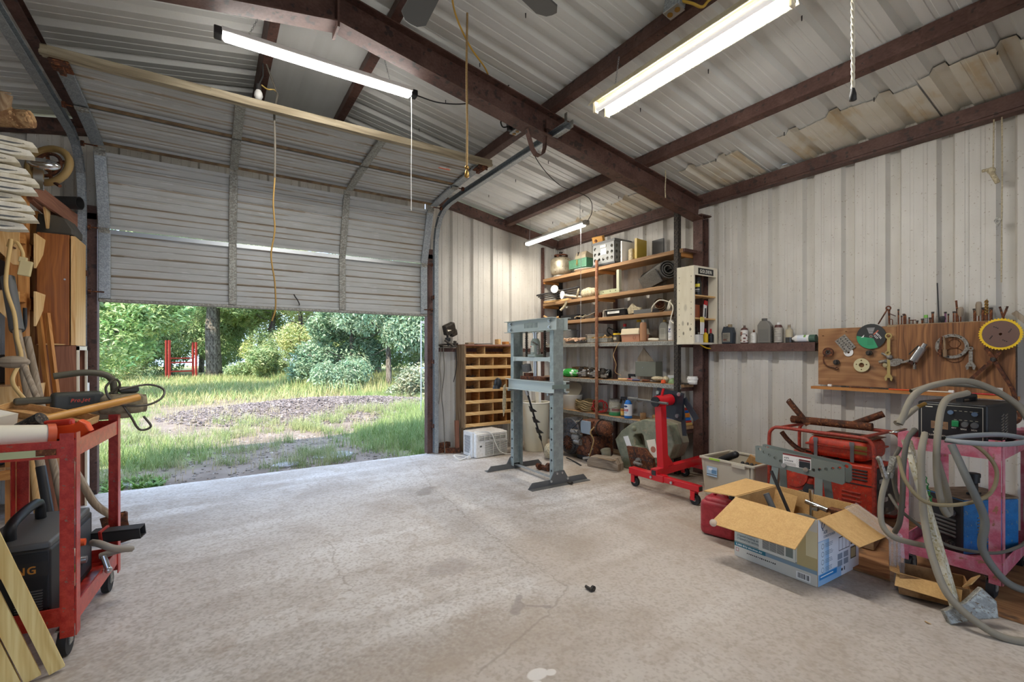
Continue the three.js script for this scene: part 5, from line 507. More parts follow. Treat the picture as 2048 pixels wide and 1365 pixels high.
{ // window air conditioner
  const t = thing('air_conditioner', 'white window air conditioner standing on the slab by the gable wall', 'appliance', [2.87, 0, -5.0], 0.1); const m = mapped(speck(0xe9e7e2, 0xdedbd3, 10, 0.3, 0.7, [4, 4]), 0.4);
  part(t, 'cabinet', RB(0.44, 0.3, 0.26, 0.01, 0, 0.152, -0.1), m); part(t, 'front_bezel', RB(0.47, 0.29, 0.07, 0.014, 0, 0.148, 0.05), m); part(t, 'vent_well', B(0.41, 0.05, 0.006, 0, 0.235, 0.0835), P(0x6d675e));
  for (let i = 0; i < 6; i++) part(t, 'vent_louver', [B(0.006, 0.05, 0.012, -0.2 + i * 0.08, 0.235, 0.088), B(0.07, 0.004, 0.012, -0.163 + i * 0.065, 0.222, 0.09, 0.3, 0, 0), B(0.07, 0.004, 0.012, -0.163 + i * 0.065, 0.236, 0.09, 0.3, 0, 0), B(0.07, 0.004, 0.012, -0.163 + i * 0.065, 0.25, 0.09, 0.3, 0, 0)], m);
  part(t, 'grille_well', B(0.33, 0.16, 0.006, 0.06, 0.105, 0.084), M.black); for (let i = 0; i < 12; i++) part(t, 'grille_slat', B(0.335, 0.0055, 0.008, 0.06, 0.033 + i * 0.0133, 0.0895, 0.3, 0, 0), m); part(t, 'grille_rib', [B(0.005, 0.16, 0.012, 0.01, 0.105, 0.091), B(0.005, 0.16, 0.012, 0.11, 0.105, 0.091)], m); part(t, 'badge', B(0.03, 0.02, 0.003, -0.17, 0.14, 0.0865), M.greyplastic);
  for (let i = 0; i < 14; i++) part(t, 'side_slot', B(0.004, 0.006, 0.12, -0.2212, 0.05 + i * 0.015, -0.13), M.greyplastic);
  part(t, 'side_flange', [B(0.02, 0.28, 0.03, -0.235, 0.15, -0.0)], m);
  part(t, 'power_cord', T([[-0.2, 0.304, -0.02], [-0.08, 0.31, 0.05], [-0.02, 0.27, 0.105], [0.03, 0.16, 0.11], [0.09, 0.06, 0.115], [0.18, 0.014, 0.13], [0.3, 0.008, 0.17], [0.24, 0.008, 0.23]], 0.007, 60), M.white); part(t, 'plug_cord', T([[-0.23, 0.1, -0.05], [-0.27, 0.03, -0.02], [-0.4, 0.01, 0.03], [-0.46, 0.02, 0.05], [-0.48, 0.06, -0.02], [-0.38, 0.04, -0.04], [-0.3, 0.02, 0.0]], 0.007, 50), M.white); part(t, 'plug', RB(0.05, 0.035, 0.04, 0.01, -0.3, 0.018, 0.02), M.white);
}
{ // pigeonhole cabinet
  const t = thing('pigeonhole_cabinet', 'pine pigeonhole cabinet of small open bins against the gable wall', 'cabinet', [2.68, 0.32, -5.25]); const W = 0.84, H = 1.03, D = 0.24, n = 7, rh = H / n;
  part(t, 'side_panel', B(0.025, H + 0.02, D, -0.0, H / 2, -D / 2), M.oldwood); part(t, 'side_panel', B(0.02, H, D, W, H / 2, -D / 2), M.pine); part(t, 'back_panel', B(W, H, 0.01, W / 2, H / 2, -D + 0.006), M.pine);
  const shelfG = metric(B(W - 0.02, 0.012, D - 0.02, W / 2, 0, -D / 2)), lipG = metric(RB(W - 0.005, 0.042, 0.014, 0.003, W / 2, 0, 0.002)), divG = metric(B(0.01, rh - 0.03, D - 0.03, 0, 0, -D / 2)), divM = [M.pine, M.pinelight];
  for (let r = 0; r <= n; r++) { if (r < n) { share(t, 'bin_shelf', shelfG, M.pine, 0, r * rh + 0.006, 0); share(t, 'bin_lip', lipG, M.pinelight, 0, r * rh + 0.023, 0); } const cols = r === n - 1 ? [0.29, 0.7] : [0.21, 0.415, 0.62]; if (r < n) for (const c of cols) share(t, 'divider', divG, divM[(r + Math.round(c * 10)) % 2], c, r * rh + rh / 2 + 0.008, 0); }
  part(t, 'top_panel', B(W + 0.02, 0.02, D + 0.01, W / 2, H + 0.008, -D / 2), M.panelwood);
  part(t, 'stand_leg', B(0.03, 0.32, 0.1, 0.02, -0.16, -0.12), M.oldwood); part(t, 'stand_leg', B(0.03, 0.32, 0.1, W - 0.02, -0.16, -0.12), M.oldwood);
  for (const [c, r, l] of [[0.1, 4, 'heap of loose nails in an upper bin'], [0.1, 3, 'heap of long nails in a middle bin'], [0.1, 5, 'scatter of screws in a high bin']]) { const gs = []; for (let i = 0; i < 46; i++) { const x = c + rr(-0.07, 0.07), z = -0.06 + rr(-0.06, 0.04), a = rr(0, 6.28), q = rr(-0.4, 0.8), h = rr(0.03, r === 3 ? 0.075 : 0.06); gs.push(CY([x, r * rh + h, z], [x + Math.cos(a) * 0.03, r * rh + h + q * 0.02, z + Math.sin(a) * 0.03], 0.0025, 0.0025, 5)); } const o = one('nail_heap', l + ' of the pigeonhole cabinet', 'nails', gs, M.greasy, [2.68, 0.322, -5.25]); o.userData.kind = 'stuff'; }
  one('tin_can', 'small dark can lying in the topmost pigeonhole', 'can', C(0.03, 0.03, 0.09, 0, 0.032, 0, PI / 2, 0, 0), M.greasy, [3.42, 0.32 + 6 * rh + 0.034, -5.33]);
  // odds along the ledge above
  const ly = 1.372; for (const [x, w, h, m, l] of [[2.78, 0.1, 0.02, M.oldwood, 'short weathered wood offcut on the cabinet top'], [2.98, 0.26, 0.012, M.greyplastic, 'flat grey bar on the cabinet top'], [3.2, 0.05, 0.07, M.pinelight, 'crumpled tan leaf scrap on the cabinet top'], [3.32, 0.07, 0.04, M.pine, 'small pine block on the cabinet top'], [3.42, 0.06, 0.03, M.white, 'white pebble like lump on the cabinet top']]) one('ledge_scrap', l, 'scrap', RB(w, h, 0.07, 0.006, 0, h / 2, 0, 0, 0.2, 0.03), m, [x, ly - 0.003 + 0.004, -5.32]);
}
{ // things by the jamb
  const t = thing('work_light', 'black clamp work light on the ledge beside the door track', 'lamp', [2.53, 1.33, -5.42]); part(t, 'base', [RB(0.2, 0.02, 0.1, 0.005, 0, 0.01, 0), CY([-0.14, 0.03, 0], [0.13, 0.05, 0], 0.012), B(0.03, 0.07, 0.03, 0.09, 0.05, 0), CY([0.06, 0.01, 0.03], [-0.06, 0.09, 0.02], 0.015)], M.greasy); part(t, 'neck', [CY([0, 0.02, 0], [-0.02, 0.15, 0.01], 0.014), RB(0.06, 0.05, 0.05, 0.01, -0.01, 0.1, 0)], M.black); part(t, 'head', [RB(0.16, 0.13, 0.08, 0.014, 0.0, 0.235, 0.02, 0.2, 0.3, 0.35), RB(0.1, 0.09, 0.07, 0.02, 0.07, 0.19, -0.01, 0.2, 0.3, 0.35)], M.greasy); part(t, 'label', print(0.06, 0.03, -0.02, 0.22, 0.066, -0.2, 0.3, 0.35), M.cream);
  one('loose_cable', 'dark cord hanging from the work light down to the slab', 'cord', T([[0, 0, 0], [0.01, -0.3, 0.01], [-0.02, -0.6, 0.0], [0.0, -0.85, 0.01], [0.01, -1.32, 0.03]], 0.006), M.hosedark, [2.43, 1.33, -5.36]);
  one('loose_cable', 'short black cord looped from the ledge beside the cabinet', 'cord', T([[0, 0, 0], [0.01, -0.15, 0.01], [0.0, -0.3, 0.0], [-0.03, -0.42, 0.0]], 0.005), M.cord, [2.62, 1.31, -5.4]);
  one('loose_cable', 'thin grey cord dangling beside the track', 'cord', T([[0, 0, 0], [-0.02, -0.25, 0.01], [0.0, -0.45, 0.0], [-0.04, -0.7, 0.02]], 0.005), M.hosedark, [2.39, 1.33, -5.34]);
  for (const [x, y, w, a, l] of [[2.47, 0.0, 0.16, 0.1, 'rusty block lying by the track foot'], [2.56, 0.0, 0.2, -0.5, 'rusty scrap bar leaning on the blocks by the track foot'], [2.5, 0.062, 0.13, 0.3, 'rusty brick on top of the blocks by the track foot']]) one('rusty_block', l, 'scrap', [RB(w, 0.06, 0.07, 0.006, 0, 0.031, 0, 0, a, 0)], M.rust, [x, y, -5.46 + (y ? 0 : (x > 2.5 ? 0.1 : 0))]);
  one('leaning_post', 'old brown post stub leaning beside the cabinet side', 'post', [BAR([0, 0, 0], [0.0, 0.4, -0.02], 0.05, 0.03)], M.panelwood, [2.62, 0.004, -5.35]);
  one('leaning_board', 'pale pine board leaning beside the air conditioner', 'board', [EX([[-0.055, 0.02], [-0.02, 0], [0.015, 0], [0.055, 0.56], [0.03, 0.6], [-0.055, 0.6]].map(([a, b]) => [a * 1.3, b]), 0.02, [], 0, 0, 0, -0.12, 0, -0.08)], M.pinelight, [3.22, 0.004, -4.93]);
  const b = thing('trash_can', 'tall cream plastic bin standing behind the press', 'bin', [3.55, 0, -4.95]); part(b, 'body', [LA([[0, 0.003], [0.15, 0.003], [0.18, 0.62], [0.172, 0.62], [0.145, 0.01]])], P(0xd9d3bb, 0.5)); part(b, 'rim', TO(0.18, 0.01, 0, 0.62, 0, PI / 2, 0, 0), M.plastic);
  const a = thing('auger_bit', 'black earth auger bit leaning between press and cream bin', 'auger', [3.36, 0, -4.66]); part(a, 'shaft', CY([-0.15, 0.8, 0], [0.05, 0.23, 0], 0.012), M.black); part(a, 'collar', CY([-0.16, 0.82, 0], [-0.135, 0.75, 0], 0.022), M.bright); for (let i = 0; i < 3; i++) { const q = i / 2; part(a, 'flight', LA([[0.012, -0.02], [0.06, 0.02], [0.062, 0.024], [0.012, -0.01]], -0.075 + 0.1 * q, 0.56 - 0.27 * q, 0, 0.35, 0, -0.5), M.black); }
  part(a, 'point', CY([0.05, 0.23, 0], [0.075, 0.16, 0], 0.02, 0.004), M.black);
  part(a, 'ground_spike', CY([0.07, 0.17, 0], [0.12, 0.004, 0], 0.006), M.alu);
  const g = new THREE.SphereGeometry(0.12, 20, 14); { const p = g.attributes.position; for (let i = 0; i < p.count; i++) { const v = new THREE.Vector3().fromBufferAttribute(p, i); const n = 1 + 0.5 * (fbm(v.x + 0.5, v.z + v.y * 1.4 + 0.5, 10, 3) - 0.5); p.setXYZ(i, v.x * n * 1.1, Math.max(-0.085, v.y * n * 0.9), v.z * n * 0.9); } g.computeVertexNormals(); } one('drop_cloth', 'crumpled pale cloth bundle on the floor behind the press post', 'cloth', tf(g, 0, 0.09, 0), M.cloth, [3.42, 0.004, -4.42]);
  for (const [x, a, l] of [[3.5, -0.1, 'white board standing in the cream bin behind the press'], [3.62, 0.08, 'second white board standing in the cream bin behind the press'], [3.56, 0.0, 'narrow cream stick standing in the cream bin behind the press']]) one('leaning_stick', l, 'board', [BAR([0, 0, 0], [a * 0.3, 1.22, -0.06], 0.045, 0.016)], x === 3.56 ? M.cream : M.white, [x, 0.016, -4.95 + (x === 3.56 ? 0.05 : 0)]);
  one('floor_plank', 'dirty plank lying on the slab along the shelf wall', 'board', B(0.12, 0.03, 1.6, 0, 0.016, 0), M.oldwood, [4.28, 0.002, -4.0]);
  one('tie_strip', 'thin pale lath lying on the slab behind the press', 'board', BAR([-0.1, 0.008, 0.1], [0.2, 0.008, -0.35], 0.03, 0.012), M.pinelight, [3.62, 0.002, -4.5]);
}
{ // old engine
  const t = thing('small_engine', 'rusty old air cooled engine on the floor below the shelves', 'engine', [3.75, 0, -4.2]); const bs = mapped(speck(0x4a4c4e, 0x2e2f31, 10, 0.3, 0.7, [5, 5], 0x6e4a34, 0.66), 0.6, 0.4);
  part(t, 'flywheel_shroud', [LA([[0.0, 0], [0.21, 0], [0.225, 0.03], [0.225, 0.15], [0.19, 0.2], [0, 0.21]], -0.1, 0.25, -0.22, 0, 0, -PI / 2), RB(0.16, 0.22, 0.2, 0.03, -0.01, 0.32, -0.2)], bs);
  const f = part(t, 'fan_ring', [LA([[0.09, 0], [0.125, 0], [0.125, 0.014], [0.09, 0.014]], -0.115, 0.17, -0.2, 0, 0, -PI / 2)], bs); for (let i = 0; i < 16; i++) { const a = i * PI / 8; part(f, 'fan_fin', B(0.012, 0.055, 0.012, -0.108, 0.17 + Math.cos(a) * 0.065, -0.2 + Math.sin(a) * 0.065, a, 0, 0), M.rust); } part(f, 'hub', C(0.034, 0.038, 0.03, -0.11, 0.17, -0.2, 0, 0, PI / 2), M.rust);
  part(t, 'crankcase', [RB(0.3, 0.26, 0.34, 0.03, 0.06, 0.18, 0.08), CN(8, 0.1, 0.1, 0.04, -0.1, 0.2, 0.12, 0, 0, PI / 2)], M.rust); part(t, 'sump', [RB(0.28, 0.06, 0.3, 0.02, 0.06, 0.032, 0.06), B(0.1, 0.05, 0.06, -0.06, 0.028, 0.16)], M.black); part(t, 'carburetor', [RB(0.1, 0.07, 0.12, 0.02, -0.12, 0.27, -0.02), C(0.032, 0.032, 0.12, -0.14, 0.33, -0.03, PI / 2, 0.3, 0), C(0.036, 0.036, 0.1, -0.14, 0.22, 0.02, PI / 2, 0.2, 0)], M.alu); part(t, 'cylinder_head', Array.from({ length: 7 }, (_, i) => RB(0.2, 0.01, 0.2, 0.004, 0.08, 0.31 + i * 0.017, -0.02)), M.alu);
  part(t, 'fuel_tank', [tf(new THREE.CapsuleGeometry(0.085, 0.22, 6, 16), 0, 0, 0, PI / 2, 0, 0).scale(0.95, 1, 1).translate(-0.01, 0.405, 0.24), RB(0.19, 0.16, 0.18, 0.012, -0.01, 0.4, 0.12)], M.rust); part(t, 'tank_end', RB(0.012, 0.15, 0.17, 0.004, -0.112, 0.4, 0.12), P(0x8d979d, 0.5)); part(t, 'tank_strap', [TO(0.09, 0.006, -0.01, 0.405, 0.27)], M.greasy); part(t, 'flange_plate', [RB(0.016, 0.2, 0.18, 0.006, -0.1, 0.17, 0.16)], M.rust); for (let i = 0; i < 6; i++) part(t, 'bolt', C(0.009, 0.009, 0.012, -0.113, 0.17 + Math.sin(i) * 0.075, 0.16 + Math.cos(i) * 0.07, 0, 0, PI / 2), M.bright);
  part(t, 'wires', [T([[-0.12, 0.36, -0.1], [-0.17, 0.34, 0.0], [-0.14, 0.28, 0.06], [-0.16, 0.22, -0.05], [-0.15, 0.15, -0.02]], 0.006, 40), T([[-0.05, 0.48, -0.1], [-0.1, 0.5, 0.05], [-0.14, 0.44, 0.02], [-0.15, 0.36, -0.08]], 0.006, 40)], M.cord); part(t, 'starter_rope', T([[-0.1, 0.42, 0.25], [-0.15, 0.36, 0.24], [-0.13, 0.28, 0.27], [-0.14, 0.18, 0.25], [-0.13, 0.08, 0.2]], 0.008, 40), M.rope); part(t, 'rope_handle', CY([-0.13, 0.07, 0.21], [-0.17, 0.05, 0.14], 0.014), M.bright); part(t, 'label', print(0.09, 0.03, -0.03, 0.43, -0.095, -0.3, 0, 0), M.cream);
  one('rubber_strip', 'black rubber strip curled on the slab by the engine', 'strip', [BAR([0, 0.03, 0], [0.02, 0.004, 0.12], 0.02, 0.006), BAR([0.02, 0.005, 0.12], [-0.04, 0.005, 0.3], 0.02, 0.006)], M.black, [3.5, 0.002, -4.26]);
  const w = thing('wood_chunk', 'weathered wooden block with a notched end on the slab', 'block', [3.58, 0, -3.68], 0.1); part(w, 'block', EXB([[-0.18, 0.0], [0.18, 0.0], [0.185, 0.05], [0.14, 0.1], [-0.14, 0.11], [-0.18, 0.06]], 0.12, 0.008, 0, 0.009, -0.06, 0, PI / 2 + 0.2, 0), M.greywood); part(w, 'dark_top', B(0.07, 0.006, 0.2, 0, 0.116, 0), M.oldwood);
  const jg = thing('small_jug', 'small cream plastic cup standing behind the wooden block', 'cup', [3.78, 0.012, -3.87]); part(jg, 'cup', LA([[0, 0], [0.045, 0], [0.058, 0.14], [0.054, 0.14], [0.042, 0.006], [0, 0.006]], 0, 0.02, 0, 0, 0, 0.25), P(0xb4ac90)); 
  one('pipe_rod', 'rusty rod with a pale end lying behind the block', 'rod', [CY([0, 0.02, 0], [-0.05, 0.02, 0.4], 0.016), C(0.024, 0.024, 0.06, -0.052, 0.026, 0.42, PI / 2, 0, 0)], M.oldwood, [4.17, 0.002, -3.95]);
}
{ // large motor housing leaning at the shelf
  const t = thing('motor_housing', 'large grey green plastic housing leaning against the shelf', 'housing', [0, 0, 0]); const m = mapped(speck(0x85876f, 0x74765f, 8, 0.3, 0.7, [3, 3], 0x8f8368, 0.7), 0.5); const o = [[-3.771, 0.289], [-3.681, 0.392], [-3.535, 0.49], [-3.369, 0.551], [-3.21, 0.556], [-3.06, 0.53], [-3.0, 0.36], [-3.06, 0.221], [-3.232, 0.131], [-3.52, 0.01], [-3.64, 0.01], [-3.744, 0.22]];
  part(t, 'shell', EXX(o, 0.1, 3.82, [[[-3.53, 0.36], [-3.50, 0.4], [-3.40, 0.42], [-3.37, 0.4], [-3.335, 0.27], [-3.36, 0.25], [-3.49, 0.26]]], 0.012), m); part(t, 'rear_shell', EXX(o.map(([z, y]) => [(z + 3.38) * 0.96 - 3.36, Math.max(0.012, (y - 0.28) * 0.97 + 0.29)]), 0.08, 3.945, [], 0.015), P(0x77705e)); part(t, 'seam', EXX(o, 0.008, 3.932, [], 0), P(0x5b5648));
  part(t, 'rust_panel', EXX([[-3.575, 0.25], [-3.332, 0.265], [-3.228, 0.18], [-3.2, 0.02], [-3.50, 0.006]], 0.03, 3.775, [], 0.004), M.rust); part(t, 'panel_ribs', [BAR([3.771, 0.25, -3.47], [3.771, 0.01, -3.42], 0.006, 0.006), BAR([3.771, 0.14, -3.53], [3.771, 0.15, -3.24], 0.006, 0.006)], M.dark); part(t, 'drive_shaft', [CY([3.78, 0.12, -3.4], [3.66, 0.13, -3.36], 0.018), CY([3.66, 0.13, -3.36], [3.63, 0.14, -3.24], 0.012), C(0.04, 0.04, 0.02, 3.765, 0.12, -3.4, 0, 0, PI / 2)], M.alu);
  part(t, 'caution_label', EXX([[-3.655, 0.34], [-3.585, 0.36], [-3.53, 0.25], [-3.6, 0.235]], 0.002, 3.803), M.white); part(t, 'round_label', EXX([[-3.33, 0.35], [-3.22, 0.38], [-3.17, 0.2], [-3.27, 0.18]], 0.002, 3.803), M.cream); part(t, 'label_emblem', C(0.032, 0.032, 0.003, 3.8015, 0.27, -3.24, 0, 0, PI / 2), P(0xa6664c)); part(t, 'knob', SP(0.03, 3.81, 0.45, -3.5), m);
}
{ // red engine stand
  const t = thing('engine_stand', 'bright red steel engine stand on four black casters', 'stand', [0, 0, 0]); const m = M.standred;
  part(t, 'front_beam', [RB(0.07, 0.06, 0.4, 0.004, 3.365, 0.145, -2.93), RB(0.055, 0.05, 0.4, 0.004, 3.365, 0.143, -2.58)], m); part(t, 'beam_end', B(0.04, 0.034, 0.006, 3.365, 0.143, -2.3785), M.dark); part(t, 'leg_beam', [BAR([3.33, 0.185, -2.83], [4.15, 0.185, -2.93], 0.065, 0.065)], m); part(t, 'leg_end', B(0.006, 0.042, 0.042, 3.3265, 0.185, -2.83), M.dark); part(t, 'rear_beam', RB(0.05, 0.05, 0.34, 0.004, 4.1, 0.13, -2.93), m);
  part(t, 'post', [BAR([3.47, 0.2, -2.845], [3.44, 0.78, -2.85], 0.07, 0.07, [0, 0, 1])], m); part(t, 'post_gusset', EX([[0, 0], [0.12, 0], [0, 0.14]], 0.008, [], 3.51, 0.21, -2.85), m);
  part(t, 'tube_head', CY([3.39, 0.815, -2.855], [3.58, 0.825, -2.85], 0.052), m); part(t, 'tube_sleeve', CY([3.37, 0.814, -2.856], [3.40, 0.816, -2.855], 0.046), M.black); part(t, 'turning_handle', [CY([3.38, 0.82, -3.14], [3.38, 0.81, -2.72], 0.012), CY([3.38, 0.82, -3.18], [3.38, 0.818, -3.06], 0.016)], M.greyplastic); part(t, 'lock_pin', CY([3.46, 0.87, -2.85], [3.46, 0.93, -2.83], 0.012), m);
  part(t, 'mount_plate', [B(0.012, 0.26, 0.3, 3.6, 0.78, -2.88, 0.12, 0, 0)], P(0x22262e)); for (const [dy, dz] of [[0.1, -0.12], [0.1, 0.12], [-0.1, 0.1]]) part(t, 'plate_bolt', C(0.018, 0.018, 0.02, 3.588, 0.78 + dy, -2.88 + dz, 0, 0, PI / 2), M.bright); part(t, 'mount_arm', [BAR([3.63, 0.86, -2.77], [3.64, 0.5, -2.74], 0.04, 0.014, [1, 0, 0])], P(0x262b34)); part(t, 'mount_arm', [BAR([3.63, 0.88, -2.99], [3.64, 0.58, -3.03], 0.04, 0.014, [1, 0, 0])], P(0x262b34)); part(t, 'mount_arm', [BAR([3.63, 0.84, -2.74], [3.65, 0.66, -2.62], 0.05, 0.014, [1, 0, 0])], P(0x262b34));
  for (const [x, z] of [[3.365, -3.09], [3.365, -2.44], [4.06, -3.06], [4.12, -2.8]]) { const c = part(t, 'caster_fork', [B(0.05, 0.006, 0.05, x, 0.112, z), B(0.006, 0.07, 0.04, x - 0.024, 0.075, z), B(0.006, 0.07, 0.04, x + 0.024, 0.075, z)], m); part(c, 'caster_wheel', [C(0.045, 0.045, 0.026, x, 0.046, z + 0.01, 0, 0, PI / 2)], M.rubber); part(c, 'caster_hub', C(0.016, 0.016, 0.03, x, 0.046, z + 0.01, 0, 0, PI / 2), M.bright); }
  for (const z of [-2.86, -2.64]) part(t, 'beam_bolt', C(0.012, 0.012, 0.012, 3.325, 0.14, z, 0, 0, PI / 2), M.bright);
}
for (const [x, z, l] of [[3.73, -2.76, 'small dark nut lying on the slab near the shelves'], [1.676, -1.854, 'dark twig like bolt lying alone on the slab']]) one('dropped_bolt', l, 'bolt', [C(0.008, 0.008, 0.05, 0, 0.01, 0, PI / 2, 0.6, 0), C(0.014, 0.014, 0.012, 0.012, 0.014, 0.018, PI / 2, 0.6, 0)], M.greasy, [x - (x > 3 ? 0.85 : 0), 0.002, z - (x > 3 ? 0.7 : 0)]);
// ---------- things on the long wall ----------
{ // bottles on the girt
  const y = 1.3495, X = 4.368;
  { const t = thing('oil_jug', 'dark oil jug with a round handle and a worn paper label', 'bottle', [X, y, -2.77]); part(t, 'body', EXB([[-0.05, 0], [0.05, 0], [0.055, 0.1], [0.04, 0.15], [-0.035, 0.16], [-0.055, 0.1]], 0.05, 0.006, 0.025, 0.007, 0, 0, -PI / 2, 0), P(0x343b42)); part(t, 'grip', T([[0, 0.1, -0.05], [0, 0.15, -0.045], [0, 0.17, -0.01], [0, 0.165, 0.01]], 0.009), P(0x2b2f33)); part(t, 'cap', C(0.02, 0.02, 0.03, 0, 0.18, 0.015), P(0x8a7757)); part(t, 'label', print(0.08, 0.09, -0.0325, 0.065, -0.005, 0, -PI / 2, 0), mapped(lines('#8f8a7c', [...fine('#3f3a34', 16, 12, 10, 118, 9, 4), ['#6a3c30', 10, 90, 60, 20]]), 0.7)); }
  bottle('aerosol_can', 'brown and white patterned aerosol can on the girt', 'can', [X, y, -2.605], [[0.033, 0], [0.035, 0.005], [0.035, 0.13], [0.025, 0.15], [0.012, 0.155]], P(0x5b3a33), 0.012, 0.02, P(0x5b4a3c), [0.0353, 0.12, 0.07, 0, 6.28, mapped(canvas(128, 128, (c) => { c.fillStyle = '#d8d2c8'; c.fillRect(0, 0, 128, 128); for (let i = 0; i < 40; i++) { c.fillStyle = ['#6a3a32', '#35281f', '#9c6a58'][i % 3]; c.fillRect(hash[i * 3] * 120, hash[i * 5 + 1] * 120, 8 + 14 * hash[i], 5 + 12 * hash[i + 9]); } }), 0.4)]);
  bottle('aerosol_can', 'short white can with a rusty tip on the girt', 'can', [X, y, -2.51], [[0.026, 0], [0.028, 0.005], [0.028, 0.09], [0.02, 0.105]], P(0xcfcac0), 0.01, 0.022, M.rust, [0.0283, 0.07, 0.05, 0, 6.28, mapped(lines('#dcd8ce', fine('#7a7f78', 14, 12)), 0.5)]);
  { const t = thing('oil_bottle', 'large square grey oil bottle with ribbed side on the girt', 'bottle', [X, y, -2.40]); part(t, 'body', EXB([[-0.055, 0], [0.055, 0], [0.055, 0.15], [0.03, 0.185], [0.018, 0.195], [-0.03, 0.195], [-0.055, 0.16]], 0.05, 0.006, 0.025, 0.007, 0, 0, -PI / 2, 0), P(0x77736b, 0.5)); part(t, 'cap', C(0.024, 0.024, 0.028, 0, 0.218, -0.008), P(0x57534d)); for (let i = 0; i < 9; i++) part(t, 'rib', SP(0.006, 0, 0.02 + i * 0.015, 0.063), P(0x3a3836)); part(t, 'label', print(0.09, 0.11, -0.0325, 0.075, 0, 0, -PI / 2, 0), P(0x6c6962)); }
  bottle('aerosol_can', 'tan lettered aerosol can with a brown shoulder on the girt', 'can', [X, y, -2.28], [[0.033, 0], [0.035, 0.005], [0.035, 0.14], [0.025, 0.165]], P(0x57302a), 0.012, 0.02, M.white, [0.0353, 0.135, 0.072, 0, 6.28, mapped(lines('#b0a99c', [...fine('#77706a', 10, 12, 8, 120, 9, 4)]), 0.5)]);
  bottle('clear_bottle', 'clear bottle half full of dark fluid on the girt', 'bottle', [X, y, -2.185], [[0.028, 0], [0.03, 0.005], [0.03, 0.115], [0.014, 0.125], [0.013, 0.14]], P(0xb5a98e, 0.3), 0.014, 0.02, P(0x8f7f68), [0.0303, 0.045, 0.025, 0, 6.28, P(0x3a3733, 0.3)]);
  { const t = thing('aerosol_can', 'green and white aerosol can lying on its side on the girt', 'can', [X - 0.003, y + 0.034, -2.05]); part(t, 'body', C(0.032, 0.032, 0.13, 0, 0, -0.01, PI / 2, 0, 0), M.white); part(t, 'green_end', C(0.0325, 0.0325, 0.05, 0, 0, 0.065, PI / 2, 0, 0), P(0x3f5c4c)); part(t, 'cap', [C(0.012, 0.028, 0.03, 0, 0, -0.09, -PI / 2, 0, 0), C(0.008, 0.008, 0.02, 0, 0, -0.112, PI / 2, 0, 0)], M.white); part(t, 'label', tf(band(0.0325, 0.075, 0, 0, 6.28), 0, 0, -0.015, PI / 2, 0, 0), mapped(lines('#dfe3e8', [['#2f4ea0', 10, 20, 44, 80], ['#77a045', 70, 10, 20, 30], ['#f4f4f4', 20, 40, 14, 30]]), 0.4)); }
}
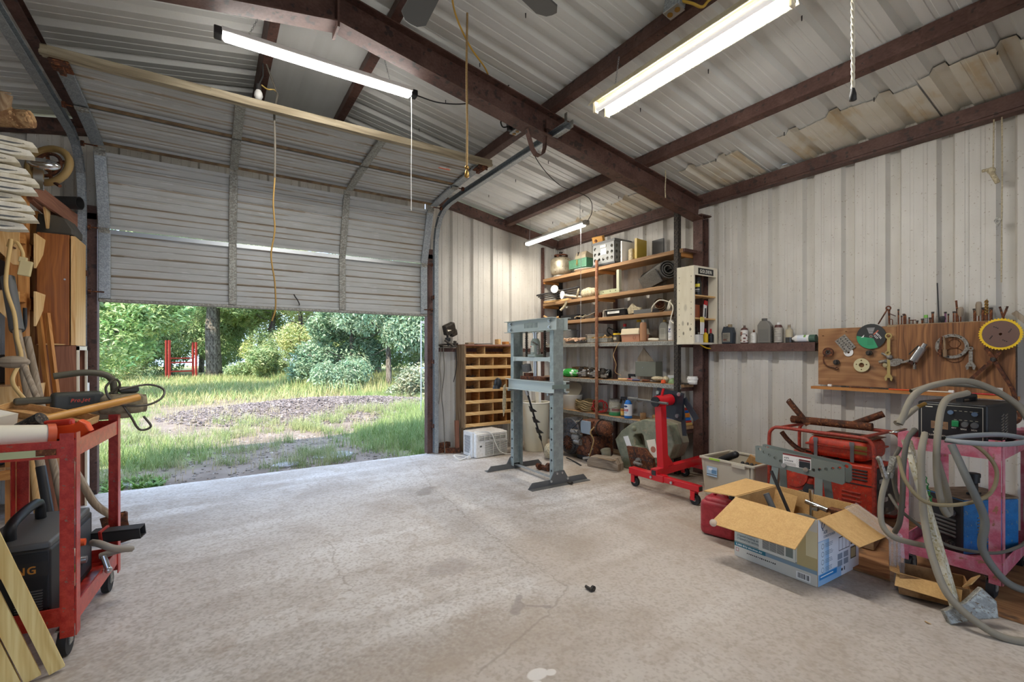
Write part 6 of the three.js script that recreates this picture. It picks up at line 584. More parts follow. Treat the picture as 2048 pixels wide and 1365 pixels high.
{ // plywood tool board
  const t = thing('tool_board', 'worn plywood tool board with a narrow ledge screwed to the wall', 'board', [4.345, 0, 0]);
  part(t, 'plywood_sheet', B(0.016, 0.47, 0.54, 0, 1.225, -1.662), M.ply, 'lighter plywood sheet'); for (let i = 0; i < 1; i++) { const g = metric(B(0.016, 0.49, 0.615, -0.004, 1.22, -1.082)), q = g.attributes.uv; for (let k = 0; k < q.count; k++) q.setXY(k, q.getY(k), q.getX(k)); g.userData.own = true; part(t, 'plywood_sheet', g, M.ply2, 'darker plywood sheet'); } part(t, 'ledge', B(0.07, 0.022, 1.21, -0.03, 0.965, -1.36), M.pine); part(t, 'top_rail', B(0.05, 0.016, 0.66, 0.015, 1.462, -1.12), M.oldwood); part(t, 'backing_batten', B(0.04, 0.1, 1.1, 0.03, 1.2, -1.36), M.oldwood); part(t, 'square_hole', B(0.004, 0.04, 0.035, -0.0135, 1.007, -0.848), M.sheet);
  const nailG = metric(C(0.0025, 0.0025, 0.03, 0, 0, 0, 0, 0, PI / 2)); for (const [z, y] of [[-1.89, 1.40], [-1.72, 1.43], [-1.86, 1.28], [-1.785, 1.19], [-1.612, 1.17], [-1.56, 1.26], [-1.43, 1.40], [-1.235, 1.30], [-1.06, 1.38], [-0.977, 1.30], [-0.93, 1.33], [-0.83, 1.38]]) share(t, 'nail', nailG, M.rust, -0.02, y, z);
  const X = 4.329, ring = (ro, ri, d, x = 0) => EXX(circ(0, 0, ro, 28), d, x, [[0, 0, ri]]);
  { const o = thing('perforated_plate', 'grey perforated drill index plate hung on the board', 'plate', [X - 0.006, 1.33, -1.727]); part(o, 'plate', tf(EXX([[-0.045, -0.065], [0.045, -0.065], [0.045, 0.065], [-0.045, 0.065]], 0.004, 0, []), 0, 0, 0, -0.65, 0, 0), M.alu); part(o, 'drill_holes', Array.from({ length: 18 }, (_, i) => tf(C(0.0045, 0.0045, 0.006, 0.002, 0, 0, 0, 0, PI / 2), 0, -0.05 + (i % 6) * 0.02, -0.028 + Math.floor(i / 6) * 0.028)).map((g) => tf(g, 0, 0, 0, -0.65, 0, 0)), M.black); }
  one('paper_disc', 'white and blue label disc behind the perforated plate', 'disc', [EXX(circ(0, 0, 0.034), 0.003, 0, [[0, 0, 0.01]])], M.white, [X - 0.002, 1.262, -1.705]);
  { const o = thing('rusty_pulley', 'small rusty pulley wheel hung at the board edge', 'pulley', [X - 0.022, 1.262, -1.845]); part(o, 'wheel', ring(0.036, 0.007, 0.02), M.greasy); part(o, 'flange', ring(0.04, 0.02, 0.004, -0.003), M.rust); }
  one('rusty_hook', 'curved rusty hook with an eye hung on the board', 'hook', [T([[0, 0.06, 0.03], [0, 0.03, -0.01], [0, -0.02, -0.012], [0, -0.055, 0.02], [0, -0.07, 0.075]], 0.005), TO(0.01, 0.004, 0, -0.072, 0.085, 0, PI / 2, 0)], M.rust, [X - 0.008, 1.2, -1.87]);
  for (const [z, y, r, l] of [[-1.787, 1.18, 0.022, 'small dark knob below the pulley on the board'], [-1.56, 1.256, 0.02, 'small dark ribbed bushing under the cutting disc']]) one('bushing', l, 'bushing', [C(r, r, 0.018, 0, 0, 0, 0, 0, PI / 2), C(r * 0.6, r * 0.75, 0.03, -0.004, 0, 0, 0, 0, PI / 2)], M.greasy, [X - 0.013, y, z]);
  one('flange_ring', 'cream painted flange ring with four holes hung on the board', 'flange', [EXX(circ(0, 0, 0.054, 28), 0.008, 0, [[0, 0, 0.019], [0.034, 0.005, 0.005], [-0.034, 0.005, 0.005], [0, -0.034, 0.005], [0, 0.036, 0.005]])], P(0xc9be92, 0.5), [X - 0.01, 1.16, -1.612]);
  { const o = thing('cutting_disc', 'black and green cutting disc hung at the top of the board', 'disc', [X - 0.006, 1.385, -1.55]); part(o, 'disc', ring(0.098, 0.011, 0.003), M.dark); const g = new THREE.CircleGeometry(0.0965, 36); tf(g, 0, 0, 0, 0, -PI / 2, 0); tf(g, -0.0006, 0, 0); g.userData.own = true; part(o, 'printed_face', g, mapped(canvas(256, 256, (c) => { c.fillStyle = '#2b2d2c'; c.fillRect(0, 0, 256, 256); c.fillStyle = '#2f9163'; c.beginPath(); c.moveTo(0, 118); c.lineTo(150, 150); c.lineTo(195, 256); c.lineTo(0, 256); c.fill(); c.fillStyle = '#e6e6e2'; c.save(); c.translate(190, 130); c.rotate(0.9); c.font = 'bold 24px sans-serif'; c.fillText('METAL', -40, 0); c.fillText('CUT', -30, 26); c.restore(); for (let i = 0; i < 7; i++) c.fillRect(92 + i * 3, 40 + i * 9, 70 - i * 6, 3); c.beginPath(); c.moveTo(38, 140); c.lineTo(70, 108); c.lineTo(64, 136); c.lineTo(92, 130); c.fill(); c.fillStyle = '#1f6a48'; for (let i = 0; i < 5; i++) c.fillRect(96, 160 + i * 12, 54, 4); c.fillStyle = '#8a8a86'; c.beginPath(); c.arc(128, 128, 15, 0, 7); c.fill(); c.fillStyle = '#6b4a38'; c.beginPath(); c.arc(128, 128, 11, 0, 7); c.fill(); c.fillStyle = '#b9624a'; c.save(); c.translate(150, 110); c.rotate(-0.8); c.fillRect(0, -6, 60, 12); c.restore(); }), 0.6)); }
  const spanner = (l, z, y, L, m, combo) => { const o = thing('spanner', l, 'tool', [X - 0.02, y, z], 0); part(o, 'shaft', RB(0.007, L - 0.05, 0.02, 0.003, 0, -L / 2, 0), m); part(o, 'ring_end', combo ? EXX(circ(0, -0.01, 0.022, 20), 0.01, -0.005, [[0, -0.01, 0.013]]) : EXX(circ(0, -0.008, 0.014, 16), 0.007, -0.003, [[0, -0.006, 0.006]]), m); part(o, 'open_end', EXX([[-0.012, -L + 0.04], [0.012, -L + 0.04], [0.026, -L + 0.015], [0.02, -L - 0.012], [0.01, -L - 0.004], [0.009, -L + 0.012], [-0.009, -L + 0.012], [-0.01, -L - 0.004], [-0.02, -L - 0.012], [-0.026, -L + 0.015]], 0.009, -0.0045), m); return o; };
  const ws = spanner('long brass coloured combination spanner hanging on the board', -1.432, 1.395, 0.34, P(0xb9a468, 0.4, { metalness: 0.5 }), true); part(ws, 'second_ring', EXX(circ(0, -0.14, 0.018, 18), 0.008, -0.016, [[0, -0.14, 0.009]]), P(0xa8935c));
  spanner('small grey open spanner hanging beside the ring gasket', -0.978, 1.292, 0.14, M.alu, false);
  one('grinding_guard', 'grey half round grinder guard behind the long spanner', 'guard', [EXX([...circ(0, 0, 0.06, 14, PI * 1.05, PI * 1.95), [0.03, 0.0]], 0.02, 0), SP(0.02, 0, 0.01, -0.02), CY([0, 0.01, -0.02], [0, 0.04, -0.07], 0.009), CY([0, -0.02, -0.05], [0, -0.03, -0.085], 0.012)], M.alu, [X - 0.022, 1.215, -1.405]);
  one('cup_brush', 'pale spindle nut with flange hung below the long spanner ring', 'fitting', [C(0.02, 0.024, 0.016, 0, 0, 0, 0, 0, PI / 2), C(0.012, 0.014, 0.03, 0, 0.0, 0, 0, 0, PI / 2)], P(0xa89a72, 0.5), [X - 0.014, 1.165, -1.45]);
  { const o = thing('air_tool', 'silver pneumatic tool with an open jaw hung on the board', 'tool', [X - 0.035, 1.225, -1.265]); o.rotation.x = 0.5; part(o, 'barrel', [CY([0, -0.03, 0], [0, 0.08, 0], 0.026), CY([0, 0.08, 0], [0, 0.11, 0], 0.014)], M.bright); part(o, 'jaw', [BAR([0, -0.03, -0.01], [0, -0.075, -0.055], 0.03, 0.016), BAR([0, -0.03, 0.01], [0, -0.08, 0.035], 0.03, 0.01)], M.alu); part(o, 'throat', RB(0.03, 0.03, 0.05, 0.006, 0, -0.045, 0), M.rust); part(o, 'lever', BAR([0, 0.08, -0.028], [0, 0.0, -0.045], 0.014, 0.005), M.dark); }
  { const o = thing('ring_gasket', 'grey oval gasket plate with bolt holes hung on the board', 'gasket', [X - 0.012, 1.302, -1.077]); part(o, 'ring', EXX(circ(0, 0, 1, 36).map(([a, b]) => [a * 0.088, b * 0.085]), 0.006, 0, [circ(0, 0, 1, 30).map(([a, b]) => [a * 0.068, b * 0.066]).reverse()]), M.alu); part(o, 'bolt_holes', Array.from({ length: 7 }, (_, i) => C(0.004, 0.004, 0.008, 0.002, Math.sin(i * 0.9) * 0.076, Math.cos(i * 0.9) * 0.078, 0, 0, PI / 2)), M.black); }
  one('wire_loop', 'thin rusty wire loop hanging behind the oval gasket', 'wire', [TO(0.05, 0.002, 0, -0.05, 0.01, 0, PI / 2, 0), TO(0.03, 0.002, 0.002, 0.03, 0.01, 0, PI / 2, 0)], M.rust, [X - 0.002, 1.29, -1.075]);
  for (const [z, a, l] of [[-1.135, 0.1, 'rusty punch hanging inside the gasket ring'], [-1.107, -0.05, 'worn wooden scraper hanging inside the gasket ring']]) one('punch', l, 'tool', [CY([0, 0.06, a * 0.1], [0, -0.05, 0], 0.006), CY([0, -0.03, 0], [0, -0.08, 0], 0.011)], z < -1.12 ? M.rust : M.oldwood, [X - 0.03, 1.31, z]);
  { const o = thing('saw_blade', 'brown circular saw blade with bright yellow toothed rim', 'blade', [X - 0.045, 1.377, -0.832]); const out = []; for (let i = 0; i < 40; i++) { const a = i / 40 * 2 * PI; out.push([Math.cos(a) * 0.097, Math.sin(a) * 0.097], [Math.cos(a + 0.1) * 0.105, Math.sin(a + 0.1) * 0.105]); } part(o, 'toothed_rim', EXX(out, 0.003, 0, [[0, 0, 0.087]]), M.yellow); part(o, 'plate', EXX(circ(0, 0, 0.087, 40), 0.0032, 0, [[0, 0, 0.008]]), P(0x6b5046, 0.5)); part(o, 'vent_slots', [0, 1, 2, 3].flatMap((k) => [0.04, 0.048, 0.056].map((r, j) => { const a = k * PI / 2 + 0.3 + j * 0.12; return B(0.002, 0.006, 0.005, -0.0005, Math.sin(a) * r, Math.cos(a) * r, a, 0, 0); })), M.black); }
  { const o = thing('shears', 'long rusty iron tongs crossed against the board', 'tool', [X - 0.03, 0, 0]); part(o, 'arm', [BAR([0, 1.294, -0.905], [0, 1.21, -0.862], 0.012, 0.022), BAR([0, 1.21, -0.862], [-0.02, 1.03, -0.778], 0.012, 0.02), BAR([-0.02, 1.03, -0.778], [-0.05, 0.9, -0.745], 0.014, 0.02)], M.rust); part(o, 'arm', [BAR([0.006, 1.262, -0.838], [0.006, 1.21, -0.872], 0.012, 0.022), BAR([0.006, 1.21, -0.872], [0.0, 1.03, -1.013], 0.012, 0.02)], M.rust); part(o, 'rivet', C(0.014, 0.014, 0.03, 0, 1.213, -0.867, 0, 0, PI / 2), M.greasy); part(o, 'hooked_end', T([[-0.05, 0.9, -0.745], [-0.06, 0.84, -0.74], [-0.06, 0.81, -0.77], [-0.05, 0.79, -0.82]], 0.011), M.rust); }
  // bits standing along the top rail
  const bits = [[-1.444, 0.11, 0.004, 'thin straight pin'], [-1.389, 0.11, 0.005, 'tall square shank bit'], [-1.37, 0.06, 0.004, 'short stub bit'], [-1.355, 0.07, 0.006, 'thick stub bit'], [-1.324, 0.045, 0.004, 'thin stub bit'], [-1.278, 0.018, 0.006, 'low round plug'], [-1.248, 0.03, 0.007, 'small brass plug'], [-1.204, 0.035, 0.006, 'flat headed plug'], [-1.19, 0.075, 0.007, 'headed steel pin'], [-1.121, 0.07, 0.006, 'purple shank bit'], [-1.105, 0.055, 0.004, 'fine twist drill'], [-1.077, 0.07, 0.005, 'mid twist drill'], [-1.064, 0.07, 0.005, 'second mid twist drill'], [-0.969, 0.08, 0.009, 'thick rusty punch'], [-0.93, 0.085, 0.008, 'squat rusty chisel'], [-0.891, 0.08, 0.008, 'square topped rusty punch']];
  for (const [z, h, r, l] of bits) { const o = thing('drill_bit', l + ' standing in the top rail of the tool board', 'bit', [4.362, 1.4705, z]); part(o, 'shank', C(r, r * 0.9, h, 0, h / 2, 0), z > -1.13 && z < -1.11 ? P(0x7a4a66) : M.rust); part(o, 'tip', C(r * 1.3, r * 1.2, 0.012, 0, h, 0), M.greasy); }
  for (const [z, h, r, m, l] of [[-1.155, 0.285, 0.004, M.dark, 'very tall thin black rod standing behind the tool board'], [-1.054, 0.15, 0.006, M.rust, 'long straight rusty rod standing in the tool board rail']]) one('metal_rod', l, 'rod', [CY([0, 0, 0], [0, h, -0.01], r)], m, [4.362, 1.471, z]);
  for (const [z, h, l] of [[-1.041, 0.1, 'short file with a grey turned wooden handle'], [-0.95, 0.13, 'file with a large grey turned wooden handle']]) { const o = thing('file', l, 'tool', [4.362, 1.4705, z]); part(o, 'tang', C(0.004, 0.004, 0.05, 0, 0.02, 0), M.rust); part(o, 'grip', LA([[0.006, 0.035], [0.012, 0.045], [0.016, h * 0.6], [0.017, h * 0.85], [0.012, h], [0, h + 0.003]]), M.greywood); }
  { const o = thing('twist_drill', 'large golden twist drill standing in the top rail', 'bit', [4.362, 1.4705, -0.913]); part(o, 'shank', C(0.008, 0.008, 0.05, 0, 0.025, 0), M.rust); const f = []; for (let s = 0; s < 2; s++) f.push(T(Array.from({ length: 22 }, (_, i) => [0.006 * Math.cos(i * 0.75 + s * PI), 0.04 + i * 0.0047, 0.006 * Math.sin(i * 0.75 + s * PI)]), 0.005, 80)); part(o, 'flutes', f, M.brass); }
  one('tap_wrench', 'black ring ended pin leaning against the tool board top', 'tool', [CY([0, 0.01, -0.065], [0, 0.125, -0.004], 0.005), CY([0, 0.01, 0.004], [0, 0.12, 0], 0.004), TO(0.014, 0.005, 0, 0.128, 0, 0, PI / 2, 0), CY([0, 0.09, 0.0], [0, 0.065, 0.045], 0.003)], M.rust, [4.358, 1.4705, -1.45]);
  one('hex_key', 'bent hex key standing among the drill bits', 'tool', T([[0, 0, 0], [0, 0.06, 0], [0, 0.075, -0.006], [0, 0.075, -0.02]], 0.004), M.rust, [4.362, 1.4705, -1.345]); one('hex_key', 'small bent hex key standing beside the ring ended pin', 'tool', T([[0, 0, 0], [0, 0.035, 0], [0, 0.042, -0.006], [0, 0.042, -0.014]], 0.003), M.rust, [4.362, 1.4705, -1.426]);
  one('tap_tee', 'small tee handle tap standing in the top rail', 'tool', [C(0.003, 0.003, 0.028, 0, 0.014, 0), CY([0, 0.028, -0.018], [0, 0.028, 0.018], 0.003)], M.rust, [4.362, 1.4705, -1.302]);
  { const o = thing('plug_tap', 'green tipped plastic plug standing in the top rail', 'plug', [4.362, 1.4705, -1.228]); part(o, 'body', C(0.012, 0.01, 0.04, 0, 0.02, 0), M.alu); part(o, 'green_tip', C(0.011, 0.012, 0.022, 0, 0.05, 0), P(0x6fae46)); }
  one('rubber_stopper', 'round dark rubber stopper standing beside the tall rod', 'stopper', [LA([[0, 0], [0.012, 0], [0.018, 0.03], [0.014, 0.045], [0, 0.048]])], M.dark, [4.362, 1.4705, -1.135]);
  one('divider_pair', 'pair of crossed rusty pins standing behind the saw blade', 'tool', [CY([0, 0.0, 0.004], [0, 0.09, -0.016], 0.006), CY([0, 0.0, -0.006], [0, 0.09, 0.02], 0.006)], M.rust, [4.372, 1.4705, -0.836]);
  one('angle_scrap', 'grey wooden slat leaning behind the saw blade', 'board', BAR([0, 0, 0], [0, 0.07, -0.06], 0.012, 0.03), M.greywood, [4.385, 1.45, -0.73]);
  for (const [z, m, w, l] of [[-1.83, M.white, 0.03, 'white plastic cap on the board ledge'], [-1.16, M.cream, 0.16, 'pale pencil lying on the board ledge'], [-1.36, M.orange, 0.14, 'orange carpenter pencil on the board ledge'], [-0.9, M.red, 0.14, 'red marker lying on the board ledge'], [-1.62, M.rust, 0.14, 'rusty rod lying on the board ledge'], [-1.075, M.white, 0.03, 'white round knob on the board ledge']]) one('ledge_item', l, 'scrap', w < 0.05 ? [RB(0.022, 0.02, w, 0.006, 0, 0.011, 0)] : [CN(6, 0.005, 0.005, w, 0, 0.006, 0, PI / 2, 0.03, 0)], m, [4.305, 0.977, z]);
}
{ // pulley line on the wall
  const t = thing('pulley_line', 'pale pulley with a doubled cord hanging down the wall', 'pulley', [4.40, 2.88, -0.86]); part(t, 'wheel', C(0.02, 0.02, 0.02, -0.02, 0, 0, 0, 0, PI / 2), M.galv); part(t, 'cord', T([[-0.03, 0, 0.018], [-0.03, -0.4, 0.02], [-0.03, -0.75, 0.018], [-0.03, -1.16, 0.016]], 0.004), M.cloth); part(t, 'cord', T([[-0.03, 0, -0.018], [-0.03, -0.2, -0.02], [-0.03, -0.4, -0.022]], 0.004), M.cloth); part(t, 'cord_knot', [SP(0.022, -0.035, -0.41, -0.03), CY([-0.035, -0.42, -0.03], [-0.035, -0.5, 0.0], 0.014), CY([-0.035, -0.4, -0.02], [-0.035, -0.4, -0.075], 0.01)], M.cloth); part(t, 'end_plate', EXX([[-0.018, -0.75], [0.0, -0.72], [0.018, -0.75], [0.0, -0.79]], 0.008, -0.04, [[0, -0.755, 0.006]]), M.galvdirty); part(t, 'axle', C(0.006, 0.006, 0.05, 0.0, 0, 0, 0, 0, PI / 2), M.rust);
}
// ---------- floor things along the long wall ----------
{ // storage tote
  const t = thing('storage_tote', 'dusty translucent storage tote standing between stand and generator', 'tote', [3.9, 0, -2.36]); const m = new THREE.MeshPhysicalMaterial({ color: 0xcfc6b2, roughness: 0.5, transmission: 0.25, thickness: 0 }); const wall = (a, b) => { const g = B(a[3], a[4], a[5]); return tf(g, ...b); };
  const H = 0.33, w = 0.21, d = 0.235; for (const [s, ax] of [[-1, 'x'], [1, 'x'], [-1, 'z'], [1, 'z']]) part(t, 'side_wall', ax === 'x' ? tf(B(0.005, H, 2 * d - 0.06, s * (w - 0.015), H / 2 + 0.004, 0), 0, 0, 0, 0, 0, 0).applyMatrix4(new THREE.Matrix4().makeShear(0, 0, s * 0.06, 0, 0, 0)) : tf(B(2 * w - 0.06, H, 0.005, 0, H / 2 + 0.004, s * (d - 0.015))).applyMatrix4(new THREE.Matrix4().makeShear(0, 0, 0, s * 0.06, 0, 0)), m);
  part(t, 'corner', [-1, 1].flatMap((a) => [-1, 1].map((b) => CY([a * (w - 0.03), 0.004, b * (d - 0.03)], [a * (w - 0.008), H, b * (d - 0.008)], 0.016, 0.018))), m); part(t, 'floor_pan', B(2 * w - 0.05, 0.006, 2 * d - 0.05, 0, 0.006, 0), m); part(t, 'rim', [RB(0.03, 0.02, 2 * d + 0.03, 0.006, -w - 0.005, H, 0), RB(0.03, 0.02, 2 * d + 0.03, 0.006, w + 0.005, H, 0), RB(2 * w + 0.03, 0.02, 0.03, 0.006, 0, H, -d - 0.005), RB(2 * w + 0.03, 0.02, 0.03, 0.006, 0, H, d + 0.005)], m); part(t, 'handle_lip', RB(0.02, 0.03, 0.12, 0.006, -w - 0.022, H - 0.015, 0.12), m);
  part(t, 'label', print(0.1, 0.085, -w + 0.001 - 0.012, 0.22, -0.13, 0, -PI / 2, 0), mapped(lines('#a9c3d6', [['#e9f0f4', 20, 20, 50, 30], ['#5f87a8', 60, 40, 60, 50], ['#20262c', 0, 100, 128, 8]]), 0.6)); part(t, 'green_sticker', B(0.004, 0.016, 0.1, -w - 0.022, H + 0.002, -0.1), P(0x9ac23e));
  for (const [x, y, z, g, mm, l] of [[3.81, 0.012, -2.42, [tf(new THREE.CapsuleGeometry(0.03, 0.2, 4, 10), 0, 0.33, 0, 1.1, 0, 0.3), CY([0, 0.02, 0], [0, 0.3, 0.01], 0.012)], M.black, 'black tool handle standing in the storage tote'], [3.95, 0.014, -2.27, [RB(0.02, 0.2, 0.16, 0.003, 0, 0.24, 0, 0.5, 0.3, 0), B(0.02, 0.18, 0.1, 0, 0.09, 0)], M.card, 'cardboard flap sticking up in the storage tote'], [3.83, 0.012, -2.24, [B(0.04, 0.28, 0.04, 0, 0.14, 0), ...[-0.06, -0.02, 0.02, 0.06].map((q) => SP(0.016, 0, 0.3, q)), RB(0.03, 0.025, 0.16, 0.006, 0, 0.285, 0)], M.dark, 'black knobbed bar lying in the storage tote']]) one('tote_item', l, 'tool', g, mm, [x, y, z]);
}
{ // generator
  const t = thing('generator', 'old red portable generator in a rounded tube frame by the wall', 'generator', [0, 0, 0]); const fr = M.framered;
  for (const X of [3.79, 4.27]) { const z0 = -2.05, z1 = -1.34, y0 = 0.03, y1 = 0.665, r = 0.075; part(t, 'frame_loop', T([[X, y0, z0 + r], [X, y0 + r * 0.3, z0 + r * 0.3], [X, y0 + r, z0], [X, 0.35, z0], [X, y1 - r, z0], [X, y1 - r * 0.3, z0 + r * 0.3], [X, y1, z0 + r], [X, y1, (z0 + z1) / 2], [X, y1, z1 - r], [X, y1 - r * 0.3, z1 - r * 0.3], [X, y1 - r, z1], [X, 0.35, z1], [X, y0 + r, z1], [X, y0 + r * 0.3, z1 - r * 0.3], [X, y0, z1 - r], [X, y0, (z0 + z1) / 2]], 0.0135, 110, true, 9), fr); }
  for (const [y, z] of [[0.665, -1.97], [0.665, -1.42], [0.03, -1.9], [0.03, -1.45]]) part(t, 'cross_tube', CY([3.79, y, z], [4.27, y, z], 0.012), fr);
  part(t, 'base_rail', [B(0.46, 0.03, 0.06, 4.03, 0.075, -1.85), B(0.46, 0.03, 0.06, 4.03, 0.075, -1.5)], M.dark);
  const tank = part(t, 'fuel_tank', [RB(0.36, 0.15, 0.40, 0.055, 4.05, 0.55, -1.61)], M.genred); part(tank, 'tank_seam', RB(0.372, 0.014, 0.412, 0.006, 4.05, 0.56, -1.61), M.genred); part(tank, 'fuel_cap', [C(0.03, 0.032, 0.025, 4.05, 0.636, -1.55)], M.dark); part(tank, 'tank_sticker', B(0.003, 0.06, 0.1, 3.868, 0.565, -1.46), P(0x8a6d2c)); for (const z of [-1.74, -1.5]) part(tank, 'strap_clamp', [B(0.006, 0.14, 0.024, 3.866, 0.54, z), B(0.01, 0.03, 0.03, 3.864, 0.6, z)], M.bright); part(tank, 'top_plate', B(0.34, 0.004, 0.36, 4.06, 0.6275, -1.6), M.rust);
  const alt = part(t, 'alternator_box', [RB(0.34, 0.36, 0.38, 0.012, 4.02, 0.28, -1.56)], M.genred); for (let i = 0; i < 4; i++) part(alt, 'louver', RB(0.012, 0.012, 0.12, 0.004, 3.848, 0.17 + i * 0.03, -1.5), M.framered); for (let i = 0; i < 4; i++) part(alt, 'louver', RB(0.012, 0.01, 0.1, 0.004, 3.848, 0.36 + i * 0.022, -1.45), M.dark); part(alt, 'panel_seam', B(0.004, 0.008, 0.38, 3.848, 0.325, -1.56), M.dark);
  part(t, 'control_panel', [B(0.3, 0.33, 0.014, 4.02, 0.28, -1.358)], M.black); for (let i = 0; i < 8; i++) part(t, 'outlet', RB(0.05, 0.03, 0.012, 0.005, 3.92 + (i % 2) * 0.09, 0.15 + Math.floor(i / 2) * 0.07, -1.349), i % 3 ? M.greyplastic : M.bright);
  part(t, 'engine_block', [RB(0.3, 0.2, 0.24, 0.03, 4.03, 0.2, -1.88), C(0.12, 0.13, 0.05, 4.03, 0.4, -1.88), C(0.09, 0.1, 0.05, 4.03, 0.44, -1.88)], M.genred); part(t, 'recoil_starter', [C(0.1, 0.11, 0.06, 3.9, 0.3, -1.9, 0, 0, PI / 2), RB(0.16, 0.12, 0.1, 0.02, 3.93, 0.42, -1.83)], M.genred); part(t, 'muffler', [tf(new THREE.CapsuleGeometry(0.06, 0.16, 5, 14), 4.18, 0.4, -1.88, PI / 2, 0, 0)], M.rust); part(t, 'air_boot', [C(0.06, 0.07, 0.03, 3.88, 0.17, -1.78), C(0.05, 0.06, 0.03, 3.88, 0.2, -1.78), C(0.035, 0.05, 0.03, 3.88, 0.23, -1.78)], M.rubber); part(t, 'fuel_line', T([[3.95, 0.46, -1.62], [3.86, 0.43, -1.7], [3.84, 0.38, -1.78], [3.88, 0.33, -1.82]], 0.012), M.cord);
  one('rusty_pipe', 'long thick rusty pipe lying across the generator frame', 'pipe', [CY([0, 0, -0.27], [0.05, 0.0, 0.27], 0.03), C(0.022, 0.022, 0.005, -0.0005, 0, -0.271, PI / 2, 0, 0)], M.rust, [4.02, 0.712, -1.72]);
  one('rusty_pipe', 'short rusty pipe propped up steeply on the generator', 'pipe', [CY([0, 0, 0], [-0.04, 0.18, -0.13], 0.022), TO(0.019, 0.004, -0.04, 0.181, -0.131, 0.6, 0, 0)], M.rust, [3.95, 0.69, -1.83]);
  one('rusty_pipe', 'rusty pipe stub rising toward the wall on the generator', 'pipe', [CY([0, 0, 0], [0.06, 0.1, 0.18], 0.025)], M.rust, [4.18, 0.70, -1.62]);
  one('rusty_pipe', 'bent dark rusty pipe hanging through the generator frame', 'pipe', T([[0, 0.04, 0], [0.02, -0.02, 0.04], [0.05, -0.08, 0.1], [0.1, -0.12, 0.2]], 0.018, 20), M.rust, [3.84, 0.585, -1.98]);
}
{ // pipe bender
  const t = thing('pipe_bender', 'grey steel pipe bender with two drilled plates before the generator', 'bender', [0, 0, 0]); const m = P(0x7b837d, 0.4, { metalness: 0.2 }); const o = [[-2.0, 0.545], [-1.985, 0.55], [-1.42, 0.515], [-1.4, 0.5], [-1.4, 0.4], [-1.415, 0.385], [-1.99, 0.425], [-2.0, 0.43]]; const hs = [[-1.965, 0.525, 0.012], [-1.93, 0.51, 0.012], [-1.89, 0.495, 0.012], [-1.85, 0.48, 0.012], [-1.81, 0.465, 0.012], [-1.59, 0.445, 0.012], [-1.55, 0.455, 0.012], [-1.51, 0.467, 0.012], [-1.47, 0.478, 0.012], [-1.43, 0.49, 0.012]];
  part(t, 'front_plate', EXX(o, 0.01, 3.50, hs), m); part(t, 'rear_plate', EXX(o, 0.01, 3.60, hs), m); for (const z of [-1.785, -1.635]) part(t, 'plate_bolt', [CY([3.485, 0.44, z], [3.62, 0.44, z], 0.009), C(0.016, 0.016, 0.014, 3.493, 0.44, z, 0, 0, PI / 2)], M.bright);
  part(t, 'decal', print(0.19, 0.085, 3.4985, 0.485, -1.7, 0, -PI / 2, 0), mapped(canvas(256, 112, (c, w, h) => { c.fillStyle = '#e4e2dd'; c.fillRect(0, 0, w, h); c.fillStyle = '#7d2a2a'; c.fillRect(0, 0, w, 14); c.fillStyle = '#5d1e1e'; c.fillRect(150, 30, 100, 16); c.fillStyle = '#20262a'; c.fillRect(150, 48, 100, 60); c.fillStyle = '#33383c'; c.font = 'bold 22px sans-serif'; c.fillText('PIPE', 12, 48); c.fillText('BENDER', 12, 72); c.fillStyle = '#77736e'; for (let i = 0; i < 4; i++) c.fillRect(12, 82 + i * 7, 110, 3); c.strokeStyle = '#333'; for (let i = 0; i < 3; i++) { c.beginPath(); c.arc(136, 44 + i * 24, 8, 0, 7); c.stroke(); } }), 0.5));
  for (const z of [-1.85, -1.56]) for (const [x0, x1] of [[3.515, 3.44], [3.6, 3.68]]) part(t, 'leg', BAR([x0, 0.46, z], [x1, 0.012, z + (z < -1.7 ? -0.02 : 0.02)], 0.006, 0.05, [0, 0, 1]), m); part(t, 'foot_bar', [B(0.03, 0.014, 0.5, 3.44, 0.009, -1.7)], m); part(t, 'foot_bar', [B(0.03, 0.014, 0.5, 3.68, 0.009, -1.7)], m);
  part(t, 'bottle_jack', [C(0.035, 0.04, 0.16, 3.56, 0.1, -1.7), RB(0.1, 0.02, 0.12, 0.005, 3.56, 0.02, -1.7), C(0.014, 0.014, 0.1, 3.56, 0.22, -1.7)], M.greasy);
}
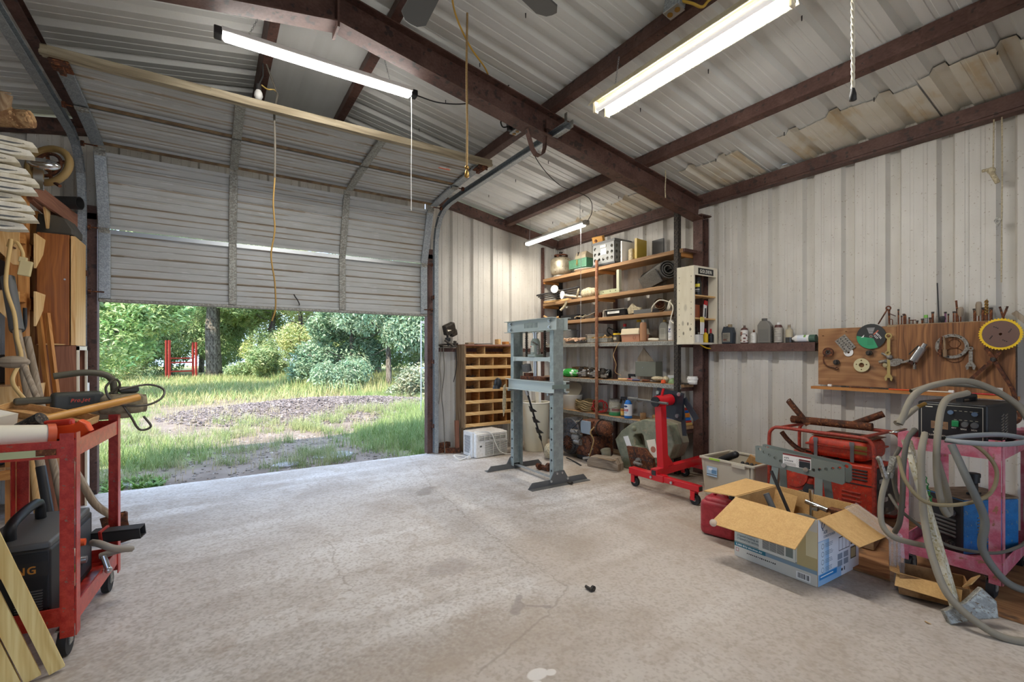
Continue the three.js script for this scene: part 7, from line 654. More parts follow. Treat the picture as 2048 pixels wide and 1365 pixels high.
{ // printed carton with open flaps
  const t = thing('appliance_carton', 'open printed air conditioner carton with flaps folded out', 'box', [2.7275, 0, -1.453], -0.02); const W = 0.475, D = 0.47, H = 0.36; // local x into the box, local z along the printed face
  const front = canvas(1024, 776, (c, w, h) => { c.fillStyle = '#cfcec4'; c.fillRect(0, 0, w, h); c.fillStyle = '#aeb7b2'; c.fillRect(0, 0, 790, 560); c.fillStyle = '#8d9693'; c.fillRect(0, 570, w, 40); c.fillStyle = '#1f6d80'; c.fillRect(0, 590, 420, 50); c.fillStyle = '#7f98a8'; c.fillRect(420, 596, w, 42); c.fillStyle = '#e9eeee'; c.font = 'bold 34px sans-serif'; c.fillText('5,000 BTU Window Air', 22, 627); c.fillStyle = '#33424a'; c.font = 'bold 32px sans-serif'; c.fillText('Dual-speed settings', 40, 420); c.fillText('2 Speed Cooling and', 40, 500); c.fillText('2 Speed Fan settings', 40, 540); c.font = '24px sans-serif'; c.fillText('7 temperature options', 40, 456);
    c.fillStyle = '#d3d6cd'; c.fillRect(330, 300, 450, 285); c.fillStyle = '#343b38'; c.fillRect(380, 330, 270, 220); c.fillStyle = '#c9ccc4'; for (let i = 0; i < 15; i++) c.fillRect(380, 334 + i * 14.5, 270, 6); c.fillStyle = '#b9bfb4'; c.fillRect(466, 330, 5, 220); c.fillRect(556, 330, 5, 220); c.fillStyle = '#6f7b76'; c.fillRect(668, 345, 86, 200); c.fillStyle = '#b6a777'; c.fillRect(800, 150, 224, 440); c.fillStyle = '#d4cda8'; c.fillRect(900, 150, 124, 300); c.fillStyle = '#cfcec4'; c.fillRect(0, 642, w, 134); c.fillStyle = '#3c3c38'; for (let i = 0; i < 16; i++) { c.beginPath(); c.arc(180 + i * 24, 690, 7 + 4 * hash[i], 0, 7); c.fill(); } c.fillStyle = '#b85a50'; c.fillRect(20, 662, 40, 44); c.fillStyle = '#d8d8d2'; c.fillRect(26, 668, 28, 32); c.fillStyle = '#efefec'; c.fillRect(790, 672, 160, 84); c.fillStyle = '#222'; for (let i = 0; i < 22; i++) c.fillRect(806 + i * 6, 682, 1 + 4 * hash[i * 11], 60); });
  const side = canvas(1024, 776, (c, w, h) => { c.fillStyle = '#e3e8ee'; c.fillRect(0, 0, w, h); const g = ['#86b4dc', '#9cc3e4', '#b5d2ea', '#cfe1ef']; g.forEach((k, i) => { c.fillStyle = k; c.fillRect(0, 260 + i * 4, 260 - i * 40, 520); }); c.fillStyle = '#8fb9de'; c.fillRect(0, 640, 560, 136); c.fillStyle = '#1b7fc2'; c.fillRect(30, 650, 420, 60); c.fillStyle = '#f4f8fb'; c.fillRect(60, 672, 300, 12); c.fillStyle = '#2b4d78'; c.font = 'italic bold 120px serif'; c.fillText('Q', 60, 120); c.font = 'bold 54px sans-serif'; c.fillText('AIR', 130, 190); c.font = 'bold 40px sans-serif'; c.fillText('CONDITIONER', 130, 236); c.strokeStyle = '#3f5873'; c.lineWidth = 6; for (let i = 0; i < 4; i++) { c.beginPath(); c.arc(110, 330 + i * 92, 28, 0, 7); c.stroke(); c.fillStyle = '#6e8296'; for (let j = 0; j < 3; j++) c.fillRect(170, 308 + i * 92 + j * 18, 190 - 40 * hash[i * 5 + j], 6); } c.fillStyle = '#2f353c'; c.fillRect(500, 300, 270, 14); for (let i = 0; i < 4; i++) c.fillRect(500 + i * 88, 300, 8, 170); c.fillRect(500, 460, 272, 8); for (let i = 0; i < 2; i++) for (let j = 0; j < 2; j++) { c.fillStyle = '#8c98a6'; c.fillRect(470 + i * 150, 500 + j * 84, 120, 70); } c.fillStyle = '#4c4a40'; c.fillRect(800, 320, 150, 130); c.fillStyle = '#bdb48e'; c.fillRect(816, 336, 118, 96); c.fillStyle = '#4c4a40'; c.fillRect(800, 480, 150, 150); c.fillStyle = '#a89d78'; c.fillRect(816, 500, 118, 116); c.fillStyle = '#33383e'; c.fillRect(560, 690, 40, 30); c.fillRect(630, 680, 24, 44); });
  const wl = (nm, w, m, x, z, ry) => part(t, nm, [B(w, H, 0.006, x, H / 2 + 0.002, z, 0, ry, 0)], m);
  wl('front_wall', W, M.cardin, 0.0, 0.0, PI / 2); wl('back_wall', W, M.cardin, D, 0.0, PI / 2); wl('end_wall', D - 0.007, M.cardin, D / 2, W / 2 - 0.003, 0); wl('end_wall', D - 0.007, M.cardin, D / 2, -W / 2 + 0.003, 0);
  part(t, 'front_print', print(W, H, -0.0045, H / 2 + 0.002, 0, 0, -PI / 2, 0), mapped(front, 0.5), 'printed carton face with an air conditioner picture'); part(t, 'side_print', print(D, H, D / 2, H / 2 + 0.002, W / 2 + 0.0012, 0, 0, 0), mapped(side, 0.5), 'blue and white printed carton end'); part(t, 'base', B(D - 0.02, 0.006, W - 0.02, D / 2, 0.006, 0), M.card);
  const flap = (nm, pts, thick = 0.006) => { const g = new THREE.BufferGeometry(); const [a, b, c, d] = pts.map(V), n = b.clone().sub(a).cross(d.clone().sub(a)).normalize().multiplyScalar(thick); const lo = [a, b, c, d], hi = lo.map((p) => p.clone().add(n)); const F = []; const q = (p, r, s, u) => F.push(p, r, s, p, s, u); q(hi[0], hi[1], hi[2], hi[3]); q(lo[3], lo[2], lo[1], lo[0]); for (let i = 0; i < 4; i++) { const j = (i + 1) % 4; q(lo[i], lo[j], hi[j], hi[i]); } g.setAttribute('position', new THREE.Float32BufferAttribute(F.flatMap((p) => [p.x, p.y, p.z]), 3)); g.computeVertexNormals(); return part(t, nm, g, M.cardin); };
  const z = W / 2; flap('front_flap', [[-0.004, H, z - 0.01], [-0.004, H, -z + 0.01], [-0.2, 0.225, -z - 0.03], [-0.185, 0.235, z - 0.02]]); flap('end_flap', [[D - 0.01, H, z + 0.002], [0.01, H, z + 0.002], [0.03, 0.27, z + 0.18], [D + 0.01, 0.255, z + 0.18]]); flap('end_flap', [[0.01, H, -z - 0.002], [D - 0.01, H, -z - 0.002], [D, H - 0.005, -z - 0.22], [0.0, H - 0.02, -z - 0.22]]);
  part(t, 'inner_flap', [BAR([D - 0.03, H - 0.02, -z + 0.05], [D - 0.1, 0.12, -z + 0.03], 0.2, 0.005, [1, 0, 0])], M.cardin);
  part(t, 'tape_end', [SP(0.022, -0.2, 0.235, -z - 0.01).scale(1, 1, 1)], new THREE.MeshPhysicalMaterial({ color: 0xf0ece2, roughness: 0.15, transmission: 0.6, thickness: 0 }));
  // clear film hanging over the end flap
  const fg = new THREE.PlaneGeometry(1, 1, 14, 22), fp = fg.attributes.position; for (let i = 0; i < fp.count; i++) { const u = fp.getX(i) + 0.5, v = 0.5 - fp.getY(i); const s = v * 0.62; let y, zz; if (s < 0.21) { y = H + 0.02 - s * 0.5; zz = z + 0.0 + s * 0.98; } else { y = H + 0.02 - 0.105 - (s - 0.21) * 0.92; zz = z + 0.215 + 0.04 * (s - 0.21); } const wv = s < 0.21 ? 0.1 : 0.1 * (1 - 0.9 * (s - 0.21)); fp.setXYZ(i, 0.36 + (u - 0.5) * wv * 1.6 + 0.05 * Math.max(0, 0.12 - s), Math.max(0.004, y), zz + 0.012 * Math.sin(u * 17 + v * 6) * (s > 0.18 ? 1 : 0.25)); } fg.computeVertexNormals(); one('plastic_film', 'crinkled clear plastic film draped over the carton flap', 'film', fg, new THREE.MeshPhysicalMaterial({ color: 0xf2f4f6, roughness: 0.22, transmission: 0.78, thickness: 0 }), [2.7275, 0, -1.453], -0.02);
  const G = (l, gs, m, x, zz, y = 0.026) => { const v = new THREE.Vector3(x, 0, zz).applyAxisAngle(new THREE.Vector3(0, 1, 0), -0.02); return one('carton_item', l, 'tool', gs, m, [2.7275 + v.x, y, -1.453 + v.z], -0.02); };
  G('black steel bar rising diagonally out of the carton', [BAR([0.04, 0.0, 0.05], [0.06, 0.475, -0.19], 0.014, 0.014), CY([0.04, 0, 0.05], [0.05, 0.2, -0.05], 0.014)], M.dark, 0.22, 0.02); G('grey pipe end leaning inside the carton', [CY([0, 0, 0.1], [0, 0.36, -0.09], 0.018), TO(0.015, 0.004, 0, 0.361, -0.091, 1.0, 0, 0)], M.greyplastic, 0.14, -0.03); G('silver tee handle standing inside the carton', [C(0.01, 0.01, 0.4, 0, 0.2, 0), CY([0, 0.33, -0.03], [0, 0.31, 0.09], 0.015), C(0.013, 0.013, 0.05, 0, 0.385, 0), B(0.05, 0.03, 0.03, 0, 0.31, 0.03)], M.chrome, 0.3, 0.06); G('crumpled grey rag filling the carton', [SP(0.11).scale(1.1, 0.9, 1.1).translate(0, 0.19, 0), SP(0.07, 0.05, 0.08, 0.06)], M.carpet, 0.17, 0.08); G('rusty flat iron standing inside the carton', [RB(0.05, 0.3, 0.05, 0.006, 0, 0.15, 0, 0, 0.2, 0), B(0.06, 0.02, 0.08, 0, 0.3, 0)], M.rust, 0.36, 0.17);
}
{ // gas can
  const t = thing('gas_can', 'faded red plastic gas can with a black cap behind the carton', 'can', [2.96, 0, -1.93], 0.2); const m = mapped(speck(0xa82f3a, 0x97242f, 8, 0.3, 0.7, [4, 4]), 0.45); part(t, 'body', RB(0.17, 0.24, 0.24, 0.035, 0, 0.122, 0), m); part(t, 'shoulder', [RB(0.14, 0.06, 0.2, 0.03, 0, 0.235, 0)], m); part(t, 'molded_line', B(0.006, 0.01, 0.2, -0.085, 0.07, 0), m); part(t, 'grip', T([[0, 0.25, -0.06], [0, 0.29, -0.03], [0, 0.285, 0.02], [0, 0.25, 0.05]], 0.013), m); part(t, 'spout_cap', [C(0.026, 0.028, 0.04, 0, 0.28, 0.08), C(0.03, 0.03, 0.01, 0, 0.265, 0.08)], M.black);
}
one('floor_plywood', 'dirty sheet of plywood lying on the slab under the pink cart', 'board', B(1.25, 0.012, 1.75, 0, 0.007, 0), M.ply, [3.76, 0.001, -0.85], 0.04);
// pink service cart, local x runs back towards the wall
const PC = [3.31, 0, -0.845], PR = 0.02;
function serviceCart(t, L, Wd, m, topY, lowY, wm) {
  const rim = (y, h, nm) => { const s = part(t, nm, [B(L, 0.006, Wd, L / 2, y - h + 0.006, 0)], m); part(s, 'rim_side', B(L, h, 0.005, L / 2, y - h / 2, Wd / 2), m); part(s, 'rim_side', B(L, h, 0.005, L / 2, y - h / 2, -Wd / 2), m); part(s, 'rim_end', B(0.005, h, Wd, 0, y - h / 2, 0), m); part(s, 'rim_end', B(0.005, h, Wd, L, y - h / 2, 0), m); };
  rim(topY, 0.07, 'top_tray'); rim(lowY, 0.075, 'lower_tray');
  for (const x of [0, 1]) for (const z of [-1, 1]) { const X = x * L, Z = z * Wd / 2, sx = x ? -1 : 1; part(t, 'corner_post', [B(0.045, topY - 0.06, 0.004, X + sx * 0.0225, (topY - 0.06) / 2 + 0.09, Z + z * 0.004), B(0.004, topY - 0.06, 0.045, X - sx * 0.004, (topY - 0.06) / 2 + 0.09, Z - z * 0.0225)], m); const w = part(t, 'caster', [B(0.05, 0.006, 0.05, X + sx * 0.04, 0.112, Z - z * 0.04), B(0.04, 0.07, 0.004, X + sx * 0.04, 0.08, Z - z * 0.022), B(0.04, 0.07, 0.004, X + sx * 0.04, 0.08, Z - z * 0.058)], M.galvdirty); part(w, 'caster_wheel', C(0.055, 0.055, 0.03, X + sx * 0.04, 0.057, Z - z * 0.04, PI / 2, 0, 0), wm); }
}
{
  const t = thing('service_cart', 'faded pink steel service cart loaded with welding gear', 'cart', PC, PR); serviceCart(t, 0.72, 0.41, M.pink, 0.785, 0.2, M.rubber); part(t, 'push_grip', T([[0, 0.75, 0.23], [0, 0.79, 0.26], [0.0, 0.8, 0.0], [0, 0.79, -0.26], [0, 0.75, -0.23]].map(([a, b, c]) => [0.73, b, c * 0.85]), 0.012), M.pink);
  const L = (x, y, z) => { const v = new THREE.Vector3(x, y, z).applyAxisAngle(new THREE.Vector3(0, 1, 0), PR); return [PC[0] + v.x, y, PC[2] + v.z]; };
  const w = thing('welder', 'black wire welder with knobs and a green switch on the pink cart', 'welder', L(0.33, 0.724, 0.0), PR - 0.1); part(w, 'case', RB(0.42, 0.25, 0.3, 0.012, 0.03, 0.128, 0), M.black); part(w, 'front_panel', print(0.28, 0.235, -0.1815, 0.128, 0, 0, -PI / 2, 0), mapped(canvas(512, 430, (c, W, H) => { c.fillStyle = '#1a1b1d'; c.fillRect(0, 0, W, H); c.strokeStyle = '#c8c2b0'; c.lineWidth = 5; c.strokeRect(16, 16, W - 32, H - 32); c.fillStyle = '#d6d0be'; c.fillRect(50, 36, 60, 10); c.font = 'bold 26px sans-serif'; c.fillText('120', 110, 310); c.font = 'bold 22px sans-serif'; c.fillText('FLUX WELDER', 70, 340); c.fillText('MAX', 330, 250); c.fillText('OFF', 260, 245); c.fillText('MIN', 410, 250); c.strokeStyle = '#8a6a4c'; c.lineWidth = 8; for (let i = 0; i < 4; i++) c.strokeRect(100 + i * 10, 190 + i * 8, 130 - i * 20, 70 - i * 16); c.fillStyle = '#9a937f'; for (let i = 0; i < 10; i++) c.fillRect(280 + (i % 5) * 40, 60 + Math.floor(i / 5) * 90, 22, 6); }), 0.5)); part(w, 'green_switch', RB(0.012, 0.034, 0.03, 0.004, -0.184, 0.14, 0.02), P(0x1f8a4e)); for (const [y, z] of [[0.14, 0.062], [0.14, 0.1], [0.04, 0.08]]) part(w, 'knob', [C(0.014, 0.016, 0.016, -0.19, y, z, 0, 0, PI / 2)], z > 0.07 && y < 0.1 ? M.cream : M.greyplastic); for (const [y, z] of [[0.2, 0.0], [0.2, 0.1]]) part(w, 'dial', C(0.012, 0.012, 0.01, -0.186, y, z, 0, 0, PI / 2), P(0x5a6e86)); for (let i = 0; i < 9; i++) for (const x of [0.02, 0.07]) part(w, 'side_louver', RB(0.035, 0.007, 0.006, 0.002, x, 0.06 + i * 0.016, 0.151, 0, 0, 0.3), M.alu); part(w, 'carry_grip', [RB(0.2, 0.025, 0.03, 0.008, 0.03, 0.28, 0), B(0.02, 0.04, 0.03, -0.06, 0.262, 0), B(0.02, 0.04, 0.03, 0.12, 0.262, 0)], M.black);
  const b = thing('welder', 'blue sided inverter welder on the lower tray of the pink cart', 'welder', L(0.36, 0.136, 0.0), PR - 0.5); const bl = mapped(speck(0x2272ae, 0x1e659c, 8, 0.3, 0.7, [4, 4], 0x6d7f86, 0.72), 0.4); part(b, 'case', RB(0.34, 0.3, 0.22, 0.01, 0.03, 0.152, 0), bl); part(b, 'top_cover', RB(0.34, 0.012, 0.22, 0.005, 0.03, 0.308, 0), mapped(speck(0x8a7864, 0x756450, 8, 0.3, 0.7, [4, 4]), 0.9)); part(b, 'front_panel', [B(0.016, 0.29, 0.21, -0.147, 0.152, 0)], M.black); part(b, 'display', B(0.004, 0.04, 0.09, -0.157, 0.25, -0.04), P(0x5a2622)); for (let i = 0; i < 5; i++) part(b, 'front_louver', RB(0.012, 0.012, 0.16, 0.004, -0.156, 0.09 + i * 0.022, 0), M.greyplastic); part(b, 'knob', [C(0.018, 0.02, 0.022, -0.166, 0.22, 0.06, 0, 0, PI / 2)], M.greyplastic); for (let i = 0; i < 9; i++) part(b, 'side_louver', RB(0.12, 0.008, 0.006, 0.003, 0.0, 0.06 + i * 0.018, 0.1115), M.alu); for (const z of [-0.07, 0.07]) part(b, 'cable_socket', [C(0.02, 0.022, 0.03, -0.17, 0.045, z * 0.8, 0, 0, PI / 2)], M.greasy);
  one('valve', 'black gas valve standing on the blue welder', 'valve', [C(0.018, 0.02, 0.07, 0, 0.035, 0), C(0.026, 0.026, 0.03, 0, 0.085, 0), CN(8, 0.03, 0.03, 0.02, 0, 0.11, 0), C(0.018, 0.018, 0.05, -0.03, 0.05, 0, 0, 0, PI / 2), RB(0.07, 0.012, 0.05, 0.004, 0, 0.006, 0)], M.black, L(0.32, 0.4535, 0.04), PR);
  one('green_chain', 'short green chain hanging down beside the axe handle', 'chain', Array.from({ length: 16 }, (_, i) => tf(new THREE.TorusGeometry(0.008, 0.0025, 5, 10), 0.002 * i, -i * 0.0165, 0.003 * i, 0, (i % 2) * PI / 2, 0)), P(0x2f8f4a), [3.2, 0.7, -0.93]);
  const cables = [
    ['thick grey cable arching over the black welder', 0.017, M.hose, [[3.125, 0.87, -0.99], [3.21, 1.03, -0.95], [3.36, 1.09, -0.87], [3.53, 1.09, -0.78], [3.68, 0.97, -0.65], [3.7, 0.79, -0.58], [3.76, 0.576, -0.56]]],
    ['thick tan cable looping down in front of the pink tray', 0.016, M.hose, [[3.401, 1.041, -0.784], [3.234, 1.0, -0.833], [3.13, 0.834, -0.834], [3.107, 0.634, -0.831], [3.102, 0.488, -0.81], [3.13, 0.437, -0.792], [3.17, 0.526, -0.806], [3.17, 0.694, -0.847]]],
    ['long grey cable running down to the slab past the axe', 0.016, M.hose, [[3.146, 0.831, -0.889], [3.041, 0.761, -0.873], [3.015, 0.614, -0.866], [2.985, 0.423, -0.846], [2.905, 0.261, -0.79], [2.855, 0.12, -0.71], [2.89, 0.02, -0.57], [2.98, 0.02, -0.45], [3.1, 0.02, -0.4]]],
    ['thin dark lead hanging at the far corner of the pink cart', 0.011, M.hosedark, [[3.098, 0.75, -0.98], [3.061, 0.656, -1.0], [3.078, 0.509, -0.99], [3.1, 0.429, -0.965]]],
    ['grey lead with a clamp looping low beside the small carton', 0.014, M.hose, [[2.985, 0.6, -1.0], [2.96, 0.52, -1.01], [2.944, 0.44, -1.013], [2.93, 0.36, -1.0], [2.941, 0.31, -0.961], [3.02, 0.28, -0.91], [3.15, 0.244, -0.87]]],
    ['wide ring of thin tan cable in front of the pink cart', 0.009, P(0x8a7c5c, 0.7), [[3.168, 0.803, -0.816], [3.222, 0.791, -0.717], [3.272, 0.682, -0.651], [3.247, 0.557, -0.667], [3.09, 0.512, -0.735], [2.965, 0.518, -0.833], [2.945, 0.603, -0.906], [2.985, 0.721, -0.953]]],
    ['thick dark cable slanting down across the pink cart front', 0.017, P(0x6c6c66, 0.7), [[3.116, 0.795, -0.778], [3.076, 0.642, -0.71], [3.12, 0.458, -0.66], [3.133, 0.306, -0.669], [3.172, 0.174, -0.604], [3.263, 0.124, -0.542], [3.314, 0.162, -0.513]]],
    ['flat coil of grey cable lying around the pink tray top', 0.013, P(0x8b8f90, 0.6), [[3.168, 0.814, -0.816], [3.267, 0.831, -0.74], [3.457, 0.828, -0.668], [3.581, 0.805, -0.599], [3.56, 0.803, -0.573], [3.263, 0.807, -0.618], [3.129, 0.812, -0.728], [3.148, 0.809, -0.805]]],
    ['grey cable hanging from the wall side of the pink tray', 0.013, M.hose, [[3.626, 0.809, -0.6], [3.579, 0.616, -0.587], [3.48, 0.475, -0.581], [3.46, 0.354, -0.57], [3.505, 0.227, -0.541]]],
    ['thin lead trailing in front of the blue welder', 0.008, M.hosedark, [[3.17, 0.466, -1.05], [3.09, 0.42, -0.98], [3.12, 0.345, -0.9], [3.16, 0.271, -0.8], [3.24, 0.265, -0.66], [3.319, 0.3, -0.588], [3.427, 0.334, -0.559]]],
    ['dark cable hanging straight at the far pink post', 0.013, M.hosedark, [[3.165, 0.844, -0.936], [3.069, 0.799, -0.939], [3.025, 0.675, -0.942], [3.02, 0.5, -0.945], [3.03, 0.37, -0.96], [3.06, 0.3, -0.99]]],
    ['coiled torch cable bundled behind the black welder', 0.014, M.hose, [[3.42, 1.03, -1.03], [3.55, 1.07, -0.96], [3.68, 1.07, -0.9], [3.8, 1.05, -0.8], [3.92, 0.95, -0.68], [3.95, 0.86, -0.63]]],
  ];
  for (const [l, r, m, p] of cables) one('welding_cable', l, 'cable', T(p, r, p.length * 9, false, 8), m);
  const gun = thing('torch_handle', 'grey welding torch handle lying over the black welder', 'torch', [0, 0, 0]); part(gun, 'grip', CY([3.15, 0.87, -1.01], [3.3, 0.95, -0.97], 0.017, 0.013), M.hose); part(gun, 'nozzle', CY([3.3, 0.95, -0.97], [3.36, 0.97, -0.95], 0.011), M.brass);
  const cl = thing('ground_clamp', 'silver ground clamp hanging open beside the pink cart', 'clamp', [2.965, 0.6, -1.0]); part(cl, 'jaw', [BAR([0, 0, 0], [-0.02, 0.1, -0.02], 0.03, 0.012), SP(0.014, -0.02, 0.1, -0.02)], M.alu); part(cl, 'jaw', [BAR([0.02, 0, 0.01], [0.05, 0.11, 0.02], 0.03, 0.012)], M.alu); part(cl, 'spring', C(0.016, 0.016, 0.03, 0.01, 0.015, 0, PI / 2, 0, 0), M.bright);
  one('key_ring', 'chrome spanner end poking out over the pink tray corner', 'tool', [TO(0.018, 0.005, 0, 0, 0, PI / 2.3, 0, 0), BAR([0.018, 0, 0], [0.1, 0.01, 0.02], 0.014, 0.008)], M.chrome, [3.08, 0.83, -1.0]);
  const ax = thing('axe', 'axe with a worn white handle leaning against the pink cart', 'axe', [0, 0, 0]); part(ax, 'handle', [BAR([2.94, 0.06, -0.72], [3.03, 0.36, -0.82], 0.026, 0.05, [1, 0, 0]), BAR([3.027, 0.35, -0.817], [3.135, 0.74, -0.95], 0.026, 0.046, [1, 0, 0]), BAR([3.13, 0.72, -0.944], [3.145, 0.785, -0.966], 0.028, 0.06, [1, 0, 0])], mapped(speck(0xd9d3bf, 0xc5b894, 8, 0.3, 0.7, [6, 6], 0xa6976a, 0.62), 0.7)); part(ax, 'head', EXB([[-0.09, -0.03], [0.01, -0.035], [0.1, -0.05], [0.125, 0.01], [0.1, 0.07], [0.01, 0.03], [-0.09, 0.02]], 0.022, 0.005, 2.945, 0.058, -0.69, -0.35, -0.75, 0.1), M.galvdirty);
  const sb = thing('small_carton', 'small brown carton with torn flaps under the pink cart edge', 'box', [3.115, 0.016, -0.855], 0.346); const W = 0.2, D = 0.26, H = 0.1; part(sb, 'front_wall', B(0.005, H, D, -W / 2, H / 2, 0), M.carddark); part(sb, 'back_wall', B(0.005, H, D, W / 2 - 0.02, H / 2, 0), M.carddark); part(sb, 'end_wall', B(W - 0.03, H, 0.005, -0.01, H / 2, D / 2), M.card); part(sb, 'end_wall', B(W - 0.03, H, 0.005, -0.01, H / 2, -D / 2), M.card); part(sb, 'base', B(W - 0.03, 0.005, D, -0.01, 0.004, 0), M.carddark); part(sb, 'front_flap', BAR([-W / 2 - 0.004, H, -0.02], [-W / 2 - 0.05, H - 0.055, -0.03], D * 0.95, 0.005, [0, 1, 0]), M.cardin); part(sb, 'end_flap', BAR([-0.02, H, -D / 2], [-0.02, H + 0.01, -D / 2 - 0.04], W * 0.8, 0.005), M.card); part(sb, 'end_flap', BAR([-0.02, H + 0.003, D / 2], [-0.03, H + 0.03, D / 2 + 0.03], W * 0.8, 0.005), M.cardin);
  one('plastic_sack', 'clear white plastic sack bulging beside the pink post', 'bag', [SP(0.16).scale(0.9, 1.1, 0.75).translate(0, 0.17, 0), SP(0.1, 0.05, 0.08, 0.05)], new THREE.MeshPhysicalMaterial({ color: 0xd7dde2, roughness: 0.3, transmission: 0.3, thickness: 0 }), [3.9, 0.016, -0.42]);
  one('steel_bolt', 'silver rod lying on the plywood by the pink cart', 'bolt', CY([0, 0.01, 0], [0.05, 0.01, -0.12], 0.01), M.bright, [3.4, 0.014, -0.42]);
  one('dry_leaf', 'curled dry oak leaf on the slab before the small carton', 'leaf', EX([[0, 0], [0.02, 0.012], [0.035, 0.008], [0.05, 0.02], [0.07, 0], [0.05, -0.016], [0.03, -0.006], [0.015, -0.014]], 0.003, [], 0, 0.006, 0, -PI / 2 + 0.15, 0.4, 0), M.pinelight, [2.78, 0.001, -0.78]); one('dry_leaf', 'flat dry brown leaf on the slab beside the printed carton', 'leaf', EX([[0, 0], [0.02, 0.015], [0.05, 0.012], [0.07, 0], [0.045, -0.012], [0.02, -0.01]], 0.003, [], 0, 0.005, 0, -PI / 2 + 0.1, 1.4, 0), M.greywood, [2.86, 0.001, -1.03]);
  one('wood_block', 'short timber block lying under the generator end', 'block', RB(0.3, 0.07, 0.1, 0.006, 0, 0.036, 0), M.oldwood, [3.62, 0.016, -1.31], 0.2);
}
// ---------- the side with the wooden rack ----------
const mapped2 = [mapped(speck(0xe4dcc8, 0xd2c8b0, 8, 0.3, 0.7, [4, 4], 0xa8966e, 0.76), 0.6), mapped(speck(0xe6e0d0, 0xd8d0bc, 8, 0.3, 0.7, [4, 4], 0xb0a080, 0.78), 0.6)];
const RC = [-0.44, 0, -2.6];
{ // red service cart; local x runs back along the long side
  const t = thing('service_cart', 'worn red steel service cart stacked with tools and boxes', 'cart', [-0.672, 0, -2.61], PI / 2 - 0.087); serviceCart(t, 0.66, 0.4, M.redpaint, 0.895, 0.215, M.rubber);
  part(t, 'label_strip', [B(0.004, 0.028, 0.26, -0.0065, 0.85, -0.02)], P(0xb9bd8e)); part(t, 'strip_tip', B(0.005, 0.024, 0.06, -0.008, 0.852, 0.115), M.rust);
  const L = (x, y, z) => { const a = PI / 2 - 0.087, v = new THREE.Vector3(x, 0, z).applyAxisAngle(new THREE.Vector3(0, 1, 0), a); return [-0.672 + v.x, y, -2.61 + v.z]; }, A = PI / 2 - 0.087;
  const top = 0.8335, low = 0.1485;
  // welder on the lower tray
  const w = thing('welder', 'black mig welder with orange lettering on the lower red tray', 'welder', L(0.3, low, -0.02), A); part(w, 'case', RB(0.52, 0.3, 0.27, 0.012, 0, 0.152, 0), M.dark); part(w, 'lid', [RB(0.5, 0.03, 0.26, 0.01, 0, 0.312, 0)], M.greyplastic); part(w, 'carry_grip', T([[-0.16, 0.32, -0.02], [-0.14, 0.39, -0.02], [0.1, 0.41, -0.02], [0.14, 0.33, -0.02]], 0.02, 30), M.black); part(w, 'end_panel', B(0.004, 0.28, 0.25, -0.263, 0.152, 0), M.black);
  const tx = mapped(canvas(512, 128, (c, W, H) => { c.fillStyle = '#26221f'; c.fillRect(0, 0, W, H); c.fillStyle = '#c8832e'; c.font = 'bold 92px sans-serif'; c.fillText('WELDING', 20, 98, 470); }), 0.6); part(w, 'lettering', print(0.25, 0.06, -0.2655, 0.225, 0.003, 0, -PI / 2, 0), tx, 'orange capital letters'); for (let i = 0; i < 10; i++) for (const z of [-0.07, 0.07]) part(w, 'end_louver', RB(0.01, 0.007, 0.085, 0.003, -0.266, 0.04 + i * 0.011, z), M.greyplastic);
  part(w, 'front_panel', B(0.36, 0.24, 0.006, 0.03, 0.16, 0.138), P(0x3c4248)); for (const [x, y, c] of [[-0.04, 0.2, M.cream], [0.06, 0.21, M.orange], [-0.02, 0.12, P(0x1f8a4e)], [0.08, 0.12, M.bright]]) part(w, 'knob', C(0.016, 0.018, 0.02, x, y, 0.15, PI / 2, 0, 0), c); part(w, 'spec_plate', B(0.09, 0.06, 0.004, 0.0, 0.07, 0.142), M.cream);
  const sq = thing('square_tube', 'black square steel tube lying across the lower red tray', 'tube', [-0.4, 0.33, -3.1], 0.0); sq.rotation.set(0.15, -0.35, 0.1); part(sq, 'tube_wall', [B(0.22, 0.005, 0.055, 0, 0.025, 0), B(0.22, 0.005, 0.055, 0, -0.025, 0), B(0.22, 0.055, 0.005, 0, 0, 0.025), B(0.22, 0.055, 0.005, 0, 0, -0.025)], M.dark); part(sq, 'tie_down', B(0.012, 0.07, 0.07, -0.06, 0, 0), M.redpaint);
  one('tray_block', 'scuffed wooden block packed under the square tube', 'block', RB(0.14, 0.13, 0.07, 0.006, 0, 0.066, 0), M.oldwood, [-0.62, low + 0.005, -3.216]);
  one('air_hose', 'grey hose looping out over the side of the red cart', 'hose', T([[-0.47, 0.36, -2.92], [-0.44, 0.37, -2.86], [-0.38, 0.34, -2.84], [-0.33, 0.3, -2.92], [-0.38, 0.27, -3.02], [-0.46, 0.25, -3.04]], 0.016, 50), P(0x857c70, 0.5)); one('hose_coupler', 'silver hose coupler hanging at the red cart side', 'fitting', [CY([0, 0, 0], [0.02, -0.07, 0.01], 0.012), SP(0.016, 0.02, -0.07, 0.01)], M.bright, [-0.44, 0.27, -2.98]);
  // top tray: tools and boxes
  const hm = thing('sledge_hammer', 'short sledge hammer with a long pale wooden handle on the red cart', 'hammer', [0, 0, 0]); part(hm, 'handle', CY([-0.66, 0.945, -2.94], [-0.335, 1.012, -3.25], 0.02, 0.019), M.handle); part(hm, 'head', [CY([-0.715, 0.912, -2.93], [-0.635, 0.96, -2.89], 0.031), CY([-0.728, 0.904, -2.936], [-0.712, 0.914, -2.928], 0.027)], M.greasy);
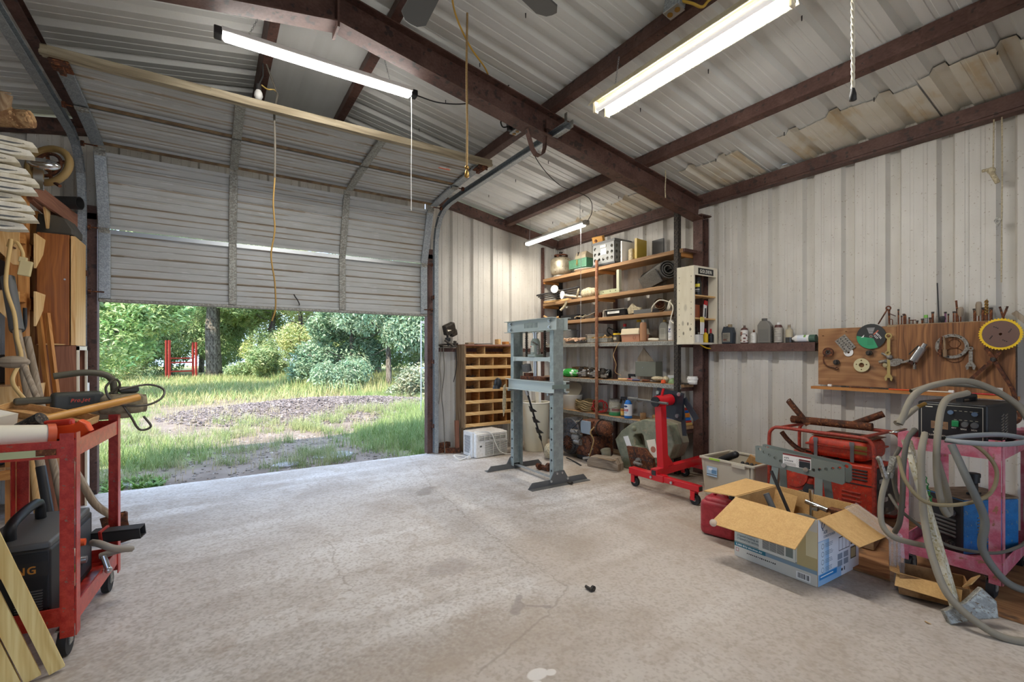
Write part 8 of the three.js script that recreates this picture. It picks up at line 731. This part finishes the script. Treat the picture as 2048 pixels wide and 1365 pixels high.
  const tb = thing('mailing_tube', 'fat cream cardboard tube with an orange end on the red cart', 'tube', [0, 0, 0]); part(tb, 'barrel', CY([-0.805, 0.911, -2.714], [-0.6, 0.893, -2.785], 0.055, 0.05, 24), M.cream); part(tb, 'end_ring', [CY([-0.6, 0.893, -2.785], [-0.575, 0.891, -2.794], 0.054, 0.054, 24)], P(0xd0603c)); part(tb, 'end_opening', CY([-0.576, 0.8912, -2.7937], [-0.574, 0.891, -2.7945], 0.044, 0.044, 24), P(0xb9492c));
  const pm = thing('mail_carton', 'long white mail carton with red print on the red cart', 'box', [-0.92, 0.985, -3.06]); pm.rotation.set(0.1, -0.55, -0.16); part(pm, 'carton', B(0.36, 0.055, 0.1, 0, 0, 0), M.cream); part(pm, 'print', print(0.34, 0.05, 0, 0.0005, 0.0508, 0, 0, 0), mapped(canvas(512, 76, (c, W, H) => { c.fillStyle = '#e8e2d4'; c.fillRect(0, 0, W, H); c.fillStyle = '#b0474a'; c.font = 'bold 30px sans-serif'; c.fillText('PRIORITY', 130, 30); c.fillText('MAIL', 150, 62); c.fillRect(0, 68, W, 5); c.fillStyle = '#44484c'; c.font = '15px sans-serif'; c.fillText('UNITED STATES', 300, 36); c.fillText('POSTAL SERVICE', 300, 54); c.fillRect(440, 34, 34, 20); }), 0.7)); part(pm, 'top_print', print(0.34, 0.09, 0, 0.0285, 0, -PI / 2, 0, 0), P(0xe6e0d2, 0.7));
  const bx = thing('slide_carton', 'open tan slide carton with black print on the red cart', 'box', [-0.67, 0.938, -3.13]); bx.rotation.set(0.16, -0.36, -0.17); part(bx, 'tray_floor', B(0.36, 0.005, 0.12, 0, 0, 0), M.card); part(bx, 'tray_wall', B(0.36, 0.035, 0.005, 0, 0.015, 0.06), M.card); part(bx, 'tray_wall', B(0.36, 0.035, 0.005, 0, 0.015, -0.06), M.card); part(bx, 'tray_wall', B(0.005, 0.035, 0.12, -0.18, 0.015, 0), M.pinelight); part(bx, 'tray_wall', B(0.005, 0.035, 0.12, 0.18, 0.015, 0), M.pinelight); part(bx, 'sleeve', [RB(0.16, 0.05, 0.1, 0.004, -0.12, -0.02, 0.09)], M.carddark); part(bx, 'sleeve_print', print(0.13, 0.025, -0.1, -0.02, 0.1408, 0, 0, 0), mapped(canvas(256, 50, (c, W, H) => { c.fillStyle = '#9b7750'; c.fillRect(0, 0, W, H); c.fillStyle = '#1d1714'; c.font = 'bold 40px sans-serif'; c.save(); c.translate(W, H); c.rotate(PI); c.fillText('GRINDING', 18, 40, 220); c.restore(); }), 0.8));
  const os = thing('hand_saw', 'bright orange saw handle lying on the red cart tray', 'saw', [-0.52, 0.907, -2.88]); os.rotation.set(0.1, -0.3, 0.1); part(os, 'grip', [EXB([[-0.06, -0.03], [0.02, -0.035], [0.06, -0.01], [0.05, 0.02], [0.03, 0.035], [0.01, 0.02], [-0.05, 0.02]], 0.025, 0.006, 0, 0, 0)], M.orange); part(os, 'guard', [RB(0.16, 0.03, 0.035, 0.01, -0.08, 0.035, 0.01)], P(0xb8301c)); part(os, 'blade', B(0.18, 0.03, 0.003, -0.14, -0.01, 0.01), M.greyplastic);
  one('grease_gun', 'black cylinder grip lying under the sledge handle', 'tool', [CY([0, 0, 0], [0.14, 0.025, -0.06], 0.022), CY([-0.03, -0.004, 0.012], [0.0, 0, 0], 0.015)], M.greyplastic, [-0.68, 0.86, -2.86]);
  one('foam_block', 'pale foam strip lying on the red tray front edge', 'foam', RB(0.08, 0.02, 0.06, 0.006, 0, 0.011, 0), M.cloth, [-0.51, top + 0.002, -2.7], 0.1);
  one('tray_junk', 'dark steel scrap filling the bottom of the red tray', 'scrap', [RB(0.14, 0.026, 0.1, 0.01, 0, 0.014, 0), RB(0.08, 0.03, 0.06, 0.01, -0.04, 0.026, 0.02)], M.greasy, [-0.55, top + 0.004, -3.0], 0.3);
  // electric chain saw
  const cs = thing('chain_saw', 'dusty electric chain saw with red script on the far end of the red cart', 'saw', [-0.55, 0.935, -3.3]); cs.rotation.set(0, 0.28, 0.0); const dk = P(0x55503f, 0.6); part(cs, 'body', [RB(0.2, 0.1, 0.12, 0.02, -0.04, 0.065, 0)], P(0x3b3d36, 0.5)); part(cs, 'motor', [RB(0.2, 0.11, 0.13, 0.025, 0.13, 0.04, 0), CY([0.19, 0.035, 0], [0.245, 0.035, 0], 0.05)], mapped(speck(0x8f8266, 0x776b52, 8, 0.3, 0.7, [5, 5]), 0.7)); part(cs, 'front_grip', T([[-0.13, 0.2, 0], [-0.02, 0.215, 0], [0.06, 0.205, 0], [0.1, 0.17, 0], [0.11, 0.09, 0]], 0.017, 40), dk); part(cs, 'nose', [RB(0.14, 0.035, 0.06, 0.012, -0.2, 0.08, 0)], dk); part(cs, 'lower_case', RB(0.3, 0.07, 0.11, 0.012, 0.02, -0.003, 0), mapped(speck(0x8f8266, 0x776b52, 8, 0.3, 0.7, [5, 5]), 0.7)); part(cs, 'script', print(0.1, 0.04, -0.03, 0.075, 0.0615, 0, 0, 0), mapped(canvas(256, 96, (c, W, H) => { c.fillStyle = '#2d2f2a'; c.fillRect(0, 0, W, H); c.fillStyle = '#c8442e'; c.font = 'italic bold 60px sans-serif'; c.fillText('Pro.Jet', 14, 68, 226); }), 0.6), 'red script lettering'); part(cs, 'cord', T([[0.08, 0.1, 0.05], [0.12, 0.14, 0.07], [0.1, 0.18, 0.08], [0.06, 0.13, 0.09], [0.1, 0.05, 0.1], [0.22, 0.03, 0.1], [0.3, 0.06, 0.08], [0.32, 0.11, 0.04], [0.25, 0.14, 0.02], [0.12, 0.12, 0.06]], 0.006, 90), P(0x4b463a)); part(cs, 'cord_drop', T([[0.12, 0.06, 0.09], [0.16, -0.02, 0.1], [0.2, -0.1, 0.1], [0.25, -0.09, 0.1], [0.22, -0.03, 0.09]], 0.006, 40), P(0x4b463a)); part(cs, 'trigger_cap', RB(0.09, 0.035, 0.05, 0.014, 0.17, 0.115, 0), P(0x45453e));
}
{ // lumber leaning on the red cart
  const G = 'new boards leaning on the red cart'; ['new yellow pine board leaning closest to the cart caster', 'new yellow pine board second from the cart caster', 'new yellow pine board third from the cart caster', 'narrow yellow pine board farthest from the cart caster'].forEach((l, i) => { const x = -0.508 - i * 0.052 - (i > 0 ? 0.012 : 0), z = -2.505 + i * 0.017; one('pine_board', l, 'board', BAR([x, 0.012, z], [x - 0.265, 0.93, z + 0.078 - i * 0.004], i === 3 ? 0.036 : 0.047, 0.022, [0.25, 0, 1]), i % 2 ? M.lumber : M.lumber, [0, 0, 0], 0, G); });
  one('pine_board', 'new yellow pine board lying flat on the slab beside the cart', 'board', BAR([-0.95, 0.012, -2.45], [-0.55, 0.012, -2.40], 0.08, 0.02), M.lumber, [0, 0.002, 0.06]);
}
{ // wooden rack
  const t = thing('wooden_rack', 'tall pine rack with plywood gussets along the door wall', 'rack', [-1.09, 0, -4.55]);
  for (const [x, z, h] of [[0, 0, 2.42], [-0.12, -0.82, 2.42], [-1.15, 0, 2.42], [-1.15, -0.82, 2.42]]) part(t, 'upright', [B(0.038, h, 0.085, 0, h / 2, 0), B(0.085, h, 0.036, -0.04, h / 2, 0.02)].map((g) => g.translate(x, 0, z)), M.pine);
  for (const y of [0.42, 0.98, 1.62, 2.02, 2.36]) { part(t, 'front_beam', B(1.2, 0.06, 0.036, -0.58, y + 0.012, 0.062), M.pine); part(t, 'rear_beam', B(1.2, 0.085, 0.036, -0.64, y, -0.86), M.pine); part(t, 'side_beam', B(0.036, 0.085, 0.86, y > 2.2 ? 0.03 : -0.06, y, -0.41), y > 2.2 ? M.panelwood : M.pine); for (let i = 0; i < 4; i++) if (y < 2.3) part(t, 'shelf_board', B(0.27, 0.018, 0.88, -0.19 - i * 0.28, y + 0.052, -0.4), M.shelfwood); }
  for (const y of [1.02, 1.66, 2.06]) { part(t, 'gusset', EX([[0, 0.05], [-0.2, 0.05], [-0.03, -0.17], [0, -0.17]], 0.012, [], 0.0, y - 0.04, 0.084), M.pinelight); part(t, 'gusset', EXX([[0.06, y + 0.02], [-0.16, y + 0.02], [-0.1, y - 0.1], [0.06, y - 0.22]], 0.012, 0.062), M.pinelight); } for (const z of [-0.3, -0.58, -0.8]) part(t, 'gusset', EXX([[z + 0.09, 2.335], [z - 0.05, 2.335], [z - 0.02, 2.2], [z + 0.01, 2.19]], 0.012, 0.03 - z * 0.06), M.pinelight);
  part(t, 'side_face', BAR([0.055, 2.385, 0.05], [0.12, 2.385, -0.82], 0.02, 0.11), M.panelwood);
  const G2 = 'white pickets stacked on the wooden rack'; const profile = [[-0.7, 0], [0.0, 0], [0.055, 0.012], [0.055, 0.02], [0.0, 0.026], [-0.7, 0.026]]; const pick = ['topmost white picket of the rack stack', 'second white picket of the rack stack', 'third white picket, shifted back in the rack stack', 'fourth white picket of the rack stack', 'fifth white picket, pushed forward in the rack stack', 'sixth white picket of the rack stack', 'seventh white picket, shifted back in the rack stack', 'eighth white picket of the rack stack', 'ninth white picket of the rack stack', 'lowest white picket of the rack stack'];
  // pickets are hollow cream profiles with slanted tips
  pick.forEach((l, i) => { const q = thing('white_picket', l, 'picket', [-0.955 + [0.01, 0, -0.06, -0.02, 0.02, 0.015, -0.04, 0.0, 0.02, -0.03][i], 2.52 - i * 0.056, -4.02 + 0.012 * (i % 3)], 0.16 + 0.03 * Math.sin(i * 2.1), G2); const S = (sx) => shp([[-0.75, 0], [-0.05, 0], [0.04, 0.012], [0.02, 0.04], [-0.05, 0.046], [-0.75, 0.046]]); part(q, 'slat', tf(new THREE.ExtrudeGeometry(S(), { depth: 0.085, bevelEnabled: true, bevelSize: 0.002, bevelThickness: 0.002, bevelSegments: 1 }), 0, -0.022, -0.045), mapped2[i % 2]); part(q, 'groove', EX([[-0.3, 0.008], [-0.06, 0.008], [-0.01, 0.018], [-0.3, 0.014]], 0.002, [], 0, -0.018, 0.0425), M.greyplastic); });
  one('picket_rest', 'pine bearer under the white picket stack', 'board', [B(0.06, 0.04, 0.56, 0, 0, 0)], M.pine, [-1.25, 1.965, -4.2]);
  const lg = thing('driftwood', 'knobbly weathered log on top of the picket stack', 'log', [-1.02, 2.62, -4.0]); const lm = mapped(speck(0xb08f66, 0x7d5a3a, 7, 0.3, 0.7, [5, 5], 0xc9a070, 0.62), 0.9); part(lg, 'trunk', CY([-0.25, 0.02, 0.02], [0.02, 0.06, 0.0], 0.075, 0.06), lm); part(lg, 'stub', CY([0.02, 0.05, 0.0], [0.1, 0.06, 0.02], 0.055, 0.05), lm); part(lg, 'branch_end', [CY([-0.04, 0.05, 0.02], [-0.01, 0.17, 0.06], 0.045, 0.04), C(0.03, 0.03, 0.006, -0.008, 0.174, 0.062, 0.4, 0, 0)], M.oldwood);
  one('driftwood', 'smaller log end standing behind the knobbly log', 'log', [CY([0, 0, 0], [-0.06, 0.16, 0.02], 0.06, 0.05)], lm, [-1.33, 2.65, -4.08]);
  const wh = thing('steering_wheel', 'tan wheel rim leaning on the rack top', 'wheel', [-1.0, 2.63, -4.72]); wh.rotation.set(-0.25, -0.5, 0.2); part(wh, 'rim', TO(0.14, 0.025), P(0x9a7f4f, 0.6)); part(wh, 'inner_ring', TO(0.09, 0.012, 0, 0, 0.01), M.rust); part(wh, 'hub', [C(0.04, 0.045, 0.03, 0, 0, 0, PI / 2, 0, 0), B(0.22, 0.02, 0.012), B(0.02, 0.22, 0.012)], M.rust); part(wh, 'stand_pin', CY([0.0, -0.13, 0], [0.05, -0.19, 0.0], 0.012), M.rust);
  one('chrome_spoon', 'polished chrome bracket in front of the tan wheel rim', 'bracket', [SP(0.07).scale(1.25, 0.55, 0.5), CY([-0.05, 0, 0], [-0.22, 0.07, 0.03], 0.012), B(0.05, 0.15, 0.02, -0.03, -0.1, -0.02)], M.chrome, [-0.965, 2.55, -4.43]);
  one('exhaust_tip', 'black open exhaust pipe lying on the rack top', 'pipe', [LA([[0.045, -0.2], [0.05, 0.0], [0.052, 0.1], [0.046, 0.1], [0.04, -0.19], [0, -0.19]], 0, 0.05, 0, 0, -0.4, -PI / 2)], M.dark, [-1.0, 2.44, -5.2]);
  one('motor_cover', 'dusty black moulded cover on the rack shelf', 'cover', [EXB([[-0.09, 0], [0.1, 0], [0.1, 0.03], [0.06, 0.1], [0.0, 0.118], [-0.08, 0.118]], 0.17, 0.015, 0, 0.02, -0.1)], P(0x4a463d, 0.6), [-1.0, 2.158, -4.97], -0.1);
  // cabinet and panel beside the jamb
  const cb = thing('brown_cabinet', 'tall brown veneer cabinet with a slightly open door by the jamb', 'cabinet', [-0.98, 1.315, -5.03]); part(cb, 'door', B(0.175, 0.84, 0.018, -0.02, 0.42, 0.195), M.veneer, 'brown veneer cabinet door'); part(cb, 'side_panel', B(0.018, 0.84, 0.34, 0.09, 0.42, -0.01), M.pinelight); part(cb, 'side_panel', B(0.018, 0.84, 0.34, -0.12, 0.42, -0.01), M.veneer); part(cb, 'face_edge', B(0.026, 0.84, 0.016, 0.086, 0.42, 0.168), M.pinelight); part(cb, 'back_panel', B(0.2, 0.84, 0.012, -0.015, 0.42, -0.185), M.veneer); part(cb, 'top_panel', B(0.21, 0.018, 0.34, -0.015, 0.832, -0.01), M.veneer); part(cb, 'bottom_panel', B(0.21, 0.018, 0.34, -0.015, 0.009, -0.01), M.veneer); part(cb, 'knob_screw', C(0.006, 0.006, 0.01, 0.045, 0.5, 0.207, PI / 2, 0, 0), M.bright); part(cb, 'edge_chip', EX([[-0.1, 0], [0.05, 0], [0.06, 0.006], [-0.03, 0.012], [-0.1, 0.005]], 0.002, [], -0.01, 0.002, 0.2045), M.pinelight);
  const pb = thing('plywood_box', 'brown plywood box with an open end under the cabinet', 'box', [-0.965, 0, -5.03]); part(pb, 'front_panel', B(0.2, 1.31, 0.012, -0.01, 0.656, 0.19), M.panelwood); part(pb, 'end_frame', [B(0.014, 1.31, 0.02, 0.1, 0.656, 0.18), B(0.014, 1.31, 0.02, 0.1, 0.656, -0.1), B(0.014, 0.03, 0.3, 0.1, 1.293, 0.04)], M.cream); part(pb, 'back_panel', B(0.2, 1.31, 0.012, -0.01, 0.656, -0.12), M.panelwood); part(pb, 'inner_panel', B(0.012, 1.31, 0.3, -0.1, 0.656, 0.04), M.panelwood); part(pb, 'inner_block', B(0.1, 0.03, 0.05, 0.04, 1.1, 0.1), M.pine);
  // long handled tools
  const tool = (nm, l, a, b, r, m, grip, gm) => { const q = thing(nm, l, 'tool', [0, 0, 0]); const A = V(a), Bv = V(b), g0 = A.clone().lerp(Bv, grip[0]).toArray(), g1 = A.clone().lerp(Bv, grip[1]).toArray(); part(q, 'shaft', CY(a, b, r, r * 0.95), m); part(q, 'grip', CY(g0, g1, r * 1.15, r * 1.1), gm); return q; };
  const s1 = tool('shovel', 'shovel with a black grip leaning on the rack post', [-0.78, 0.06, -3.82], [-1.11, 1.72, -4.33], 0.022, M.greywood, [0.02, 0.3], M.black); part(s1, 'upper_sleeve', CY([-1.045, 1.4, -4.23], [-1.115, 1.75, -4.338], 0.034), M.greyplastic);
  tool('rake', 'rake handle of weathered grey wood leaning beside the shovel', [-0.72, 0.06, -3.86], [-1.03, 1.36, -4.36], 0.02, M.greywood, [0.0, 0.03], M.pinelight); tool('broom', 'pale broom handle leaning behind the rake', [-0.86, 0.06, -3.9], [-1.06, 1.3, -4.41], 0.019, M.pinelight, [0.0, 0.02], M.greywood); one('round_mallet', 'tan rounded mallet head resting among the handles', 'mallet', [SP(0.05).scale(1.5, 0.75, 0.8), CY([0.05, -0.02, 0.02], [0.18, -0.3, 0.22], 0.015)], M.greywood, [-1.0, 1.2, -3.98]);
  const hoe = thing('hoe', 'hoe with a curved handle and rusty blade behind the red cart', 'tool', [0, 0, 0]); part(hoe, 'shaft', T([[-0.75, 0.62, -3.9], [-0.68, 0.45, -3.9], [-0.62, 0.3, -3.92], [-0.55, 0.2, -3.97], [-0.5, 0.15, -3.98]], 0.022, 40), M.greywood); part(hoe, 'blade', [BAR([-0.54, 0.2, -3.97], [-0.5, 0.01, -3.96], 0.012, 0.13, [1, 0, 0]), RB(0.07, 0.07, 0.05, 0.012, -0.5, 0.17, -3.98)], M.rust);
  for (const [a, b, l] of [[[-1.0, 0.88, -4.72], [-1.07, 1.6, -4.76], 'narrow pine strip leaning against the rack upright'], [[-0.945, 0.88, -4.68], [-1.02, 1.55, -4.76], 'second narrow pine strip leaning against the rack upright']]) one('pine_strip', l, 'board', [BAR([a[0] + 0.085, 0.01, a[2] + 0.03], b, 0.022, 0.03)], M.pine);
  // cord with socket
  const cd = thing('extension_cord', 'cream extension cord hanging in front of the wooden rack', 'cord', [0, 0, 0]); part(cd, 'cord', T([[-1.11, 1.95, -4.33], [-1.09, 1.98, -4.3], [-1.105, 1.7, -4.27], [-1.05, 1.5, -4.2], [-1.03, 1.35, -4.17], [-1.0, 1.22, -4.12], [-1.02, 1.08, -4.05], [-0.93, 0.95, -3.95], [-0.88, 0.88, -3.85]], 0.011, 90), P(0xcfae72, 0.6)); part(cd, 'socket_lead', T([[-1.11, 1.95, -4.33], [-1.07, 1.98, -4.32], [-1.04, 1.92, -4.31], [-1.035, 1.87, -4.31]], 0.01), P(0xcfae72, 0.6)); part(cd, 'socket', [RB(0.06, 0.1, 0.03, 0.006, -1.025, 1.81, -4.305, 0, 0, -0.15), RB(0.04, 0.035, 0.028, 0.006, -1.035, 1.865, -4.305, 0, 0, -0.15)], P(0xc9b888, 0.6)); part(cd, 'hang_hook', CY([-1.11, 1.96, -4.34], [-1.11, 1.96, -4.47], 0.006), M.rust);
  // boxes deep in the rack
  for (const [x, y, z, w, h, d, c, l] of [[-1.34, 1.684, -4.75, 0.24, 0.22, 0.3, 0x2a2a2c, 'black tool case on the upper rack shelf'], [-1.37, 1.0435, -4.73, 0.3, 0.2, 0.34, 0x26272a, 'black tool case with a steel latch on the middle rack shelf'], [-1.34, 0.4825, -4.75, 0.28, 0.2, 0.3, 0x2f3033, 'dark tool bag on the low rack shelf'], [-1.68, 1.0435, -4.73, 0.24, 0.26, 0.3, 0x6a4a34, 'brown wooden case deep on the middle rack shelf'], [-1.66, 1.684, -4.74, 0.26, 0.2, 0.3, 0x3a2f2a, 'dark carton deep on the upper rack shelf'], [-1.65, 0.4825, -4.72, 0.26, 0.22, 0.3, 0x5a1f1f, 'dark red box deep on the low rack shelf']]) { const q = thing('tool_case', l, 'case', [x, y, z]); part(q, 'case', RB(w, h, d, 0.012, 0, h / 2, 0), P(c, 0.5)); part(q, 'latch', [B(0.03, 0.04, 0.008, w * 0.25, h * 0.7, d / 2 + 0.003), B(0.03, 0.04, 0.008, -w * 0.25, h * 0.7, d / 2 + 0.003)], M.bright); part(q, 'carry_grip', T([[-0.05, h * 0.5, d / 2], [-0.04, h * 0.5, d / 2 + 0.03], [0.04, h * 0.5, d / 2 + 0.03], [0.05, h * 0.5, d / 2]], 0.006), M.greyplastic); }
  one('card_strip', 'pale cardboard strip laid on the upper rack shelf', 'board', B(0.4, 0.05, 0.01, 0, 0.025, 0), M.cream, [-1.42, 1.684, -4.54]);
  one('hand_hook', 'black hook handle hanging under the upper rack beam', 'hook', T([[0, 0.14, 0], [0, 0.02, 0], [-0.02, -0.02, 0], [-0.06, -0.02, 0], [-0.07, 0.03, 0]], 0.011), M.black, [-1.06, 1.42, -4.44]);
  one('white_pipe', 'white plastic pipe standing upright beside the jamb', 'pipe', C(0.02, 0.02, 1.0, 0, 0.5, 0), M.white, [-0.89, 0.004, -5.28]);
}
// ---------- under the roof ----------
{
  const fan = thing('ceiling_fan', 'dark ceiling fan with broad blades hanging near the ridge', 'fan', [0.92, 3.1, -1.84]); part(fan, 'down_rod', C(0.014, 0.014, 0.36, 0, 0.27, 0), M.dark); part(fan, 'canopy', C(0.06, 0.05, 0.05, 0, 0.455, 0), M.dark); part(fan, 'motor', LA([[0, -0.06], [0.08, -0.05], [0.11, 0.0], [0.1, 0.06], [0.03, 0.1], [0, 0.1]]), M.dark);
  for (let k = 0; k < 5; k++) { const a = 1.54 + k * 2 * PI / 5; const g = tf(EXB([[0.16, -0.05], [0.62, -0.07], [0.665, -0.035], [0.67, 0], [0.665, 0.035], [0.62, 0.07], [0.16, 0.05]], 0.006, 0.002), 0, 0, 0, -PI / 2 + 0.2, 0, 0); part(fan, 'blade', tf(g, 0, 0.0, 0, 0, a, 0), M.greyplastic); part(fan, 'blade_iron', tf(B(0.14, 0.008, 0.03, 0.14, 0, 0), 0, 0, 0, 0, a, 0), M.dark); }
  const jb = (l, p, extra) => { const t = thing('junction_box', l, 'outlet', p); part(t, 'box', RB(0.06, 0.1, 0.11, 0.006, 0, 0, 0), M.galv); part(t, 'outlet_face', [RB(0.07, 0.006, 0.1, 0.003, -0.0, -0.052, 0)], M.bright); part(t, 'socket', [C(0.016, 0.016, 0.006, 0, -0.056, -0.025), C(0.016, 0.016, 0.006, 0, -0.056, 0.025)], M.brass); return t; };
  const j1 = jb('galvanized outlet box on the purlin beside the twin tube light', [2.225, 3.25, -1.74]); j1.rotation.z = -0.2; part(j1, 'yellow_cable', T([[0.0, -0.02, 0.05], [0.03, -0.05, 0.1], [0.08, -0.06, 0.13], [0.1, -0.02, 0.16], [0.14, 0.0, 0.24], [0.12, 0.02, 0.4]], 0.008, 40), P(0xc9a23c, 0.5));
  const j2 = jb('galvanized outlet box with black plugs on the purlin by the door rail', [2.2, 3.205, -3.36]); part(j2, 'plug', [RB(0.04, 0.05, 0.04, 0.008, -0.06, -0.03, 0.0), RB(0.04, 0.04, 0.03, 0.008, -0.05, 0.01, -0.03)], M.black); part(j2, 'plug_lead', T([[-0.07, -0.02, 0], [-0.13, -0.04, 0.0], [-0.15, 0.0, 0.0], [-0.11, 0.02, 0.0], [-0.06, 0.01, 0.0], [-0.03, 0.06, 0.02], [0.03, 0.1, 0.05]], 0.006, 40), M.cord);
  one('yellow_cable', 'yellow electric cable sagging from the roof across the rafter', 'cable', T([[1.12, 3.5, -2.3], [1.24, 3.41, -2.6], [1.45, 3.34, -2.8], [1.68, 3.33, -2.97], [1.82, 3.33, -3.12], [2.02, 3.27, -3.25], [2.14, 3.24, -3.33]], 0.006, 40), P(0xc49a3c, 0.5));
  const rp = thing('rope', 'long braided rope hanging down by the door top rail', 'rope', [1.39, 2.405, -2.7]); part(rp, 'strand', T([[0, 0.04, 0], [0.002, 0.35, 0], [-0.002, 0.7, 0], [0.003, 1.05, 0]], 0.007, 30), M.rope); part(rp, 'knot', [SP(0.014, 0, 0.05, 0), LA([[0, -0.02], [0.016, -0.01], [0.013, 0.02], [0.006, 0.035]])], M.brass);
  const r2 = thing('pull_rope', 'white twisted pull rope with a dark end knob near the eave', 'rope', [2.34, 2.38, -0.905]); for (const s of [0, 1, 2]) part(r2, 'strand', T(Array.from({ length: 60 }, (_, i) => [0.004 * Math.cos(i * 0.9 + s * 2.09), 0.02 + i * 0.0145, 0.004 * Math.sin(i * 0.9 + s * 2.09)]), 0.0042, 180, false, 5), M.cream); part(r2, 'end_knob', LA([[0, -0.035], [0.014, -0.03], [0.013, -0.005], [0.007, 0.02], [0.005, 0.03]]), M.dark);
  const wc = thing('hanging_wire', 'long dark and yellow wire hanging in front of the raised door', 'wire', [0.4, 1.5, -4.0]); part(wc, 'dark_lead', T([[0.03, 1.75, 0.0], [0.008, 1.6, 0.0], [0.012, 1.35, 0.0], [0.01, 1.1, 0.0]], 0.008, 30), M.hosedark); part(wc, 'yellow_lead', T([[0.01, 1.1, 0], [0.0, 0.9, 0], [0.01, 0.7, 0], [-0.015, 0.5, 0], [0.01, 0.3, 0], [0.015, 0.1, 0], [-0.01, 0.0, 0]], 0.006, 40), P(0x9a7a3c, 0.6)); part(wc, 'end_lead', T([[-0.01, 0, 0], [-0.02, -0.04, 0], [-0.035, -0.07, 0]], 0.007), M.dark); part(wc, 'roof_tie', CY([0.03, 1.74, 0], [-0.06, 1.99, 0], 0.006), M.hosedark);
  const bl = thing('light_bulb', 'unlit white bulb in a socket hanging from the near purlin', 'bulb', [0.3, 3.215, -4.0]); part(bl, 'glass', LA([[0, -0.05], [0.02, -0.045], [0.03, -0.02], [0.026, 0.005], [0.016, 0.025]]), M.white); part(bl, 'socket', [C(0.018, 0.02, 0.045, 0, 0.045, 0), CY([0, 0.06, 0], [0.03, 0.14, 0], 0.006), CY([0.03, 0.14, 0], [0.03, 0.24, 0], 0.006)], M.dark); part(bl, 'lead', T([[0.02, 0.07, 0], [0.06, 0.05, 0], [0.1, 0.06, 0.0], [0.12, 0.05, 0]], 0.005), P(0xb79a50));
  one('frayed_cord', 'frayed tan cord tangled on the roof purlin above the twin tube light', 'cord', T([[0, 0, 0], [0.03, -0.04, 0.02], [0.06, -0.02, 0.05], [0.02, -0.06, 0.06], [0.05, -0.08, 0.03]], 0.006, 40), M.rope, [2.3, 3.17, -0.62]);
  one('roof_rope', 'white cord end dangling from the rafter near the column', 'cord', T([[0, 0, 0], [0.004, -0.08, 0], [-0.003, -0.17, 0], [0.002, -0.26, 0]], 0.005), M.cloth, [3.62, 2.99, -2.94]);
}
renderer.render(scene, camera);
